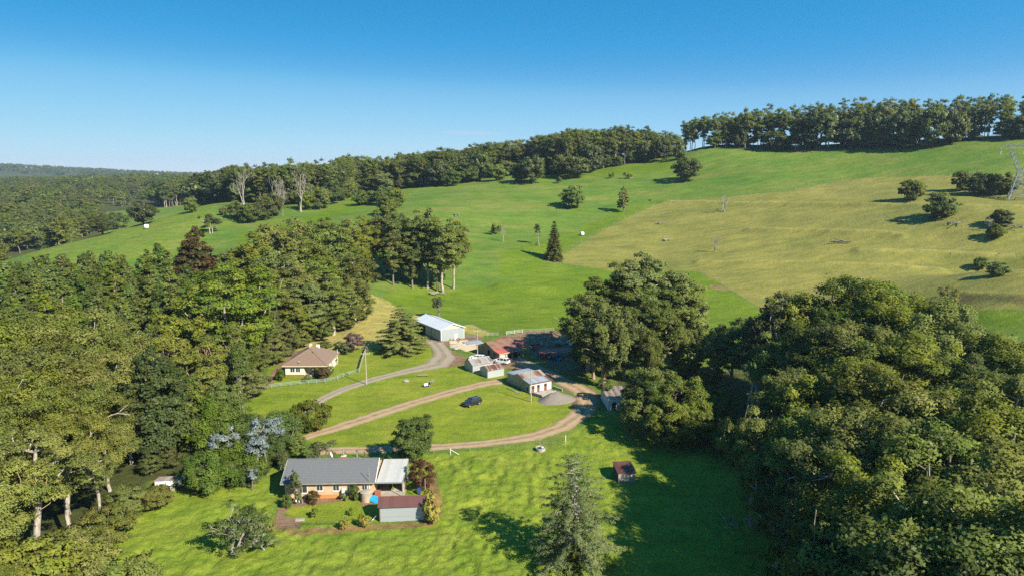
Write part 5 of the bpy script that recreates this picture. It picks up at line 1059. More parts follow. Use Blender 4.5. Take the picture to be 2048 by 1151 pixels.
def suv(label, x, y, deg, paint, spare=False, L=4.8, Wd=1.9, H=1.85, plate=True):
    """front points along +x"""
    t = site('parked_car', x, y, deg, label, 'car', group='cars parked around the farm sheds')
    h = Wd / 2; z0 = 0.36
    # sections along the length: (x, bottom, belt, half width)
    sec = [(L / 2, 0.52, 0.78, h * 0.80), (L / 2 - 0.12, 0.42, 0.98, h * 0.92), (L / 2 - 0.55, 0.36, 1.06, h), (L / 2 - 1.25, 0.36, 1.13, h), (0.2, 0.34, 1.13, h), (-1.2, 0.36, 1.14, h), (-L / 2 + 0.35, 0.40, 1.12, h), (-L / 2 + 0.05, 0.46, 1.06, h * 0.95), (-L / 2, 0.52, 0.95, h * 0.88)]
    m = MB(); pts = []; n = 10
    for sx, b, tp, hw in sec:
        mid = b + (tp - b) * 0.55
        pts += [(sx, -hw * 0.8, b), (sx, -hw, b + 0.12), (sx, -hw * 1.0, mid), (sx, -hw * 0.96, tp - 0.06), (sx, -hw * 0.86, tp), (sx, hw * 0.86, tp), (sx, hw * 0.96, tp - 0.06), (sx, hw, mid), (sx, hw, b + 0.12), (sx, hw * 0.8, b)]
    fs = [(j * n + i, j * n + (i + 1) % n, (j + 1) * n + (i + 1) % n, (j + 1) * n + i) for j in range(len(sec) - 1) for i in range(n)]
    fs += [tuple(range(n)), tuple(range(len(sec) * n - 1, (len(sec) - 1) * n - 1, -1))]
    m.poly(pts, fs); m.build('body', paint, t, False)
    # glasshouse
    zb, zt = 1.12, H - 0.06; A = L / 2 - 1.15; Bf = L / 2 - 1.95; Cr = -L / 2 + 0.55; Dr = -L / 2 + 0.22
    g = MB(); hw, ht = h * 0.88, h * 0.70
    g.poly([(A, -hw, zb), (A, hw, zb), (Dr, hw, zb), (Dr, -hw, zb), (Bf, -ht, zt), (Bf, ht, zt), (Cr, ht, zt), (Cr, -ht, zt)], [(0, 1, 5, 4), (1, 2, 6, 5), (2, 3, 7, 6), (3, 0, 4, 7)]); g.build('window_glass', M['glass'], t)
    r = MB(); r.poly([(Bf + 0.12, -ht * 1.0, zt - .02), (Bf + 0.12, ht, zt - .02), (Cr - 0.1, ht, zt - .02), (Cr - 0.1, -ht, zt - .02), (Bf - 0.1, -ht * 0.85, H), (Bf - 0.1, ht * 0.85, H), (Cr + 0.1, ht * 0.85, H), (Cr + 0.1, -ht * 0.85, H)], [(0, 1, 5, 4), (1, 2, 6, 5), (2, 3, 7, 6), (3, 0, 4, 7), (4, 5, 6, 7)]); r.build('roof', paint, t)
    for s in (-1, 1):
        pl = MB()
        for xb, xt in ((A, Bf), (0.15, 0.05), (-1.0, -1.0), (Dr, Cr)):
            pl.slab((xb - 0.06, s * (hw + .012), zb), (xb + 0.06, s * (hw + .012), zb), (xt + 0.06, s * (ht + .012), zt), (xt - 0.06, s * (ht + .012), zt), 0.03 * s)
        pl.build('pillar', paint, t)
        MB().box(L / 2 - 1.35, L / 2 - 1.15, s * h + (0.0 if s > 0 else -0.2), s * h + (0.2 if s > 0 else 0.0), 1.15, 1.32).build('wing_mirror', paint, t)
        MB().box(L / 2 - 0.16, L / 2 - 0.06, s * h * 0.66 - 0.16, s * h * 0.66 + 0.16, 0.76, 0.93).build('headlight', M['lamp'], t)
        MB().box(-L / 2 - 0.02, -L / 2 + 0.08, s * h * 0.8 - 0.08, s * h * 0.8 + 0.08, 0.78, 1.05).build('tail_light', M['redlamp'], t)
        MB().box(Cr + 0.2, Bf - 0.15, s * ht * 0.8 - 0.025, s * ht * 0.8 + 0.025, H + 0.02, H + 0.06).build('roof_rail', M['rim'] if paint is M['carblack'] else M['black'], t)
        for xx in (L / 2 - 0.95, -L / 2 + 0.98): wheel(t, xx, s * (h - 0.12), 0.39, 0.26, s)
    MB().box(L / 2 - 0.08, L / 2 + 0.02, -0.5, 0.5, 0.62, 0.76).build('grille', M['black'], t)
    if plate: MB().box(L / 2 + 0.003, L / 2 + 0.03, -0.2, 0.2, 0.48, 0.6).build('number_plate', M['white'], t)
    if spare:
        s_ = MB(); nn = 18; pts = []
        for rr, xx in ((0.36, -L / 2 - 0.02), (0.38, -L / 2 - 0.2), (0.30, -L / 2 - 0.24)): pts += [(xx, rr * math.cos(6.283 * i / nn), 1.0 + rr * math.sin(6.283 * i / nn)) for i in range(nn)]
        s_.poly(pts, [(j * nn + i, j * nn + (i + 1) % nn, (j + 1) * nn + (i + 1) % nn, (j + 1) * nn + i) for j in range(2) for i in range(nn)] + [tuple(range(2 * nn, 3 * nn))]); s_.build('spare_wheel_cover', M['carwhite'], t)
    return t
suv('dark blue black four wheel drive parked alone on the lawn', -9.3, 152.4, 223, M['carblack'])
suv('white four wheel drive with spare wheel on its tailgate, behind the rusty roofed shed', -3.0, 187.0, 152, M['carwhite'], True)
suv('white estate car half hidden behind the plain grey shed', -10.0, 190.6, 165, M['carwhite'], L=4.7, H=1.6)

# ------------------------------------------------------------------ poles, pylon, fences
def power_pole(label, px, py, h, arm=True, box=False, wood='polewood', lean=0.0, turn=0.4):
    p = gp(px, py); t = empty('power_pole', tuple(p), turn, label, 'power pole'); MB().tube((0, 0, -0.5), (lean, 0, h), 0.16, 0.11).build('pole', M[wood], t)
    if arm:
        a = MB().box(-1.15, 1.15, -0.16, -0.05, h - 0.6, h - 0.45).build('cross_arm', M['greywood'], t)
        for xx in (-1.0, -0.45, 0.45, 1.0): MB().tube((xx, -0.1, h - 0.45), (xx, -0.1, h - 0.2), 0.045, n=6).build('insulator', M['white'], a)
    if box:
        MB().tube((0.0, -0.42, h * 0.48), (0.0, -0.42, h * 0.48 + 1.0), 0.3, n=12).build('transformer', M['steel'], t); MB().box(-0.12, 0.12, -0.3, -0.1, h * 0.3, h * 0.3 + 0.5).build('meter_box', M['steel'], t)
    return t
power_pole('weathered power pole with cross arm beside the cottage driveway', 733, 768, 8.6, True, False, turn=0.15)
power_pole('plain pale pole standing between barn and gravel heap', 1062, 803, 7.8, False)
power_pole('pole with wide cross arm rising behind the grey shed', 955, 711, 8.0, True, False, turn=0.2)
power_pole('greenish power pole with transformer in the left trees', 381, 845, 9.5, True, True, 'polegreen', turn=0.9)
M['pylon'] = mat_plain('weathered_zinc_lattice', (0.32, 0.35, 0.36), 0.6, 0.0, var=0.1)
# lattice pylon on the right-hand hill
c = gp(2036, 399); PH = zpix(c[1], 283) - c[2]; t = empty('transmission_tower', tuple(c), math.radians(-28), 'steel lattice transmission tower at the right edge of the dry hillside', 'pylon')
bw, ww, zw = 4.2, 1.4, PH * 0.47; m = MB()
for sx in (-1, 1):
    for sy in (-1, 1): MB().tube((sx * bw, sy * bw, -0.5), (sx * ww, sy * ww, zw), 0.2, n=4).build('leg', M['pylon'], t)
def at_w(zz): k = zz / zw; return bw + (ww - bw) * k
lv = [0, zw * 0.28, zw * 0.52, zw * 0.72, zw * 0.88, zw]
for a, b in zip(lv[:-1], lv[1:]):
    wa, wb = at_w(a), at_w(b)
    for (c0, c1) in (((-1, -1), (1, -1)), ((1, -1), (1, 1)), ((1, 1), (-1, 1)), ((-1, 1), (-1, -1))):
        m.tube((c0[0] * wa, c0[1] * wa, a), (c1[0] * wb, c1[1] * wb, b), 0.13, n=4); m.tube((c1[0] * wa, c1[1] * wa, a), (c0[0] * wb, c0[1] * wb, b), 0.13, n=4); m.tube((c0[0] * wb, c0[1] * wb, b), (c1[0] * wb, c1[1] * wb, b), 0.13, n=4)
m.build('bracing', M['pylon'], t)
za = PH * 0.90
for s in (-1, 1):
    v = MB()
    for sy in (-1, 1): v.tube((s * ww, sy * ww, zw), (s * 6.2, sy * 0.6, za), 0.13, n=4); v.tube((-s * 0.1, sy * ww, zw), (s * 4.6, sy * 0.6, za), 0.12, n=4)
    for k in range(6):
        u0, u1 = k / 6, (k + 1) / 6
        v.tube((s * (ww + (6.2 - ww) * u0), -ww + (ww - .6) * u0, zw + (za - zw) * u0), (s * (-0.1 + 4.7 * u1), ww - (ww - .6) * u1, zw + (za - zw) * u1), 0.11, n=4); v.tube((s * (-0.1 + 4.7 * u0), -ww + (ww - .6) * u0, zw + (za - zw) * u0), (s * (ww + (6.2 - ww) * u1), ww - (ww - .6) * u1, zw + (za - zw) * u1), 0.11, n=4)
    v.tube((s * 5.6, 0, za), (s * 5.9, 0, PH), 0.12, 0.1, n=4)
    v.build('arm', M['pylon'], t)
ca = MB()
for sy in (-1, 1):
    for zz in (za, za + 1.3): ca.tube((-9.5 if zz == za else -7.5, sy * 0.6, zz), (9.5 if zz == za else 7.5, sy * 0.6, zz), 0.12, n=4)
    for k in range(-9, 9): ca.tube((k, sy * 0.6, za), (k + 1, sy * 0.6, za + 1.3) if k % 2 else (k + 1, -sy * 0.6, za), 0.1, n=4); ca.tube((k, sy * .6, za + (0 if k % 2 else 1.3) * (abs(k) < 8)), (k + 1, sy * .6, za + (1.3 if k % 2 else 0) * (abs(k + 1) < 8)), 0.1, n=4)
ca.build('cross_arm', M['pylon'], t)
for xx in (-9.0, 0.0, 9.0): MB().tube((xx, 0, za), (xx, 0, za - 3.2), 0.14, n=6).build('insulator', M['white'], t)

def fence(label, pts, mat, post_h=1.1, gap=2.6, rails=(0.35, 0.68, 1.0), name='rail_fence', post=0.07, rail_t=0.03, rail_h=0.10, infill=None, cat='fence', rail_r=None):
    W_ = [gp(*p) for p in pts]; e = empty(name, tuple(W_[0]), 0, label, cat); o = W_[0]
    pm = MB().box(-post, post, -post, post, -0.3, post_h).mesh('post', mat); stations = []
    for a, b in zip(W_[:-1], W_[1:]):
        L = float(np.hypot(*(b - a)[:2])); n = max(1, round(L / gap)); stations += [a + (b - a) * i / n for i in range(n)]
    stations.append(W_[-1]); stations = [np.array((s[0], s[1], h1(s[0], s[1]))) for s in stations]
    for s in stations: link('post', pm, e, tuple(s - o))
    for a, b in zip(stations[:-1], stations[1:]):
        d = b - a; L = float(np.linalg.norm(d)); yaw = math.atan2(d[1], d[0]); pitch = -math.asin(d[2] / max(L, 1e-6))
        key = ('rail', round(L, 2), mat.name, rail_h)
        if key not in _railcache: _railcache[key] = MB().box(0.0, L, -post - rail_t, -post - 0.002, -rail_h / 2, rail_h / 2).mesh('rail', mat) if rail_r is None else MB().tube((0, 0, 0), (L, 0, 0), rail_r, n=4).mesh('wire', mat)
        for zz in rails: link('rail' if rail_r is None else 'wire', _railcache[key], e, tuple(a - o + np.array((0, 0, zz))), (0, pitch, yaw))
        if infill: MB().box(0.02, L - 0.02, -0.02, 0.01, 0.1, post_h - 0.15).build('mesh_panel', infill, e, loc=tuple(a - o), rot=(0, pitch, yaw))
    return e
_railcache = {}
fence('pale green paling fence along the front of the cottage', [(505, 779), (543, 775), (600, 768), (650, 764), (676, 759)], M['greenfence'], 1.1, 2.4, (0.35, 0.68, 1.0), rail_h=0.09)
fence('pale green fence beside the cottage garden gate', [(675, 757), (700, 749), (718, 743)], M['greenfence'], 1.1, 2.2, (0.35, 0.68, 1.0), rail_h=0.09)
fence('weathered grey fence running back from the cottage corner to the cedar', [(718, 744), (724, 722), (730, 705), (737, 694)], M['greywood'], 1.2, 2.4, (0.25, 0.5, 0.75, 1.0, 1.15), rail_h=0.18)
fence('grey timber yard fence left of the white gate rails', [(974, 672), (996, 671)], M['greywood'], 1.3, 2.4, (0.4, 0.8, 1.15), name='yard_fence')
fence('whitish timber rails in the middle of the yard fence', [(1013, 669), (1045, 665)], M['whitewash'], 1.3, 2.6, (0.4, 0.8, 1.2), name='yard_fence', rail_h=0.09)
fence('weathered rail fence closing the back of the dusty yard', [(1046, 665), (1075, 664), (1108, 662)], M['greywood'], 1.3, 2.8, (0.4, 0.8, 1.2), name='yard_fence')
fence('dark timber race slanting down to the shaded yard corner', [(1108, 661), (1125, 667), (1148, 673)], M['darkwood'], 1.4, 2.6, (0.4, 0.8, 1.2), name='yard_fence')
fence('steel gate panels behind the hay shed corner', [(929, 675), (950, 676)], M['steel'], 1.2, 2.6, (0.4, 0.7, 1.0), name='yard_fence')
fence('small steel stockyard in the shade of the big gum', [(1070, 700), (1090, 703), (1096, 690), (1074, 688)], M['greywood'], 1.5, 2.0, (0.4, 0.8, 1.2, 1.45), name='stockyard')
fence('row of dark star posts behind the brick house', [(690, 913), (716, 914), (729, 914), (786, 911)], M['darkwood'], 1.2, 4.5, (0.6, 1.05), name='wire_fence', post=0.08, rail_r=0.012)
fence('thin wire fence round the front of the brick house lawn', [(548, 1058), (600, 1056), (640, 1050), (690, 1045), (738, 1042)], M['darkwood'], 1.0, 3.2, (0.5, 0.95), name='wire_fence', post=0.03, rail_r=0.008)
fence('wire fence with thin posts along the dirt track below the lawn', [(868, 908), (940, 902), (1010, 893), (1080, 888), (1131, 892)], M['greywood'], 1.1, 5.0, (0.5, 0.95), name='wire_fence', post=0.035, rail_r=0.008)
fence('wire fence climbing between the green and the dry paddock', [(1105, 522), (1180, 474), (1250, 437), (1312, 409)], M['greywood'], 1.2, 12, (0.6, 1.1), name='wire_fence', post=0.08, rail_r=0.012)
fence('wire fence along the upper edge of the dry paddock', [(1312, 409), (1400, 399), (1500, 389), (1590, 380), (1700, 358), (1800, 353), (1900, 351)], M['greywood'], 1.2, 14, (0.6, 1.1), name='wire_fence', post=0.08, rail_r=0.012)
fence('wire fence falling past the straw bank to the hay shed', [(752, 590), (790, 617), (835, 640)], M['greywood'], 1.2, 6, (0.6, 1.1), name='wire_fence', post=0.06, rail_r=0.012)
fence('wire fence behind the big gum on the dry paddock corner', [(1400, 540), (1445, 568), (1485, 594)], M['greywood'], 1.2, 8, (0.6, 1.1), name='wire_fence', post=0.06, rail_r=0.012)
# ------------------------------------------------------------------ planting: trees one can point to
TP = plant_px; TT = plant_top
TP('cedar', 'cedar_tree', 803, 703, 95, 'broad tiered cedar with level boughs between the cottage and hay shed', wpx=122, rz=0.6)
TP('deodar', 'conifer_tree', 1147, 1128, 222, 'pale grey green conifer with drooping boughs standing in front of the dark grass', wpx=185, rz=1.0)
TT('column', 'cypress_shrub', 1147, 1086, 85.5, 'narrow golden brown cypress at the foot of the pale conifer', 'shrub')
TP('spruce', 'spruce_tree', 1108, 519, 77, 'dark narrow spruce alone at the corner of the dry paddock', wpx=36)
TP('poplar', 'poplar_tree', 1246, 424, 51, 'thin yellowing poplar on the green upper hillside', wpx=27)
TP('fig', 'fig_tree', 1373, 363, 52, 'rounded dark fig alone below the gap in the ridge trees', wpx=54)
TP('far_bush', 'fig_tree', 1145, 416, 44, 'spreading dark tree alone in the middle of the green hillside', wpx=56)
TP('fig', 'fig_tree', 1066, 366, 57, 'big rounded dark fig in front of the ridge forest, left of the paler pair', wpx=58)
TP('far_bush', 'hillside_tree', 1040, 364, 38, 'smaller grey green tree against the left side of the big dark fig', wpx=36)
TP('fig', 'fig_tree', 1152, 356, 47, 'rounded fig with paler left side in front of the ridge forest', wpx=60)
TP('far_bush', 'hillside_tree', 1120, 355, 45, 'pale twiggy round tree touching the left of the paler fig', wpx=36)
TP('far_bush', 'hillside_tree', 993, 361, 34, 'mid green round tree left of the big dark fig on the ridge edge', wpx=46)
TP('far_bush', 'hillside_tree', 937, 365, 40, 'mid green wide tree on the ridge edge with a clear gap below', wpx=52)
TP('far_bush', 'hillside_tree', 905, 372, 32, 'low dark tree on the ridge edge left of the wide green one', wpx=40)
TP('far_shrub', 'hillside_shrub', 1118, 367, 14, 'tiny conical shrub below the pale twiggy tree', 'shrub', wpx=13)
TP('far_shrub', 'hillside_shrub', 1223, 357, 12, 'small round shrub on the tan hillside strip, left of two', 'shrub', wpx=12)
TP('far_shrub', 'hillside_shrub', 1257, 357, 12, 'small leaning shrub on the tan hillside strip beside a pale stump', 'shrub', wpx=16)
TP('far_bush', 'hillside_tree', 1359, 318, 26, 'low dark tree standing in the gap of the ridge forest', wpx=28)
TP('far_bush', 'paddock_tree', 1822, 402, 44, 'round dark tree in the upper right of the dry paddock', wpx=50)
TP('far_bush', 'paddock_tree', 1880, 437, 50, 'wide dark bushy tree in the dry paddock, nearest below the round one', wpx=70)
TP('far_bush', 'paddock_tree', 1922, 382, 42, 'dark tree at the left end of the clump beside the transmission tower', wpx=38)
for i, (px, py, h, w, l) in enumerate(((1955, 391, 44, 50, 'pale olive tree in the clump left of the transmission tower'), (1985, 391, 46, 46, 'olive tree directly behind the transmission tower legs'), (2018, 388, 42, 44, 'olive tree on the right of the clump behind the tower'))): TP('far_bush', 'paddock_tree', px, py, h, l, wpx=w)
TP('far_bush', 'paddock_tree', 2002, 453, 36, 'dark leaning tree with a dead limb low on the right of the dry paddock', wpx=44); TP('dead_small', 'dead_tree', 1976, 462, 28, 'bare white limb rising beside the leaning dark tree', wpx=22)
TP('far_bush', 'paddock_tree', 1990, 478, 30, 'low green bush just in front of the leaning dark tree', wpx=36)
TP('far_bush', 'paddock_tree', 1962, 538, 25, 'rounded olive bush, left of the touching pair low in the dry paddock', wpx=30); TP('far_bush', 'paddock_tree', 1995, 552, 28, 'rounded olive bush, right of the touching pair low in the dry paddock', wpx=42)
TP('yellow_bush', 'autumn_tree', 1896, 616, 48, 'yellow leaved tree just showing behind the big right hand trees', wpx=42)
TP('dead_small', 'dead_tree', 1445, 424, 34, 'pale leafless rounded bush at the top edge of the dry paddock', wpx=42)
TP('dead_small', 'dead_tree', 1431, 504, 32, 'bare white leaning tree alone in the dry paddock', wpx=26)
TP('dead_small', 'dead_tree', 1006, 484, 32, 'bare branching white stump on the green hillside', wpx=18); TP('far_shrub', 'hillside_shrub', 992, 469, 23, 'dark one sided shrub above the bare white stump', 'shrub', wpx=22)
TP('sparse', 'pale_tree', 1078, 492, 42, 'slender white trunked small tree left of the dark spruce', wpx=32)
TP('pale_tree', 'pale_tree', 425, 466, 37, 'silvery branching low tree on the left meadow', wpx=54)
TP('fig', 'meadow_tree', 287, 449, 46, 'dark pyramid tree at the edge of the left meadow by the white bale', wpx=58)
TP('round_dark', 'meadow_tree', 235, 458, 36, 'green rounded tree at the edge of the left meadow', wpx=42); TP('round_dark', 'meadow_tree', 205, 470, 42, 'broad green tree at the low edge of the left meadow', wpx=56)
TP('far_bush', 'meadow_tree', 383, 425, 32, 'small tree with a long dark shadow on the tan meadow top', wpx=32)
for i, (px, py, h, w, l) in enumerate(((475, 438, 36, 40, 'dark bush at the left foot of the pair of dead gums'), (497, 446, 40, 42, 'dark rounded bush in front of the dead gum pair'), (527, 440, 44, 46, 'dark bush between the two groups of dead gums'), (448, 430, 16, 20, 'small grey shrub left of the dead gums'),
        (545, 432, 46, 44, 'dusky tree behind the second dead gum group'), (640, 418, 46, 46, 'dark tree beside the tall pale dead trunk'), (665, 408, 44, 44, 'dark tree on the corner of the left forest'), (612, 420, 40, 36, 'dark tree under the right hand dead gum'))): TP('far_bush', 'forest_edge_tree', px, py, h, l, wpx=w)
TP('dead', 'dead_gum', 492, 424, 92, 'tall bleached dead gum, leftmost on the left meadow edge', wpx=72); TP('dead', 'dead_gum', 555, 425, 74, 'bleached dead gum half hidden in the left forest edge', wpx=60); TP('dead', 'dead_gum', 601, 424, 104, 'tallest bleached dead gum at the left forest edge', wpx=62)
TP('dead', 'dead_gum', 566, 432, 66, 'single straight dead trunk below the left forest edge', wpx=18)
for px, py, h, w, l in ((722, 411, 30, 34, 'dark shrub at the left of the hedge line on the green spur'), (742, 408, 28, 30, 'twiggy half dead shrub in the middle of the spur hedge'), (765, 410, 34, 38, 'dark shrub beside the twiggy one on the spur'), (793, 414, 40, 40, 'dark tree at the right end of the spur hedge'), (775, 432, 40, 46, 'dark tree just below the spur hedge')): TP('far_bush', 'spur_shrub', px, py, h, l, 'shrub', wpx=w)
# around the cottage and sheds
TP('leafy', 'garden_tree', 829, 926, 104, 'tall leafy tree between the dirt track and the carport', wpx=92)
TP('copper_bush', 'copper_tree', 844, 978, 66, 'rounded copper brown tree right of the carport', wpx=58); TP('gold_bush', 'shrub', 621, 860, 60, 'large dense golden green rounded shrub beside the dirt track', 'shrub', wpx=80)
TP('round_dark', 'shrub', 650, 702, 22, 'round clipped green shrub behind the cottage roof', 'shrub', wpx=30); TP('round_dark', 'straw_tree', 657, 672, 26, 'small dark tree with its shadow alone on the straw slope', wpx=28)
TP('plum_tree', 'plum_tree', 709, 704, 44, 'purplish leafed plum tree behind the cottage garden', wpx=46); TP('grey_bush', 'shrub', 686, 707, 26, 'pale grey spreading shrub left of the plum tree', 'shrub', wpx=40)
TP('scrub', 'bare_orchard_tree', 878, 640, 45, 'thin grey tree behind the hay shed roof', wpx=44); TP('red_bush', 'shrub', 668, 728, 22, 'reddish rounded shrub at the right wall of the cottage', 'shrub', wpx=14)
TP('green_bush', 'shrub', 562, 760, 26, 'dark shrub at the left front corner of the cottage', 'shrub', wpx=22); TP('green_bush', 'shrub', 614, 762, 14, 'low rounded shrub in front of the cottage porch step', 'shrub', wpx=20); TP('camellia', 'shrub', 634, 753, 24, 'upright shrub before the porch column', 'shrub', wpx=11); TP('red_bush', 'shrub', 646, 757, 24, 'brownish spreading shrub in the cottage garden', 'shrub', wpx=30); TP('green_bush', 'shrub', 660, 750, 22, 'green rounded shrub at the front right corner of the cottage', 'shrub', wpx=20)
TP('green_bush', 'shrub', 536, 763, 13, 'bright low shrub in the grass left of the cottage', 'shrub', wpx=20); TP('grey_bush', 'shrub', 578, 712, 22, 'grey shrub against the back left of the cottage', 'shrub', wpx=26); TP('lemon', 'shrub', 596, 697, 20, 'yellow green shrub behind the left of the cottage roof', 'shrub', wpx=26)
TP('green_bush', 'shrub', 575, 1014, 30, 'dark rounded shrub at the left front of the brick house', 'shrub', wpx=24); TP('red_bush', 'shrub', 625, 1006, 28, 'reddish green shrub under the bare limbed tree by the brick wall', 'shrub', wpx=26); TP('frangipani', 'garden_tree', 612, 1003, 62, 'bare limbed small tree with sparse grey leaves against the brick house', wpx=56)
TP('camellia', 'shrub', 709, 1000, 38, 'upright glossy shrub against the brick wall between windows', 'shrub', wpx=20); TP('lemon', 'shrub', 689, 1000, 14, 'small bright shrub beside the white water heater', 'shrub', wpx=18); TP('lemon', 'lemon_tree', 631, 1034, 20, 'small lemon tree on the lawn, nearer the left', wpx=18); TP('lemon', 'lemon_tree', 701, 1029, 13, 'tiny lemon tree on the lawn, nearer the shed', wpx=12)
TP('pale_bush', 'aloe_shrub', 689, 1055, 17, 'pale spiky shrub on the bank below the lawn fence, left of two', 'shrub', wpx=24); TP('pale_bush', 'aloe_shrub', 727, 1052, 20, 'pale spiky shrub on the bank just left of the maroon roofed shed', 'shrub', wpx=24)
TP('pale_bush', 'aloe_shrub', 862, 1045, 42, 'tall straw coloured shrub at the right end of the maroon roofed shed', 'shrub', wpx=38); TP('pale_bush', 'aloe_shrub', 858, 1005, 22, 'straw coloured clump behind the tall straw shrub', 'shrub', wpx=26); TP('pale_bush', 'aloe_shrub', 543, 1062, 14, 'pale shrub at the left corner of the garden soil', 'shrub', wpx=22)
TP('broken', 'fallen_tree', 462, 1108, 96, 'storm broken tree with bare grey limbs and scattered green in the front lawn', wpx=150, rz=2.2); TP('broken', 'fallen_tree', 525, 1092, 44, 'low fallen limb with leaves reaching right from the broken tree', wpx=95, rz=0.4); TP('broken', 'fallen_tree', 500, 1050, 40, 'leafy low branches behind the broken tree', wpx=80, rz=1.2)
TP('sparse', 'slender_tree', 475, 814, 122, 'open pale stemmed tree at the lawn corner left of the cottage fence', wpx=90)
TT('thin', 'thin_tree', 428, 655, 170, 'tan stemmed open tree with bare crown left of the cottage', var=0); TT('thin', 'thin_tree', 392, 690, 158, 'tan trunked bare tree beside the greenish power pole', var=1); TT('thin', 'thin_tree', 350, 668, 172, 'bare crowned grey tree left of the tan trunked one', var=0)
TP('grey_bush', 'shrub', 1238, 800, 42, 'creeper mound growing over the old whitewashed shed roof', 'shrub', wpx=66) if False else None
c0 = np.array((24.0, 152.8)); plant('clipped_bush', 'creeper', c0[0] - 2.2, c0[1] + 2.2, 2.6, 'dense green creeper mound covering the roof of the old whitewashed shed', 'creeper', z=2.75, width=1.25)

# vine bank and silver leaved trees left of the brick house
for px, py, D, k, l in ((402, 800, 134, 'vine_bank', 'vine smothered tree below the greenish power pole'), (452, 818, 131, 'vine_bank', 'vine smothered tree in the middle of the bank, left of the silver leaves'), (500, 830, 129, 'vine_bank', 'vine smothered tree behind the taller silver leaved tree'), (556, 826, 127, 'vine_bank', 'bright vine smothered tree beside the golden round shrub'),
                        (595, 872, 122, 'overgrown', 'dusky shrub tree behind the left end of the brick house'), (380, 868, 124, 'vine_bank', 'dark vine tree above the poultry house'), (425, 880, 120, 'overgrown', 'dark overgrown tree at the left of the silver leaves'), (480, 888, 119, 'overgrown', 'dark overgrown tree between the silver leaved trees'), (545, 880, 121, 'vine_bank', 'dark vine tree right of the bare white stem'), (340, 905, 117, 'overgrown', 'leafy tree right behind the poultry house'), (300, 915, 116, 'overgrown', 'leafy tree behind the left end of the poultry house'),
                        (470, 882, 116.3, 'vine_bank', 'dark vine mass at the foot of the silver leaved trees'), (440, 908, 115, 'vine_bank', 'dark vine mass below the left silver leaved tree'), (515, 905, 118.0, 'vine_bank', 'dark vine mass between silver leaves and brick house'), (405, 905, 115, 'vine_bank', 'dark vine mass at the lawn edge, leftmost of the vine bank'), (490, 918, 114.8, 'vine_bank', 'low dark vine mass at the lawn edge under the silver leaves'), (415, 925, 113, 'scrub', 'twiggy scrub at the lawn edge below the silver leaves'), (460, 918, 112.5, 'scrub', 'twiggy grey scrub at the lawn edge nearest the brick house'), (500, 925, 113, 'scrub', 'twiggy scrub between silver leaves and lawn'), (560, 912, 116, 'scrub', 'twiggy scrub touching the back left of the brick house'), (640, 880, 120, 'scrub', 'loose grey shrub beside the dirt track behind the brick house')):
    TT(k, 'bank_tree' if k != 'scrub' else 'scrub_bush', px, py, D + (17 if px < 400 else 8 if px < 620 else 4) - (2 if 'dark vine mass' in l else 0), l, 'tree' if k != 'scrub' else 'shrub')
for px, py, D, H, l in ((527, 838, 115, 0, 'tallest silver blue leaved tree in the vine bank'), (497, 892, 114.5, 0, 'silver blue leaved tree low in the middle of the vine bank'), (450, 862, 116, 0, 'silver blue leaved tree on the left of the vine bank'), (502, 942, 109.5, 0, 'small silver leaved sapling at the lawn edge by the brick house'), (512, 872, 113.5, 0, 'silver blue leaved tree close under the tallest one')): TT('silver_tree', 'silver_tree', px, py - 8, D + 8.5, l, width=1.15)

# ------------------------------------------------------------------ the big right-hand trees
for px, py, D, k, l in ((1213, 600, 167, 'gum_weeping', 'weeping gum with pale trunk at the bend of the right track'), (1180, 570, 181, 'gum_big', 'big gum leaning left over the shaded machinery yard'), (1236, 528, 190, 'gum_big', 'big gum at the upper left of the great clump beyond the track'),
                        (1292, 500, 194, 'gum_big', 'tallest gum of the great clump beyond the right track'), (1345, 530, 198, 'gum_big', 'big gum on the right shoulder of the great clump'), (1388, 585, 200, 'gum_mid', 'gum on the right edge of the great clump beside the gap'), (1305, 585, 182, 'gum_big', 'big gum in the middle of the great clump'), (1252, 620, 176, 'gum_weeping', 'weeping gum just behind the one at the bend'),
                        (1355, 640, 184, 'gum_mid', 'gum low on the right side of the great clump'), (1300, 660, 172, 'gum_weeping', 'weeping gum low in the front of the great clump'), (1190, 640, 174, 'gum_weeping', 'weeping gum on the left front of the great clump'), (1168, 680, 184, 'overgrown', 'shrubby tree under the left edge of the great clump'),
                        (1312, 728, 141, 'round_dark', 'dense rounded dark tree behind the creeper shed'), (1355, 745, 138, 'round_dark', 'dense rounded dark tree right of the creeper shed'), (1290, 778, 135, 'overgrown', 'lower rounded tree touching the creeper shed'), (1340, 795, 131, 'overgrown', 'rounded tree with bare lower limbs at the edge of the shade'), (1395, 800, 135, 'overgrown', 'dark tree deep in shade beside the white stemmed gum'), (1430, 770, 146, 'overgrown', 'dark undergrowth tree left of the white stemmed gum'), (1460, 830, 130, 'overgrown', 'dark undergrowth tree in front of the white stemmed gum'),
                        (1522, 588, 158, 'white_gum', 'white many stemmed gum with thin crown among the dark trees'), (1470, 632, 172, 'gum_near', 'gum left of the white stemmed gum by the bright gap'), (1440, 655, 178, 'gum_weeping', 'leafy gum filling the foot of the bright gap'), (1402, 652, 190, 'gum_weeping', 'leafy gum low at the right foot of the great clump'), (1378, 680, 180, 'overgrown', 'shrubby tree at the right foot of the great clump'), (1425, 720, 165, 'gum_near', 'dark gum between the great clump and the white stemmed gum'), (1330, 612, 192, 'gum_big', 'gum filling the lower middle of the great clump'), (1585, 590, 172, 'gum_near', 'gum just right behind the white stemmed gum')):
    TT(k, 'gum_tree', px, py, D, l)
ORD = ['leftmost', 'second from left', 'third from left', 'fourth from left', 'fifth from left', 'sixth from left', 'seventh from left', 'eighth from left', 'ninth from left', 'tenth from left', 'eleventh from left', 'twelfth from left']
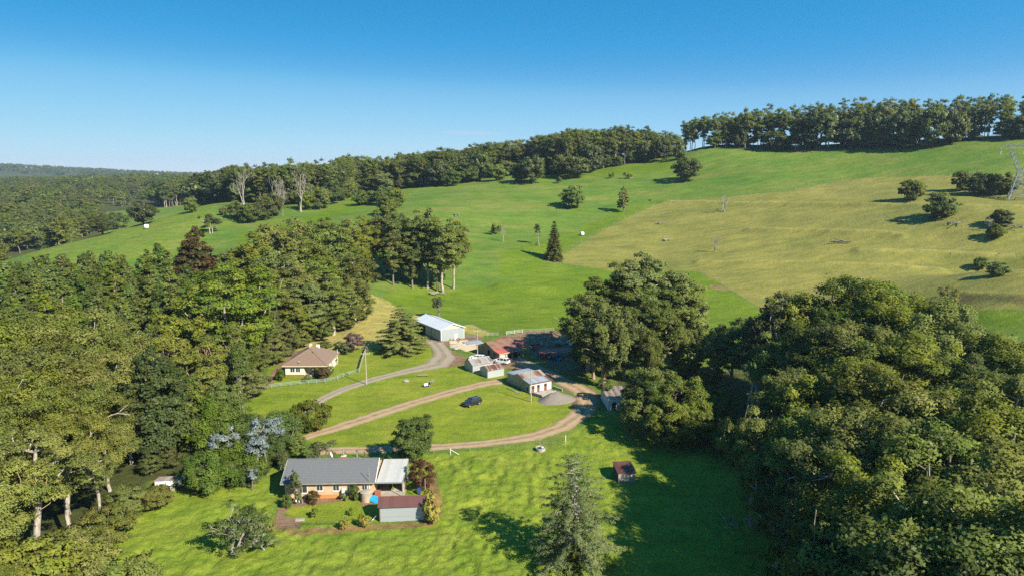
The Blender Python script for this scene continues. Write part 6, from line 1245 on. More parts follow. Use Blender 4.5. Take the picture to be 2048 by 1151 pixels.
def ranks(items, rowf):                                     # place of every tree within its own row, counted from the left of the photo
    o = {}
    for it in items: o.setdefault(rowf(*it), []).append(it)
    return {it: (r, ORD[min(k, 11)] if k < len(L) - 1 or len(L) == 1 else 'rightmost') for r, L in o.items() for k, it in enumerate(sorted(L))}
BIGR = [(1610, 580, 164), (1668, 552, 160), (1735, 548, 157), (1808, 562, 154), (1865, 588, 150), (1925, 628, 146), (2000, 662, 140), (2085, 685, 138),
        (1592, 655, 143), (1640, 645, 138), (1705, 632, 136), (1785, 642, 132), (1860, 672, 130), (1945, 712, 126), (2040, 740, 122), (1605, 770, 128), (1600, 735, 119), (1680, 716, 115), (1765, 718, 112), (1850, 745, 108), (1935, 775, 105), (2035, 800, 102),
        (1515, 808, 104), (1640, 815, 100), (1725, 795, 96), (1815, 815, 92), (1905, 850, 88), (2010, 880, 84), (1590, 870, 94), (1668, 860, 87), (1755, 895, 81), (1850, 925, 75), (1950, 950, 71), (2060, 970, 68), (1565, 960, 90), (1640, 985, 79), (1730, 1005, 72), (1830, 1030, 66), (1935, 1060, 60), (1590, 1050, 80)]
RK = ranks(BIGR, lambda px, py, D: 'back row by the dry paddock' if py < 700 and D > 136 else 'second row' if D > 120 else 'middle row' if D > 98 else 'row nearest the shaded grass' if px < 1700 else 'lower bottom corner' if D < 74 else 'upper bottom corner')
for px, py, D in BIGR:
    r_, o_n = RK[(px, py, D)]
    airy = px < 1625 and D < 112 or px < 1800 and D < 92
    TT('gum_airy' if airy else 'gum_near', 'gum_tree', px, py, D, 'leafy gum in the right stand, %s, %s' % (o_n, r_), group='gums of the right stand', width=0.85 if airy else 1.05)

# ------------------------------------------------------------------ the left woods
for px, py, D, k, l in ((450, 512, 192, 'lime_tree', 'bright yellow green spreading tree in front of the left gums'), (300, 694, 141, 'green_cone', 'dark green dense cone shaped tree among the olive gums'), (335, 720, 147, 'green_cone', 'lower dark green tree right behind the cone shaped one'), (390, 452, 262, 'rust_cone', 'rust tinged cone shaped tree at the edge of the left plantation'), (378, 470, 256, 'rust_cone', 'second rust tinged tree leaning against the first')): TT(k, 'woodland_tree', px, py, D, l)
COT = [(500, 475, 265), (540, 446, 278), (590, 440, 288), (640, 438, 292), (556, 490, 250), (612, 478, 260), (668, 455, 276), (700, 442, 292), (520, 525, 238), (582, 525, 236), (642, 518, 242), (700, 500, 252), (555, 575, 222), (612, 565, 226), (662, 560, 231), (706, 552, 242), (478, 555, 240), (590, 612, 217), (520, 620, 205), (470, 500, 270)]
RK = ranks(COT, lambda px, py, D: 'rear rank' if D > 262 else 'middle rank' if D > 235 else 'front rank')
for px, py, D in COT:
    r_, o_n = RK[(px, py, D)]
    TT('gum_big' if D < 240 else 'gum_mid', 'gum_tree', px, py - 8, D, 'tall gum in the grove behind the cottage, %s, %s' % (o_n, r_), group='gums behind the cottage', width=1.12)
for px, py, D, l in ((728, 425, 297, 'gum at the left end of the open row beyond the straw slope'), (762, 412, 302, 'gum second from the left in the open row'), (800, 418, 298, 'gum in the middle of the open row, behind the front trunks'), (783, 455, 287, 'gum with short dark trunk in the open row'), (822, 450, 287, 'gum with pale forked trunk in the open row'), (851, 409, 289, 'tallest gum of the open row with long white trunk'), (872, 440, 286, 'slim gum between the two white trunks of the open row'), (745, 432, 304, 'gum at the back of the open row near the cottage grove'), (838, 425, 299, 'gum at the back of the open row behind the tallest'), (905, 436, 289, 'leaning gum on the far right of the open row'), (712, 452, 284, 'gum joining the open row to the cottage grove')): TT('gum_row', 'gum_tree', px, py, D, l)
TP('gum_row', 'gum_tree', 886, 584, 156, 'gum with tall bare white trunk at the right end of the open row', wpx=95, var=1); 
for px, py, D, l in ((505, 690, 186, 'rounded grey green tree at the back left of the cottage'), (545, 672, 196, 'rounded tree left behind the cottage roof'), (470, 688, 178, 'round crowned tree behind the tan stemmed ones'), (440, 700, 170, 'leafy tree under the tan stemmed one'), (500, 735, 168, 'dusky low tree beside the grass strip left of the cottage'), (400, 742, 152, 'leafy low tree right of the cone shaped tree'), (436, 762, 148, 'leafy low tree left of the open pale stemmed tree'), (600, 655, 214, 'low tree at the foot of the grove behind the cottage'), (572, 640, 212, 'dark low tree in the hollow behind the cottage'), (640, 625, 224, 'low overhanging tree at the edge of the straw slope'), (688, 600, 236, 'low leafy tree under the right end of the cottage grove'), (716, 578, 247, 'low leafy tree at the top corner of the straw slope'), (365, 770, 143, 'leafy tree behind the greenish power pole')): TT('overgrown', 'woodland_tree', px, py, D, l)
OL = [(-60, 640, 150), (40, 610, 154), (132, 618, 153), (228, 652, 150), (-20, 690, 134), (82, 670, 136), (188, 702, 133), (-60, 765, 117), (35, 735, 118), (152, 752, 118), (250, 782, 123), (292, 805, 132), (-40, 850, 104), (112, 815, 107), (205, 838, 112), (-60, 880, 97), (45, 842, 93), (118, 890, 97), (188, 905, 101), (-30, 905, 88), (10, 1120, 76), (90, 1130, 75)]
OL = [(px, py, D + (18 if D < 126 else 12)) for px, py, D in OL]
for i, (px, py, D) in enumerate(OL[-7:-3]): TT('gum_open', 'gum_tree', px, py, D, ['big old gum just outside the left frame edge', 'big old gum with thick white trunk at the left frame edge', 'big old gum with bare limbs, second from the left frame edge', 'big spreading gum reaching right over the front lawn'][i])
OL = OL[:-7] + OL[-3:]
RK = ranks(OL, lambda px, py, D: 'farthest crowns' if D > 152 else 'upper crowns' if D > 138 else 'middle crowns' if D > 126 else 'front row by the lawn' if D > 104 else 'bottom corner')
for px, py, D in OL:
    r_, o_n = RK[(px, py, D)]
    TT('gum_olive', 'gum_tree', px, py, D, 'olive gum in the near left wood, %s, %s' % (o_n, r_), group='gums of the near left wood')
for px, py, D, l in ((252, 968, 119, 'low leafy gum limbs spreading over the front lawn beside the poultry house'), (312, 995, 118, 'small drooping gum limbs reaching farthest over the front lawn'), (215, 1010, 111, 'leafy low gum limb over the lawn, nearer the left corner'), (150, 1060, 101, 'leafy undergrowth at the lawn edge in the bottom left corner'), (95, 1085, 97, 'leafy bush in the bottom left corner, right of two'), (25, 1080, 96, 'leafy bush in the bottom left corner, at the frame edge'), (240, 1120, 92, 'small bright bush at the bottom of the front lawn')):
    TT('low_gum', 'low_gum', px, py, D, l)
def hexfill(poly, sp, g):
    poly = np.asarray(poly); o = []
    x0, y0 = poly.min(0); x1, y1 = poly.max(0); j = 0
    for y in np.arange(y0, y1, sp * 0.87):
        for x in np.arange(x0 + (j % 2) * sp / 2, x1, sp): o.append((x + g.uniform(-.3, .3) * sp, y + g.uniform(-.3, .3) * sp))
        j += 1
    o = np.array(o); return o[inside(o[:, 0], o[:, 1], poly)]
def arc(pts): return np.array([(D * math.sin(math.atan((px - 1024) / FPX)), D * math.cos(math.atan((px - 1024) / FPX))) for px, D in pts])
g = np.random.default_rng(99)
for x, y in hexfill(arc([(-120, 188), (100, 182), (250, 190), (330, 200), (395, 215), (430, 240), (420, 285), (330, 292), (200, 306), (60, 318), (-120, 330)]), 7.6, g):
    D = math.hypot(x, y); row = ('far edge by the meadow' if D > 270 else 'middle' if D > 225 else 'near edge') + (', left part' if x < -0.62 * y else ', right part' if x > -0.53 * y else ', centre')
    px = 1024 + FPX * x / (y * math.cos(PITCH) + 45 * math.sin(PITCH)); cap = zpix(y, np.interp(px, [-100, 0, 60, 150, 180, 250, 330, 400, 430], [548, 528, 508, 492, 482, 502, 484, 480, 508])) - h1(x, y)
    plant('blackwood', 'plantation_tree', x, y, min(cap, 33) * g.uniform(0.88, 1.0) if D > 270 else min(cap, g.uniform(21, 27)), 'cone shaped dense tree in the dark left plantation, ' + row, group='plantation trees, ' + row, width=g.uniform(0.85, 1.15))
for x, y in hexfill(arc([(-120, 158), (200, 158), (330, 172), (340, 196), (250, 186), (100, 178), (-120, 180)]), 9.5, g): plant('gum_mid', 'gum_tree', x, y, g.uniform(19, 24), 'gum between the near left wood and the plantation', group='gums between wood and plantation')

# ------------------------------------------------------------------ the ridge forest
TOPL = np.array([(250, 372), (300, 352), (380, 345), (430, 332), (470, 322), (520, 316), (600, 304), (680, 302), (720, 300), (760, 306), (800, 298), (860, 290), (920, 284), (960, 278), (1000, 270), (1060, 262), (1110, 250), (1160, 242), (1230, 240), (1290, 246), (1340, 256), (1352, 250), (1365, 236), (1420, 226), (1500, 210), (1600, 203), (1690, 191), (1760, 192), (1850, 187), (1960, 183), (2060, 180), (2200, 175)])
def stand_of(px):
    for lim, s_ in ((440, 'beyond the left meadow'), (530, 'behind the leftmost dead gum'), (690, 'behind the tallest dead gum'), (780, 'above the spur hedge'), (900, 'above the open row of gums'), (1000, 'behind the wide green edge tree'), (1100, 'behind the big dark fig'), (1200, 'behind the paler fig'), (1352, 'left of the skyline gap'),
                    (1440, 'right of the skyline gap'), (1570, 'left of the massive figs'), (1690, 'behind the left massive fig'), (1790, 'behind the middle skyline fig'), (1920, 'behind the crest figs'), (9999, 'above the transmission tower')):
        if px < lim: return s_
k = 0; ridge_n = 0; far_pts = []
rl = ridge_line[np.argsort(np.degrees(np.arctan2(ridge_line[:, 0], ridge_line[:, 1])))]
s = np.concatenate([[0], np.cumsum(np.hypot(*np.diff(rl, axis=0).T))])
g = np.random.default_rng(41)
for row, off in enumerate((3, 10, 18, 28, 40, 54)):
    t = g.uniform(0, 4)
    while t < s[-1]:
        p = np.array((np.interp(t, s, rl[:, 0]), np.interp(t, s, rl[:, 1]))); u = p / np.linalg.norm(p); x, y = p + u * (off + g.uniform(-3, 3)); px = 1024 + FPX * x / (y * math.cos(PITCH))
        step = (8.2 if row < 3 else 9.5) * g.uniform(0.75, 1.3)
        t += step
        if 1338 < px < 1368 and row < 6: continue
        if px > 1366 and row > 2: continue
        top = np.interp(px, TOPL[:, 0], TOPL[:, 1]); H = zpix(y, top) - h1(x, y)
        H *= g.uniform(0.72, 0.98) if row < 2 else g.uniform(0.86, 1.04)
        H = min(max(H * (1.05 if px > 1360 else 1.0), 14), 46)
        if px > 2120 or px < 250: continue
        stand = stand_of(px)
        if row < 2 or (row == 2 and px > 1360):
            plant('gum_ridge', 'ridge_gum', x, y, H, 'tall gum in the ridge forest, ' + stand + (', front rank' if row == 0 else ', inner ranks'), 'tree', 'ridge gums ' + stand + (', front rank' if row == 0 else ', inner ranks'), width=g.uniform(0.85, 1.2) * (0.85 if px > 1360 else 1.0)); ridge_n += 1
        else: far_pts.append((x, y, H))
for px, py, h, w, l in ((1640, 298, 78, 80, 'massive dark fig before the skyline gums, left of three'), (1700, 297, 66, 56, 'dark fig pressed against the left massive one'), (1752, 296, 74, 56, 'dark fig in the middle of the skyline row'), (1808, 297, 82, 66, 'massive dark fig in the skyline row, nearest the hill crest'), (1865, 295, 84, 66, 'massive dark fig right of the crest, under the tall gums'), (1905, 290, 74, 52, 'dark fig at the right end of the skyline fig row'),
                        (1600, 299, 58, 40, 'slim dark tree at the left of the skyline figs'), (1478, 297, 48, 30, 'low dark tree in the skyline row above the bright field'), (1290, 325, 46, 36, 'leafy low tree at the foot of the ridge forest by the gap'), (1325, 322, 50, 36, 'last leafy tree before the gap in the ridge forest'), (1185, 345, 58, 44, 'leafy dark tree at the forest foot right of the paler fig'), (880, 372, 54, 50, 'leafy dark tree at the forest foot above the open row'), (960, 362, 62, 50, 'tall leafy tree at the forest foot left of the dark fig')): TP('fig', 'fig_tree', px, py, h, l, wpx=w)

for row, off in enumerate((1, 14)):
    t = 0.0
    while t < s[-1]:
        p = np.array((np.interp(t, s, rl[:, 0]), np.interp(t, s, rl[:, 1]))); u = p / np.linalg.norm(p); x, y = p + u * (off + g.uniform(-2, 4)); px = 1024 + FPX * x / (y * math.cos(PITCH)); t += g.uniform(7, 17)
        if 1338 < px < 1368 or px > 2120 or px < 430 or (px > 1360 and g.random() < 0.65): continue
        stand = stand_of(px)
        plant('far_bush', 'understory_tree', x, y, g.uniform(7, 15), 'dark low tree under the ridge gums, ' + stand, 'tree', 'understory trees ' + stand, width=g.uniform(0.8, 1.2))
# far forest that reads as one mass: left valley and everything behind the ridge
def combined(key, i):
    H, tm, cm, cw = KIND[key][i]; vs, fs, cn, ti, t2, mi = [], [], [], [], [], []; b = 0
    for q, me in enumerate((cm, tm)):
        n = len(me.vertices); v = np.empty(n * 3, np.float32); me.vertices.foreach_get('co', v); f = np.empty(len(me.loops), np.int32); me.loops.foreach_get('vertex_index', f)
        vs.append(v.reshape(-1, 3)); fs.append(f.reshape(-1, 4) + b); b += n; mi.append(np.full(len(f) // 4, q, np.int32))
        if q == 0:
            c = np.empty(n * 3, np.float32); me.attributes['cn'].data.foreach_get('vector', c); cn.append(c.reshape(-1, 3))
            for nm, L in (('tint', ti), ('tint2', t2)): a = np.empty(n, np.float32); me.attributes[nm].data.foreach_get('value', a); L.append(a)
        else: cn.append(np.zeros((n, 3), np.float32)); ti.append(np.zeros(n, np.float32)); t2.append(np.zeros(n, np.float32))
    me = mesh_np(key + '_whole', np.concatenate(vs), np.concatenate(fs), cm.materials[0], False, {'cn': ('FLOAT_VECTOR', np.concatenate(cn)), 'tint': ('FLOAT', np.concatenate(ti)), 'tint2': ('FLOAT', np.concatenate(t2))})
    me.materials.append(tm.materials[0]); me.polygons.foreach_set('material_index', np.concatenate(mi)); return me, H
g = np.random.default_rng(17)
def far_region(n, az0, az1, r0, r1, h0, h1_, test=None):
    rr = np.sqrt(g.uniform(r0 * r0, r1 * r1, n)); a = np.radians(g.uniform(az0, az1, n)); X, Y = rr * np.sin(a), rr * np.cos(a)
    for x, y in zip(X, Y):
        if test is None or test(x, y): far_pts.append((x, y, g.uniform(h0, h1_)))
grass_left = world([(-40, 530), (60, 505), (175, 476), (215, 462), (275, 452), (340, 434), (440, 404), (470, 412), (480, 460), (430, 520), (300, 545), (150, 520), (40, 520)])
def ok_far(x, y):
    a = math.degrees(math.atan2(x, y)); r = math.hypot(x, y)
    if a > -31 and r < np.interp(a, rl_az[_o], rl_r[_o]) + 58: return False
    q = np.array([x]), np.array([y]); return not inside(*q, grass_left)[0]
far_region(900, -47, -23, 440, 900, 18, 30, ok_far); far_region(900, -46, -16, 900, 1700, 18, 28, ok_far); far_region(1100, -45, -14, 1700, 3300, 18, 26); far_region(350, -22, 2, 590, 800, 22, 30, ok_far)
far_region(120, -34, -29, 440, 560, 20, 28, ok_far); far_region(1500, -45, -18, 3900, 5000, 20, 30)
far_pts = np.array(far_pts)
def far_mass(name, pts, label):
    srcs = [combined('gum_ridge', i) for i in range(5)] + [combined('fig', 0)]
    hidden = bpy.data.collections.new('forest_sources')
    for q, (me, H) in enumerate(srcs):
        so = bpy.data.objects.new('far_tree_source', me); hidden.objects.link(so)
    z = height(pts[:, 0], pts[:, 1]); n = len(pts); r2 = np.random.default_rng(3)
    pick = r2.choice(6, n, p=[.19, .19, .19, .19, .19, .05]); H0 = np.array([s_[1] for s_ in srcs])[pick]; sc = pts[:, 2] / H0
    me = bpy.data.meshes.new(name); me.vertices.add(n); me.vertices.foreach_set('co', np.stack([pts[:, 0], pts[:, 1], z - 0.12 * pts[:, 2]], -1).astype(np.float32).ravel())
    for nm, ty, ar in (('sc', 'FLOAT_VECTOR', np.stack([sc * r2.uniform(1.0, 1.45, n)] * 2 + [sc], -1)), ('rot', 'FLOAT_VECTOR', np.stack([np.zeros(n), np.zeros(n), r2.uniform(0, 6.28, n)], -1)), ('pick', 'INT', pick)):
        a = me.attributes.new(nm, ty, 'POINT'); a.data.foreach_set('vector' if ty == 'FLOAT_VECTOR' else 'value', np.asarray(ar, np.float32 if ty != 'INT' else np.int32).ravel())
    o = link(name, me); tag(o, label, kind='stuff')
    ng = bpy.data.node_groups.new(name, 'GeometryNodeTree'); ng.interface.new_socket('Geometry', in_out='INPUT', socket_type='NodeSocketGeometry'); ng.interface.new_socket('Geometry', in_out='OUTPUT', socket_type='NodeSocketGeometry')
    N = ng.nodes; gi, go = N.new('NodeGroupInput'), N.new('NodeGroupOutput'); ip = N.new('GeometryNodeInstanceOnPoints'); ci = N.new('GeometryNodeCollectionInfo'); ci.inputs['Collection'].default_value = hidden; ci.inputs['Separate Children'].default_value = True; ci.inputs['Reset Children'].default_value = True
    ip.inputs['Pick Instance'].default_value = True
    def na(nm, ty): a = N.new('GeometryNodeInputNamedAttribute'); a.data_type = ty; a.inputs['Name'].default_value = nm; return a.outputs['Attribute']
    L = ng.links; L.new(gi.outputs[0], ip.inputs['Points']); L.new(ci.outputs[0], ip.inputs['Instance']); L.new(na('pick', 'INT'), ip.inputs['Instance Index']); L.new(na('sc', 'FLOAT_VECTOR'), ip.inputs['Scale'])
    er = N.new('FunctionNodeEulerToRotation'); L.new(na('rot', 'FLOAT_VECTOR'), er.inputs[0]); L.new(er.outputs[0], ip.inputs['Rotation']); L.new(ip.outputs[0], go.inputs[0])
    o.modifiers.new('forest', 'NODES').node_group = ng
far_mass('distant_forest', far_pts, 'far wooded valley and ridges reading as one mass')

# ------------------------------------------------------------------ things lying about
def bale(px, py, label, d=1.25):
    p = gp(px, py); o = empty('hay_bale', tuple(p), random.uniform(0, 3), label, 'hay bale', 'wrapped hay bales')
    m = MB(); n = 20; pts = []
    for xx, rr in ((-.62, .52), (-.56, .66), (-.3, .69), (0, .68), (.3, .69), (.56, .66), (.62, .52)): pts += [(xx, rr * math.cos(6.283 * i / n), .66 + rr * math.sin(6.283 * i / n)) for i in range(n)]
    m.poly(pts, [(j * n + i, j * n + (i + 1) % n, (j + 1) * n + (i + 1) % n, (j + 1) * n + i) for j in range(6) for i in range(n)] + [tuple(range(n - 1, -1, -1)), tuple(range(6 * n, 7 * n))])
    w = m.build('wrap', M['hay'], o, True); o.scale = (d,) * 3; MB().tube((-.5, 0, .66), (.5, 0, .66), .6).build('hay_core', M['plank'], o)
bale(293, 457, 'white wrapped round bale on the left meadow beside the dark pyramid tree', 1.8); bale(1164, 471, 'white wrapped round bale on the green hillside above the dark spruce', 1.5)
for px, py, l in ((1137, 688, 'white wrapped round bale under the big gum, farther of two'), (1145, 693, 'white wrapped round bale under the big gum, nearer of two')): bale(px, py, l, 1.2)
def logpile(label, px, py, n, L, r, spread_, name='log_pile', cat='log pile', mat='deadlog'):
    p = gp(px, py); o = empty(name, tuple(p), random.uniform(0, 3), label, cat); q = np.random.default_rng(int(px))
    for i in range(n):
        a = q.uniform(-0.5, 0.5) + (q.random() < .3) * 1.4; c = q.normal(0, spread_, 2); l = L * q.uniform(.5, 1.1); z = r + q.uniform(0, 0.3 * spread_); d = np.array((math.cos(a), math.sin(a), q.uniform(-.05, .2))) * l / 2; cc = np.array((c[0], c[1], z + abs(d[2])))
        MB().tube(cc - d, cc + d, r * q.uniform(.7, 1.2), r * .55, 6).build('log', M[mat], o)
logpile('heap of grey dead timber under the white trunked gums', 868, 588, 12, 4.5, .2, 1.3); logpile('fallen grey log on the green hillside beside the open row', 912, 431, 2, 9, .35, .8, 'fallen_log', 'log'); logpile('dark fallen log lying in the middle of the dry paddock', 1681, 485, 3, 8, .3, .6, 'fallen_log', 'log', 'log')
logpile('weathered fallen log near the top of the dry paddock', 1322, 448, 3, 6, .3, .7, 'fallen_log', 'log', 'log'); logpile('grey stump with root plate on bare earth in the dry paddock', 1330, 481, 4, 3, .35, .5, 'fallen_log', 'log'); logpile('bare branches lying in the shaded right grass', 1455, 1042, 10, 3.0, .06, 1.3, 'fallen_branch', 'branch'); logpile('grey branch litter right of the upper dry paddock bush', 1905, 447, 6, 4, .2, 2.2, 'fallen_branch', 'branch'); logpile('grey litter of dead limbs at the right edge of the dry paddock', 2025, 455, 9, 5, .22, 2.5, 'fallen_branch', 'branch')
logpile('dark burnt stump with litter in the right of the dry paddock', 1796, 442, 4, 3.5, .3, .6, 'fallen_log', 'log', 'log'); logpile('pale stump beside the small leaning hillside shrub', 1262, 357, 3, 2.5, .35, .4, 'fallen_log', 'log'); logpile('pale dead branch heap in the twiggy spur shrub', 737, 404, 9, 5, .2, 1.2, 'fallen_branch', 'branch'); logpile('thin fallen branch on the green rise beside the paddock fence', 1303, 401, 2, 7, .22, .4, 'fallen_log', 'log')
def rock(s, q):
    m = MB(); n = 7; pts = []
    for zz, rr in ((-.2, 1.0), (.25, .95), (.6, .55)): pts += [(s * rr * math.cos(6.283 * i / n) * q.uniform(.75, 1.2), s * rr * math.sin(6.283 * i / n) * q.uniform(.75, 1.2), s * zz) for i in range(n)]
    return m.poly(pts, [(j * n + i, j * n + (i + 1) % n, (j + 1) * n + (i + 1) % n, (j + 1) * n + i) for j in range(2) for i in range(n)] + [tuple(range(2 * n, 3 * n))])
q = np.random.default_rng(8); rocks = MB()
for cx, cy, n, sx, sy in ((1668, 384, 70, 34, 5), (1740, 370, 40, 40, 6), (1760, 418, 40, 60, 12), (1880, 445, 45, 60, 8), (1840, 545, 30, 70, 12), (1620, 410, 20, 60, 12), (1950, 500, 20, 50, 20), (1700, 430, 30, 60, 10), (1560, 440, 12, 120, 30)):
    for _ in range(n):
        p = gp(cx + q.normal(0, sx), cy + q.normal(0, sy)); m = rock(q.uniform(.1, .34), q); b = len(rocks.v); rocks.v += [(v[0] + p[0], v[1] + p[1], v[2] + p[2]) for v in m.v]; rocks.f += [tuple(b + i for i in f) for f in m.f]
tag(rocks.build('field_stones', M['stone'], None), 'grey stones scattered over the dry paddock', kind='stuff')
# trough, junk on the lawn, building materials by the hay shed
p = gp(1081, 899); o = empty('water_trough', tuple(p), 0.2, 'round concrete water trough in the rough grass below the track', 'trough'); MB().lathe([(0.95, -0.1), (1.0, 0.55), (0.86, 0.56), (0.82, 0.3)], 20).build('trough_wall', M['concrete'], o); MB().lathe([(0.8, 0.40), (0.01, 0.41)], 20).build('water', M['glass'], o); MB().box(0.2, 0.6, -0.2, 0.2, 0.45, 0.62).build('float_box', M['white'], o)
p = gp(1131, 886); o = MB().tube((0, 0, -0.2), (0, 0, 1.7), .07).build('marker_post', M['white'], None, loc=tuple(p)); tag(o, 'pale post in the grass above the round trough', 'post')
p = gp(901, 908); o = empty('broken_rail', tuple(p), 0, 'white post with a slanting fallen rail beside the dirt track', 'rail'); MB().tube((0, 0, -.2), (0, 0, 1.3), .06).build('post', M['white'], o); MB().tube((0.05, 0, 1.0), (1.7, -.3, .1), .05).build('rail', M['white'], o)
p = gp(846, 752); o = empty('garden_bench', tuple(p), .05, 'grey plank bench on the lawn above the junk heap', 'bench'); MB().box(-1.4, 1.4, -.2, .2, .42, .5).build('seat', M['greywood'], o)
for xx in (-1.1, 1.1): MB().box(xx - .06, xx + .06, -.18, .18, -.1, .42).build('leg', M['darkwood'], o)
p = gp(812, 762); o = rock(.9, np.random.default_rng(2)).build('boulder', M['stone'], None, loc=tuple(p)); tag(o, 'grey boulder on the lawn left of the junk heap', 'boulder')
p = gp(853, 772); o = empty('ride_on_mower', tuple(p), .5, 'old blue and white ride on mower abandoned on the lawn', 'mower')
MB().poly([(-.8, -.3, .35), (.3, -.35, .35), (.3, .35, .35), (-.8, .3, .35), (-.7, -.25, .8), (.25, -.3, .9), (.25, .3, .9), (-.7, .25, .8)], [(3, 2, 1, 0), (4, 5, 6, 7), (0, 1, 5, 4), (1, 2, 6, 5), (2, 3, 7, 6), (3, 0, 4, 7)]).build('bonnet', M['white'], o); MB().box(.35, .9, -.3, .3, .5, .62).box(.85, .95, -.3, .3, .6, 1.05).build('seat', M['black'], o); MB().box(-.3, .5, -.6, .6, .2, .36).build('cutter_deck', M['darkblue'], o); MB().tube((.3, 0, .8), (.45, 0, 1.15), .03).build('steering_column', M['black'], o)
for xx, yy, rr in ((-.6, -.4, .22), (-.6, .4, .22), (.6, -.5, .32), (.6, .5, .32)): wheel(o, xx, yy, rr, .2, 1 if yy > 0 else -1)
logpile('grey boards leaning together behind the abandoned mower', 857, 764, 6, 2.5, .08, .5, 'board_pile', 'boards', 'greywood')
def stack(label, px, py, deg, n, L, w, hgt, mat, gap=.03, name='plank_stack', layers=3):
    p = gp(px, py); o = empty(name, tuple(p), math.radians(deg), label, 'stack'); me = MB().box(-L / 2, L / 2, -w / 2, w / 2, 0, hgt).mesh('plank', M[mat]); q = np.random.default_rng(int(px * 3))
    for k in range(layers):
        for i in range(n): link('plank', me, o, (q.normal(0, .12), (i - (n - 1) / 2) * (w + gap), k * (hgt + .01)), (0, 0, q.normal(0, .05)))
stack('pale sawn timber laid out on the ground before the hay shed, nearest the drive', 927, 692, 25, 7, 7.5, .75, .12, 'plank', layers=2); stack('pale boards scattered by the hay shed wall', 918, 684, 10, 6, 6, .6, .1, 'plank', layers=2); stack('pale sheet stack at the right of the timber by the hay shed', 937, 697, 40, 4, 5, .9, .1, 'plank', layers=2)
stack('grey roofing iron stacked behind the sawn timber', 946, 686, 30, 5, 5.5, .85, .08, 'zinc', layers=5, name='iron_stack'); stack('small heap of grey sheets at the edge of the drive by the timber', 908, 694, 60, 3, 2.5, .6, .08, 'zinc', layers=3, name='iron_stack')
logpile('brown rubble and posts heaped along the hay shed front', 905, 678, 14, 2.4, .12, 2.0, 'rubble_heap', 'rubble', 'brown')
# machinery in the shade of the big gum
p = gp(1110, 713); t = empty('machinery_shelter', tuple(p), math.radians(12), 'low open shelter with red iron roof in the deep shade of the yard', 'shelter')
sheets(t, (-5, -1.6, 1.75), (5, -1.6, 1.75), (5, 1.8, 2.1), (-5, 1.8, 2.1), 10, M['redroof'])
for xx in (-4.7, -1.6, 1.6, 4.7):
    for yy in (-1.4, 1.6): MB().box(xx - .07, xx + .07, yy - .07, yy + .07, -.2, 1.78 if yy < 0 else 2.05).build('post', M['darkwood'], t)
def tractor(label, px, py, deg, paint):
    p = gp(px, py); t = empty('tractor', tuple(p), math.radians(deg), label, 'tractor'); MB().box(.2, 1.9, -.32, .32, .7, 1.3).build('bonnet', M[paint], t); MB().box(-.9, .2, -.35, .35, .6, 1.0).build('transmission', M['black'], t); MB().box(-.75, -.2, -.28, .28, 1.05, 1.2).box(-.8, -.7, -.28, .28, 1.1, 1.6).build('seat', M['black'], t); MB().tube((1.2, .2, 1.3), (1.2, .2, 2.1), .04).build('exhaust', M['black'], t); MB().tube((.15, 0, 1.2), (-.05, 0, 1.6), .03).build('steering_column', M['black'], t)
    for s_ in (-1, 1): MB().box(-1.1, .1, s_ * .62 - .2, s_ * .62 + .2, 1.35, 1.42).build('mudguard', M[paint], t); wheel(t, -.55, s_ * .75, .72, .36, s_); wheel(t, 1.45, s_ * .6, .4, .22, s_)
tractor('blue tractor parked under the red roofed shelter', 1116, 719, 200, 'darkblue'); tractor('red tractor beside the left end of the red roofed shelter', 1095, 716, 170, 'redpaint')
p = gp(1101, 682); t = empty('loading_crane', tuple(p), .5, 'dark steel loading frame with slanting boom in the shaded yard', 'crane')
for a, b in (((-2.6, 0, 0), (0, 0, 3.4)), ((0, 0, 3.4), (3.4, 0, 1.2)), ((1.2, -.9, 0), (0, 0, 3.4)), ((1.2, .9, 0), (0, 0, 3.4)), ((3.4, 0, 1.2), (3.4, 0, 0))): MB().tube(a, b, .12, n=6).build('boom', M['black'], t)
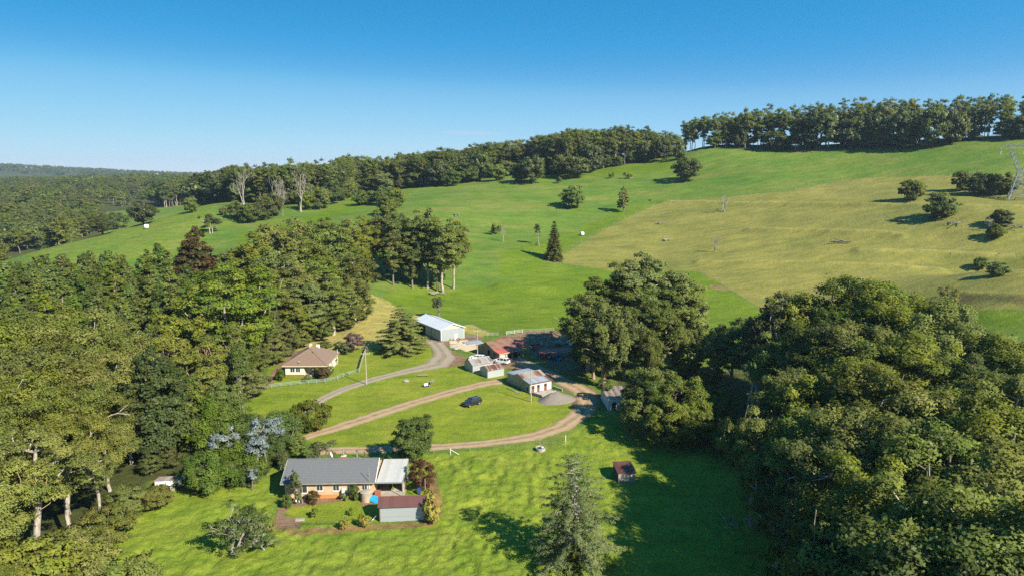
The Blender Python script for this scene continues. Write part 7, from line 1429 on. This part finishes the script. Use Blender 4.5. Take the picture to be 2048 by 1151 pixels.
def trailer(label, px, py, deg, mat):
    p = gp(px, py); t = empty('farm_trailer', tuple(p), math.radians(deg), label, 'trailer'); MB().box(-1.8, 1.8, -.95, .95, .75, .87).build('deck', M['greywood'], t)
    for y0 in (-.95, .9): MB().box(-1.8, 1.8, y0, y0 + .05, .872, 1.3).build('side_board', M[mat], t)
    MB().box(1.8, 3.0, -.06, .06, .65, .75).build('drawbar', M['black'], t)
    for s_ in (-1, 1): wheel(t, -.2, s_ * 1.1, .38, .22, s_)
trailer('rusty farm trailer standing in the shade behind the dairy', 1072, 697, 20, 'redpaint'); trailer('pale farm trailer beside the loading frame in the shade', 1118, 690, -15, 'steel')
def drum(px, py, c, l):
    p = gp(px, py); o = empty('steel_drum', tuple(p), 0, l, 'drum', 'drums in the shaded yard'); MB().lathe([(.29, 0), (.3, .3), (.28, .32), (.3, .6), (.29, .88)], 14).build('drum_body', M[c], o); MB().lathe([(.27, .882), (.02, .885)], 14).build('lid', M[c], o)
drum(1074, 693, 'white', 'white drum beside the steel stockyard'); drum(1083, 690, 'white', 'white drum right of the first in the stockyard shade'); drum(1119, 684, 'white', 'white drum under the loading frame'); drum(1096, 688, 'yellow', 'yellow drum in the shaded yard'); drum(1145, 714, 'brown', 'rusty drum at the right end of the red roofed shelter'); drum(1044, 704, 'white', 'white drum at the verandah corner of the dairy'); drum(1117, 722, 'blue', 'blue drum in front of the red roofed shelter')
p = gp(1134, 721); o = empty('scrap_heap', tuple(p), .3, 'tangled brown scrap at the right of the red roofed shelter', 'scrap'); 
for i in range(9): a = q.uniform(0, 6.28); MB().box(-q.uniform(.3, .8), q.uniform(.3, .8), -.1, .1, .1 + .1 * i * .6, .22 + .1 * i * .6).build('scrap_piece', M[['brown', 'steel', 'plank'][i % 3]], o, rot=(0, 0, a))
# ------------------------------------------------------------------ the air: pale even haze round the whole valley
hz = NT('haze_air'); pv = hz.n('ShaderNodeVolumePrincipled'); pv.inputs['Color'].default_value = (0.60, 0.79, 1.0, 1); pv.inputs['Density'].default_value = 0.00007; pv.inputs['Anisotropy'].default_value = 0.2
hz.l(pv.outputs[0], hz.out.inputs['Volume'])
zlo = float(gz.min()) - 1.5
tag(MB().box(-5150, 5150, -5150, 5150, zlo, 128).build('haze', hz.m, None), 'thin blue air over the whole valley', kind='stuff')
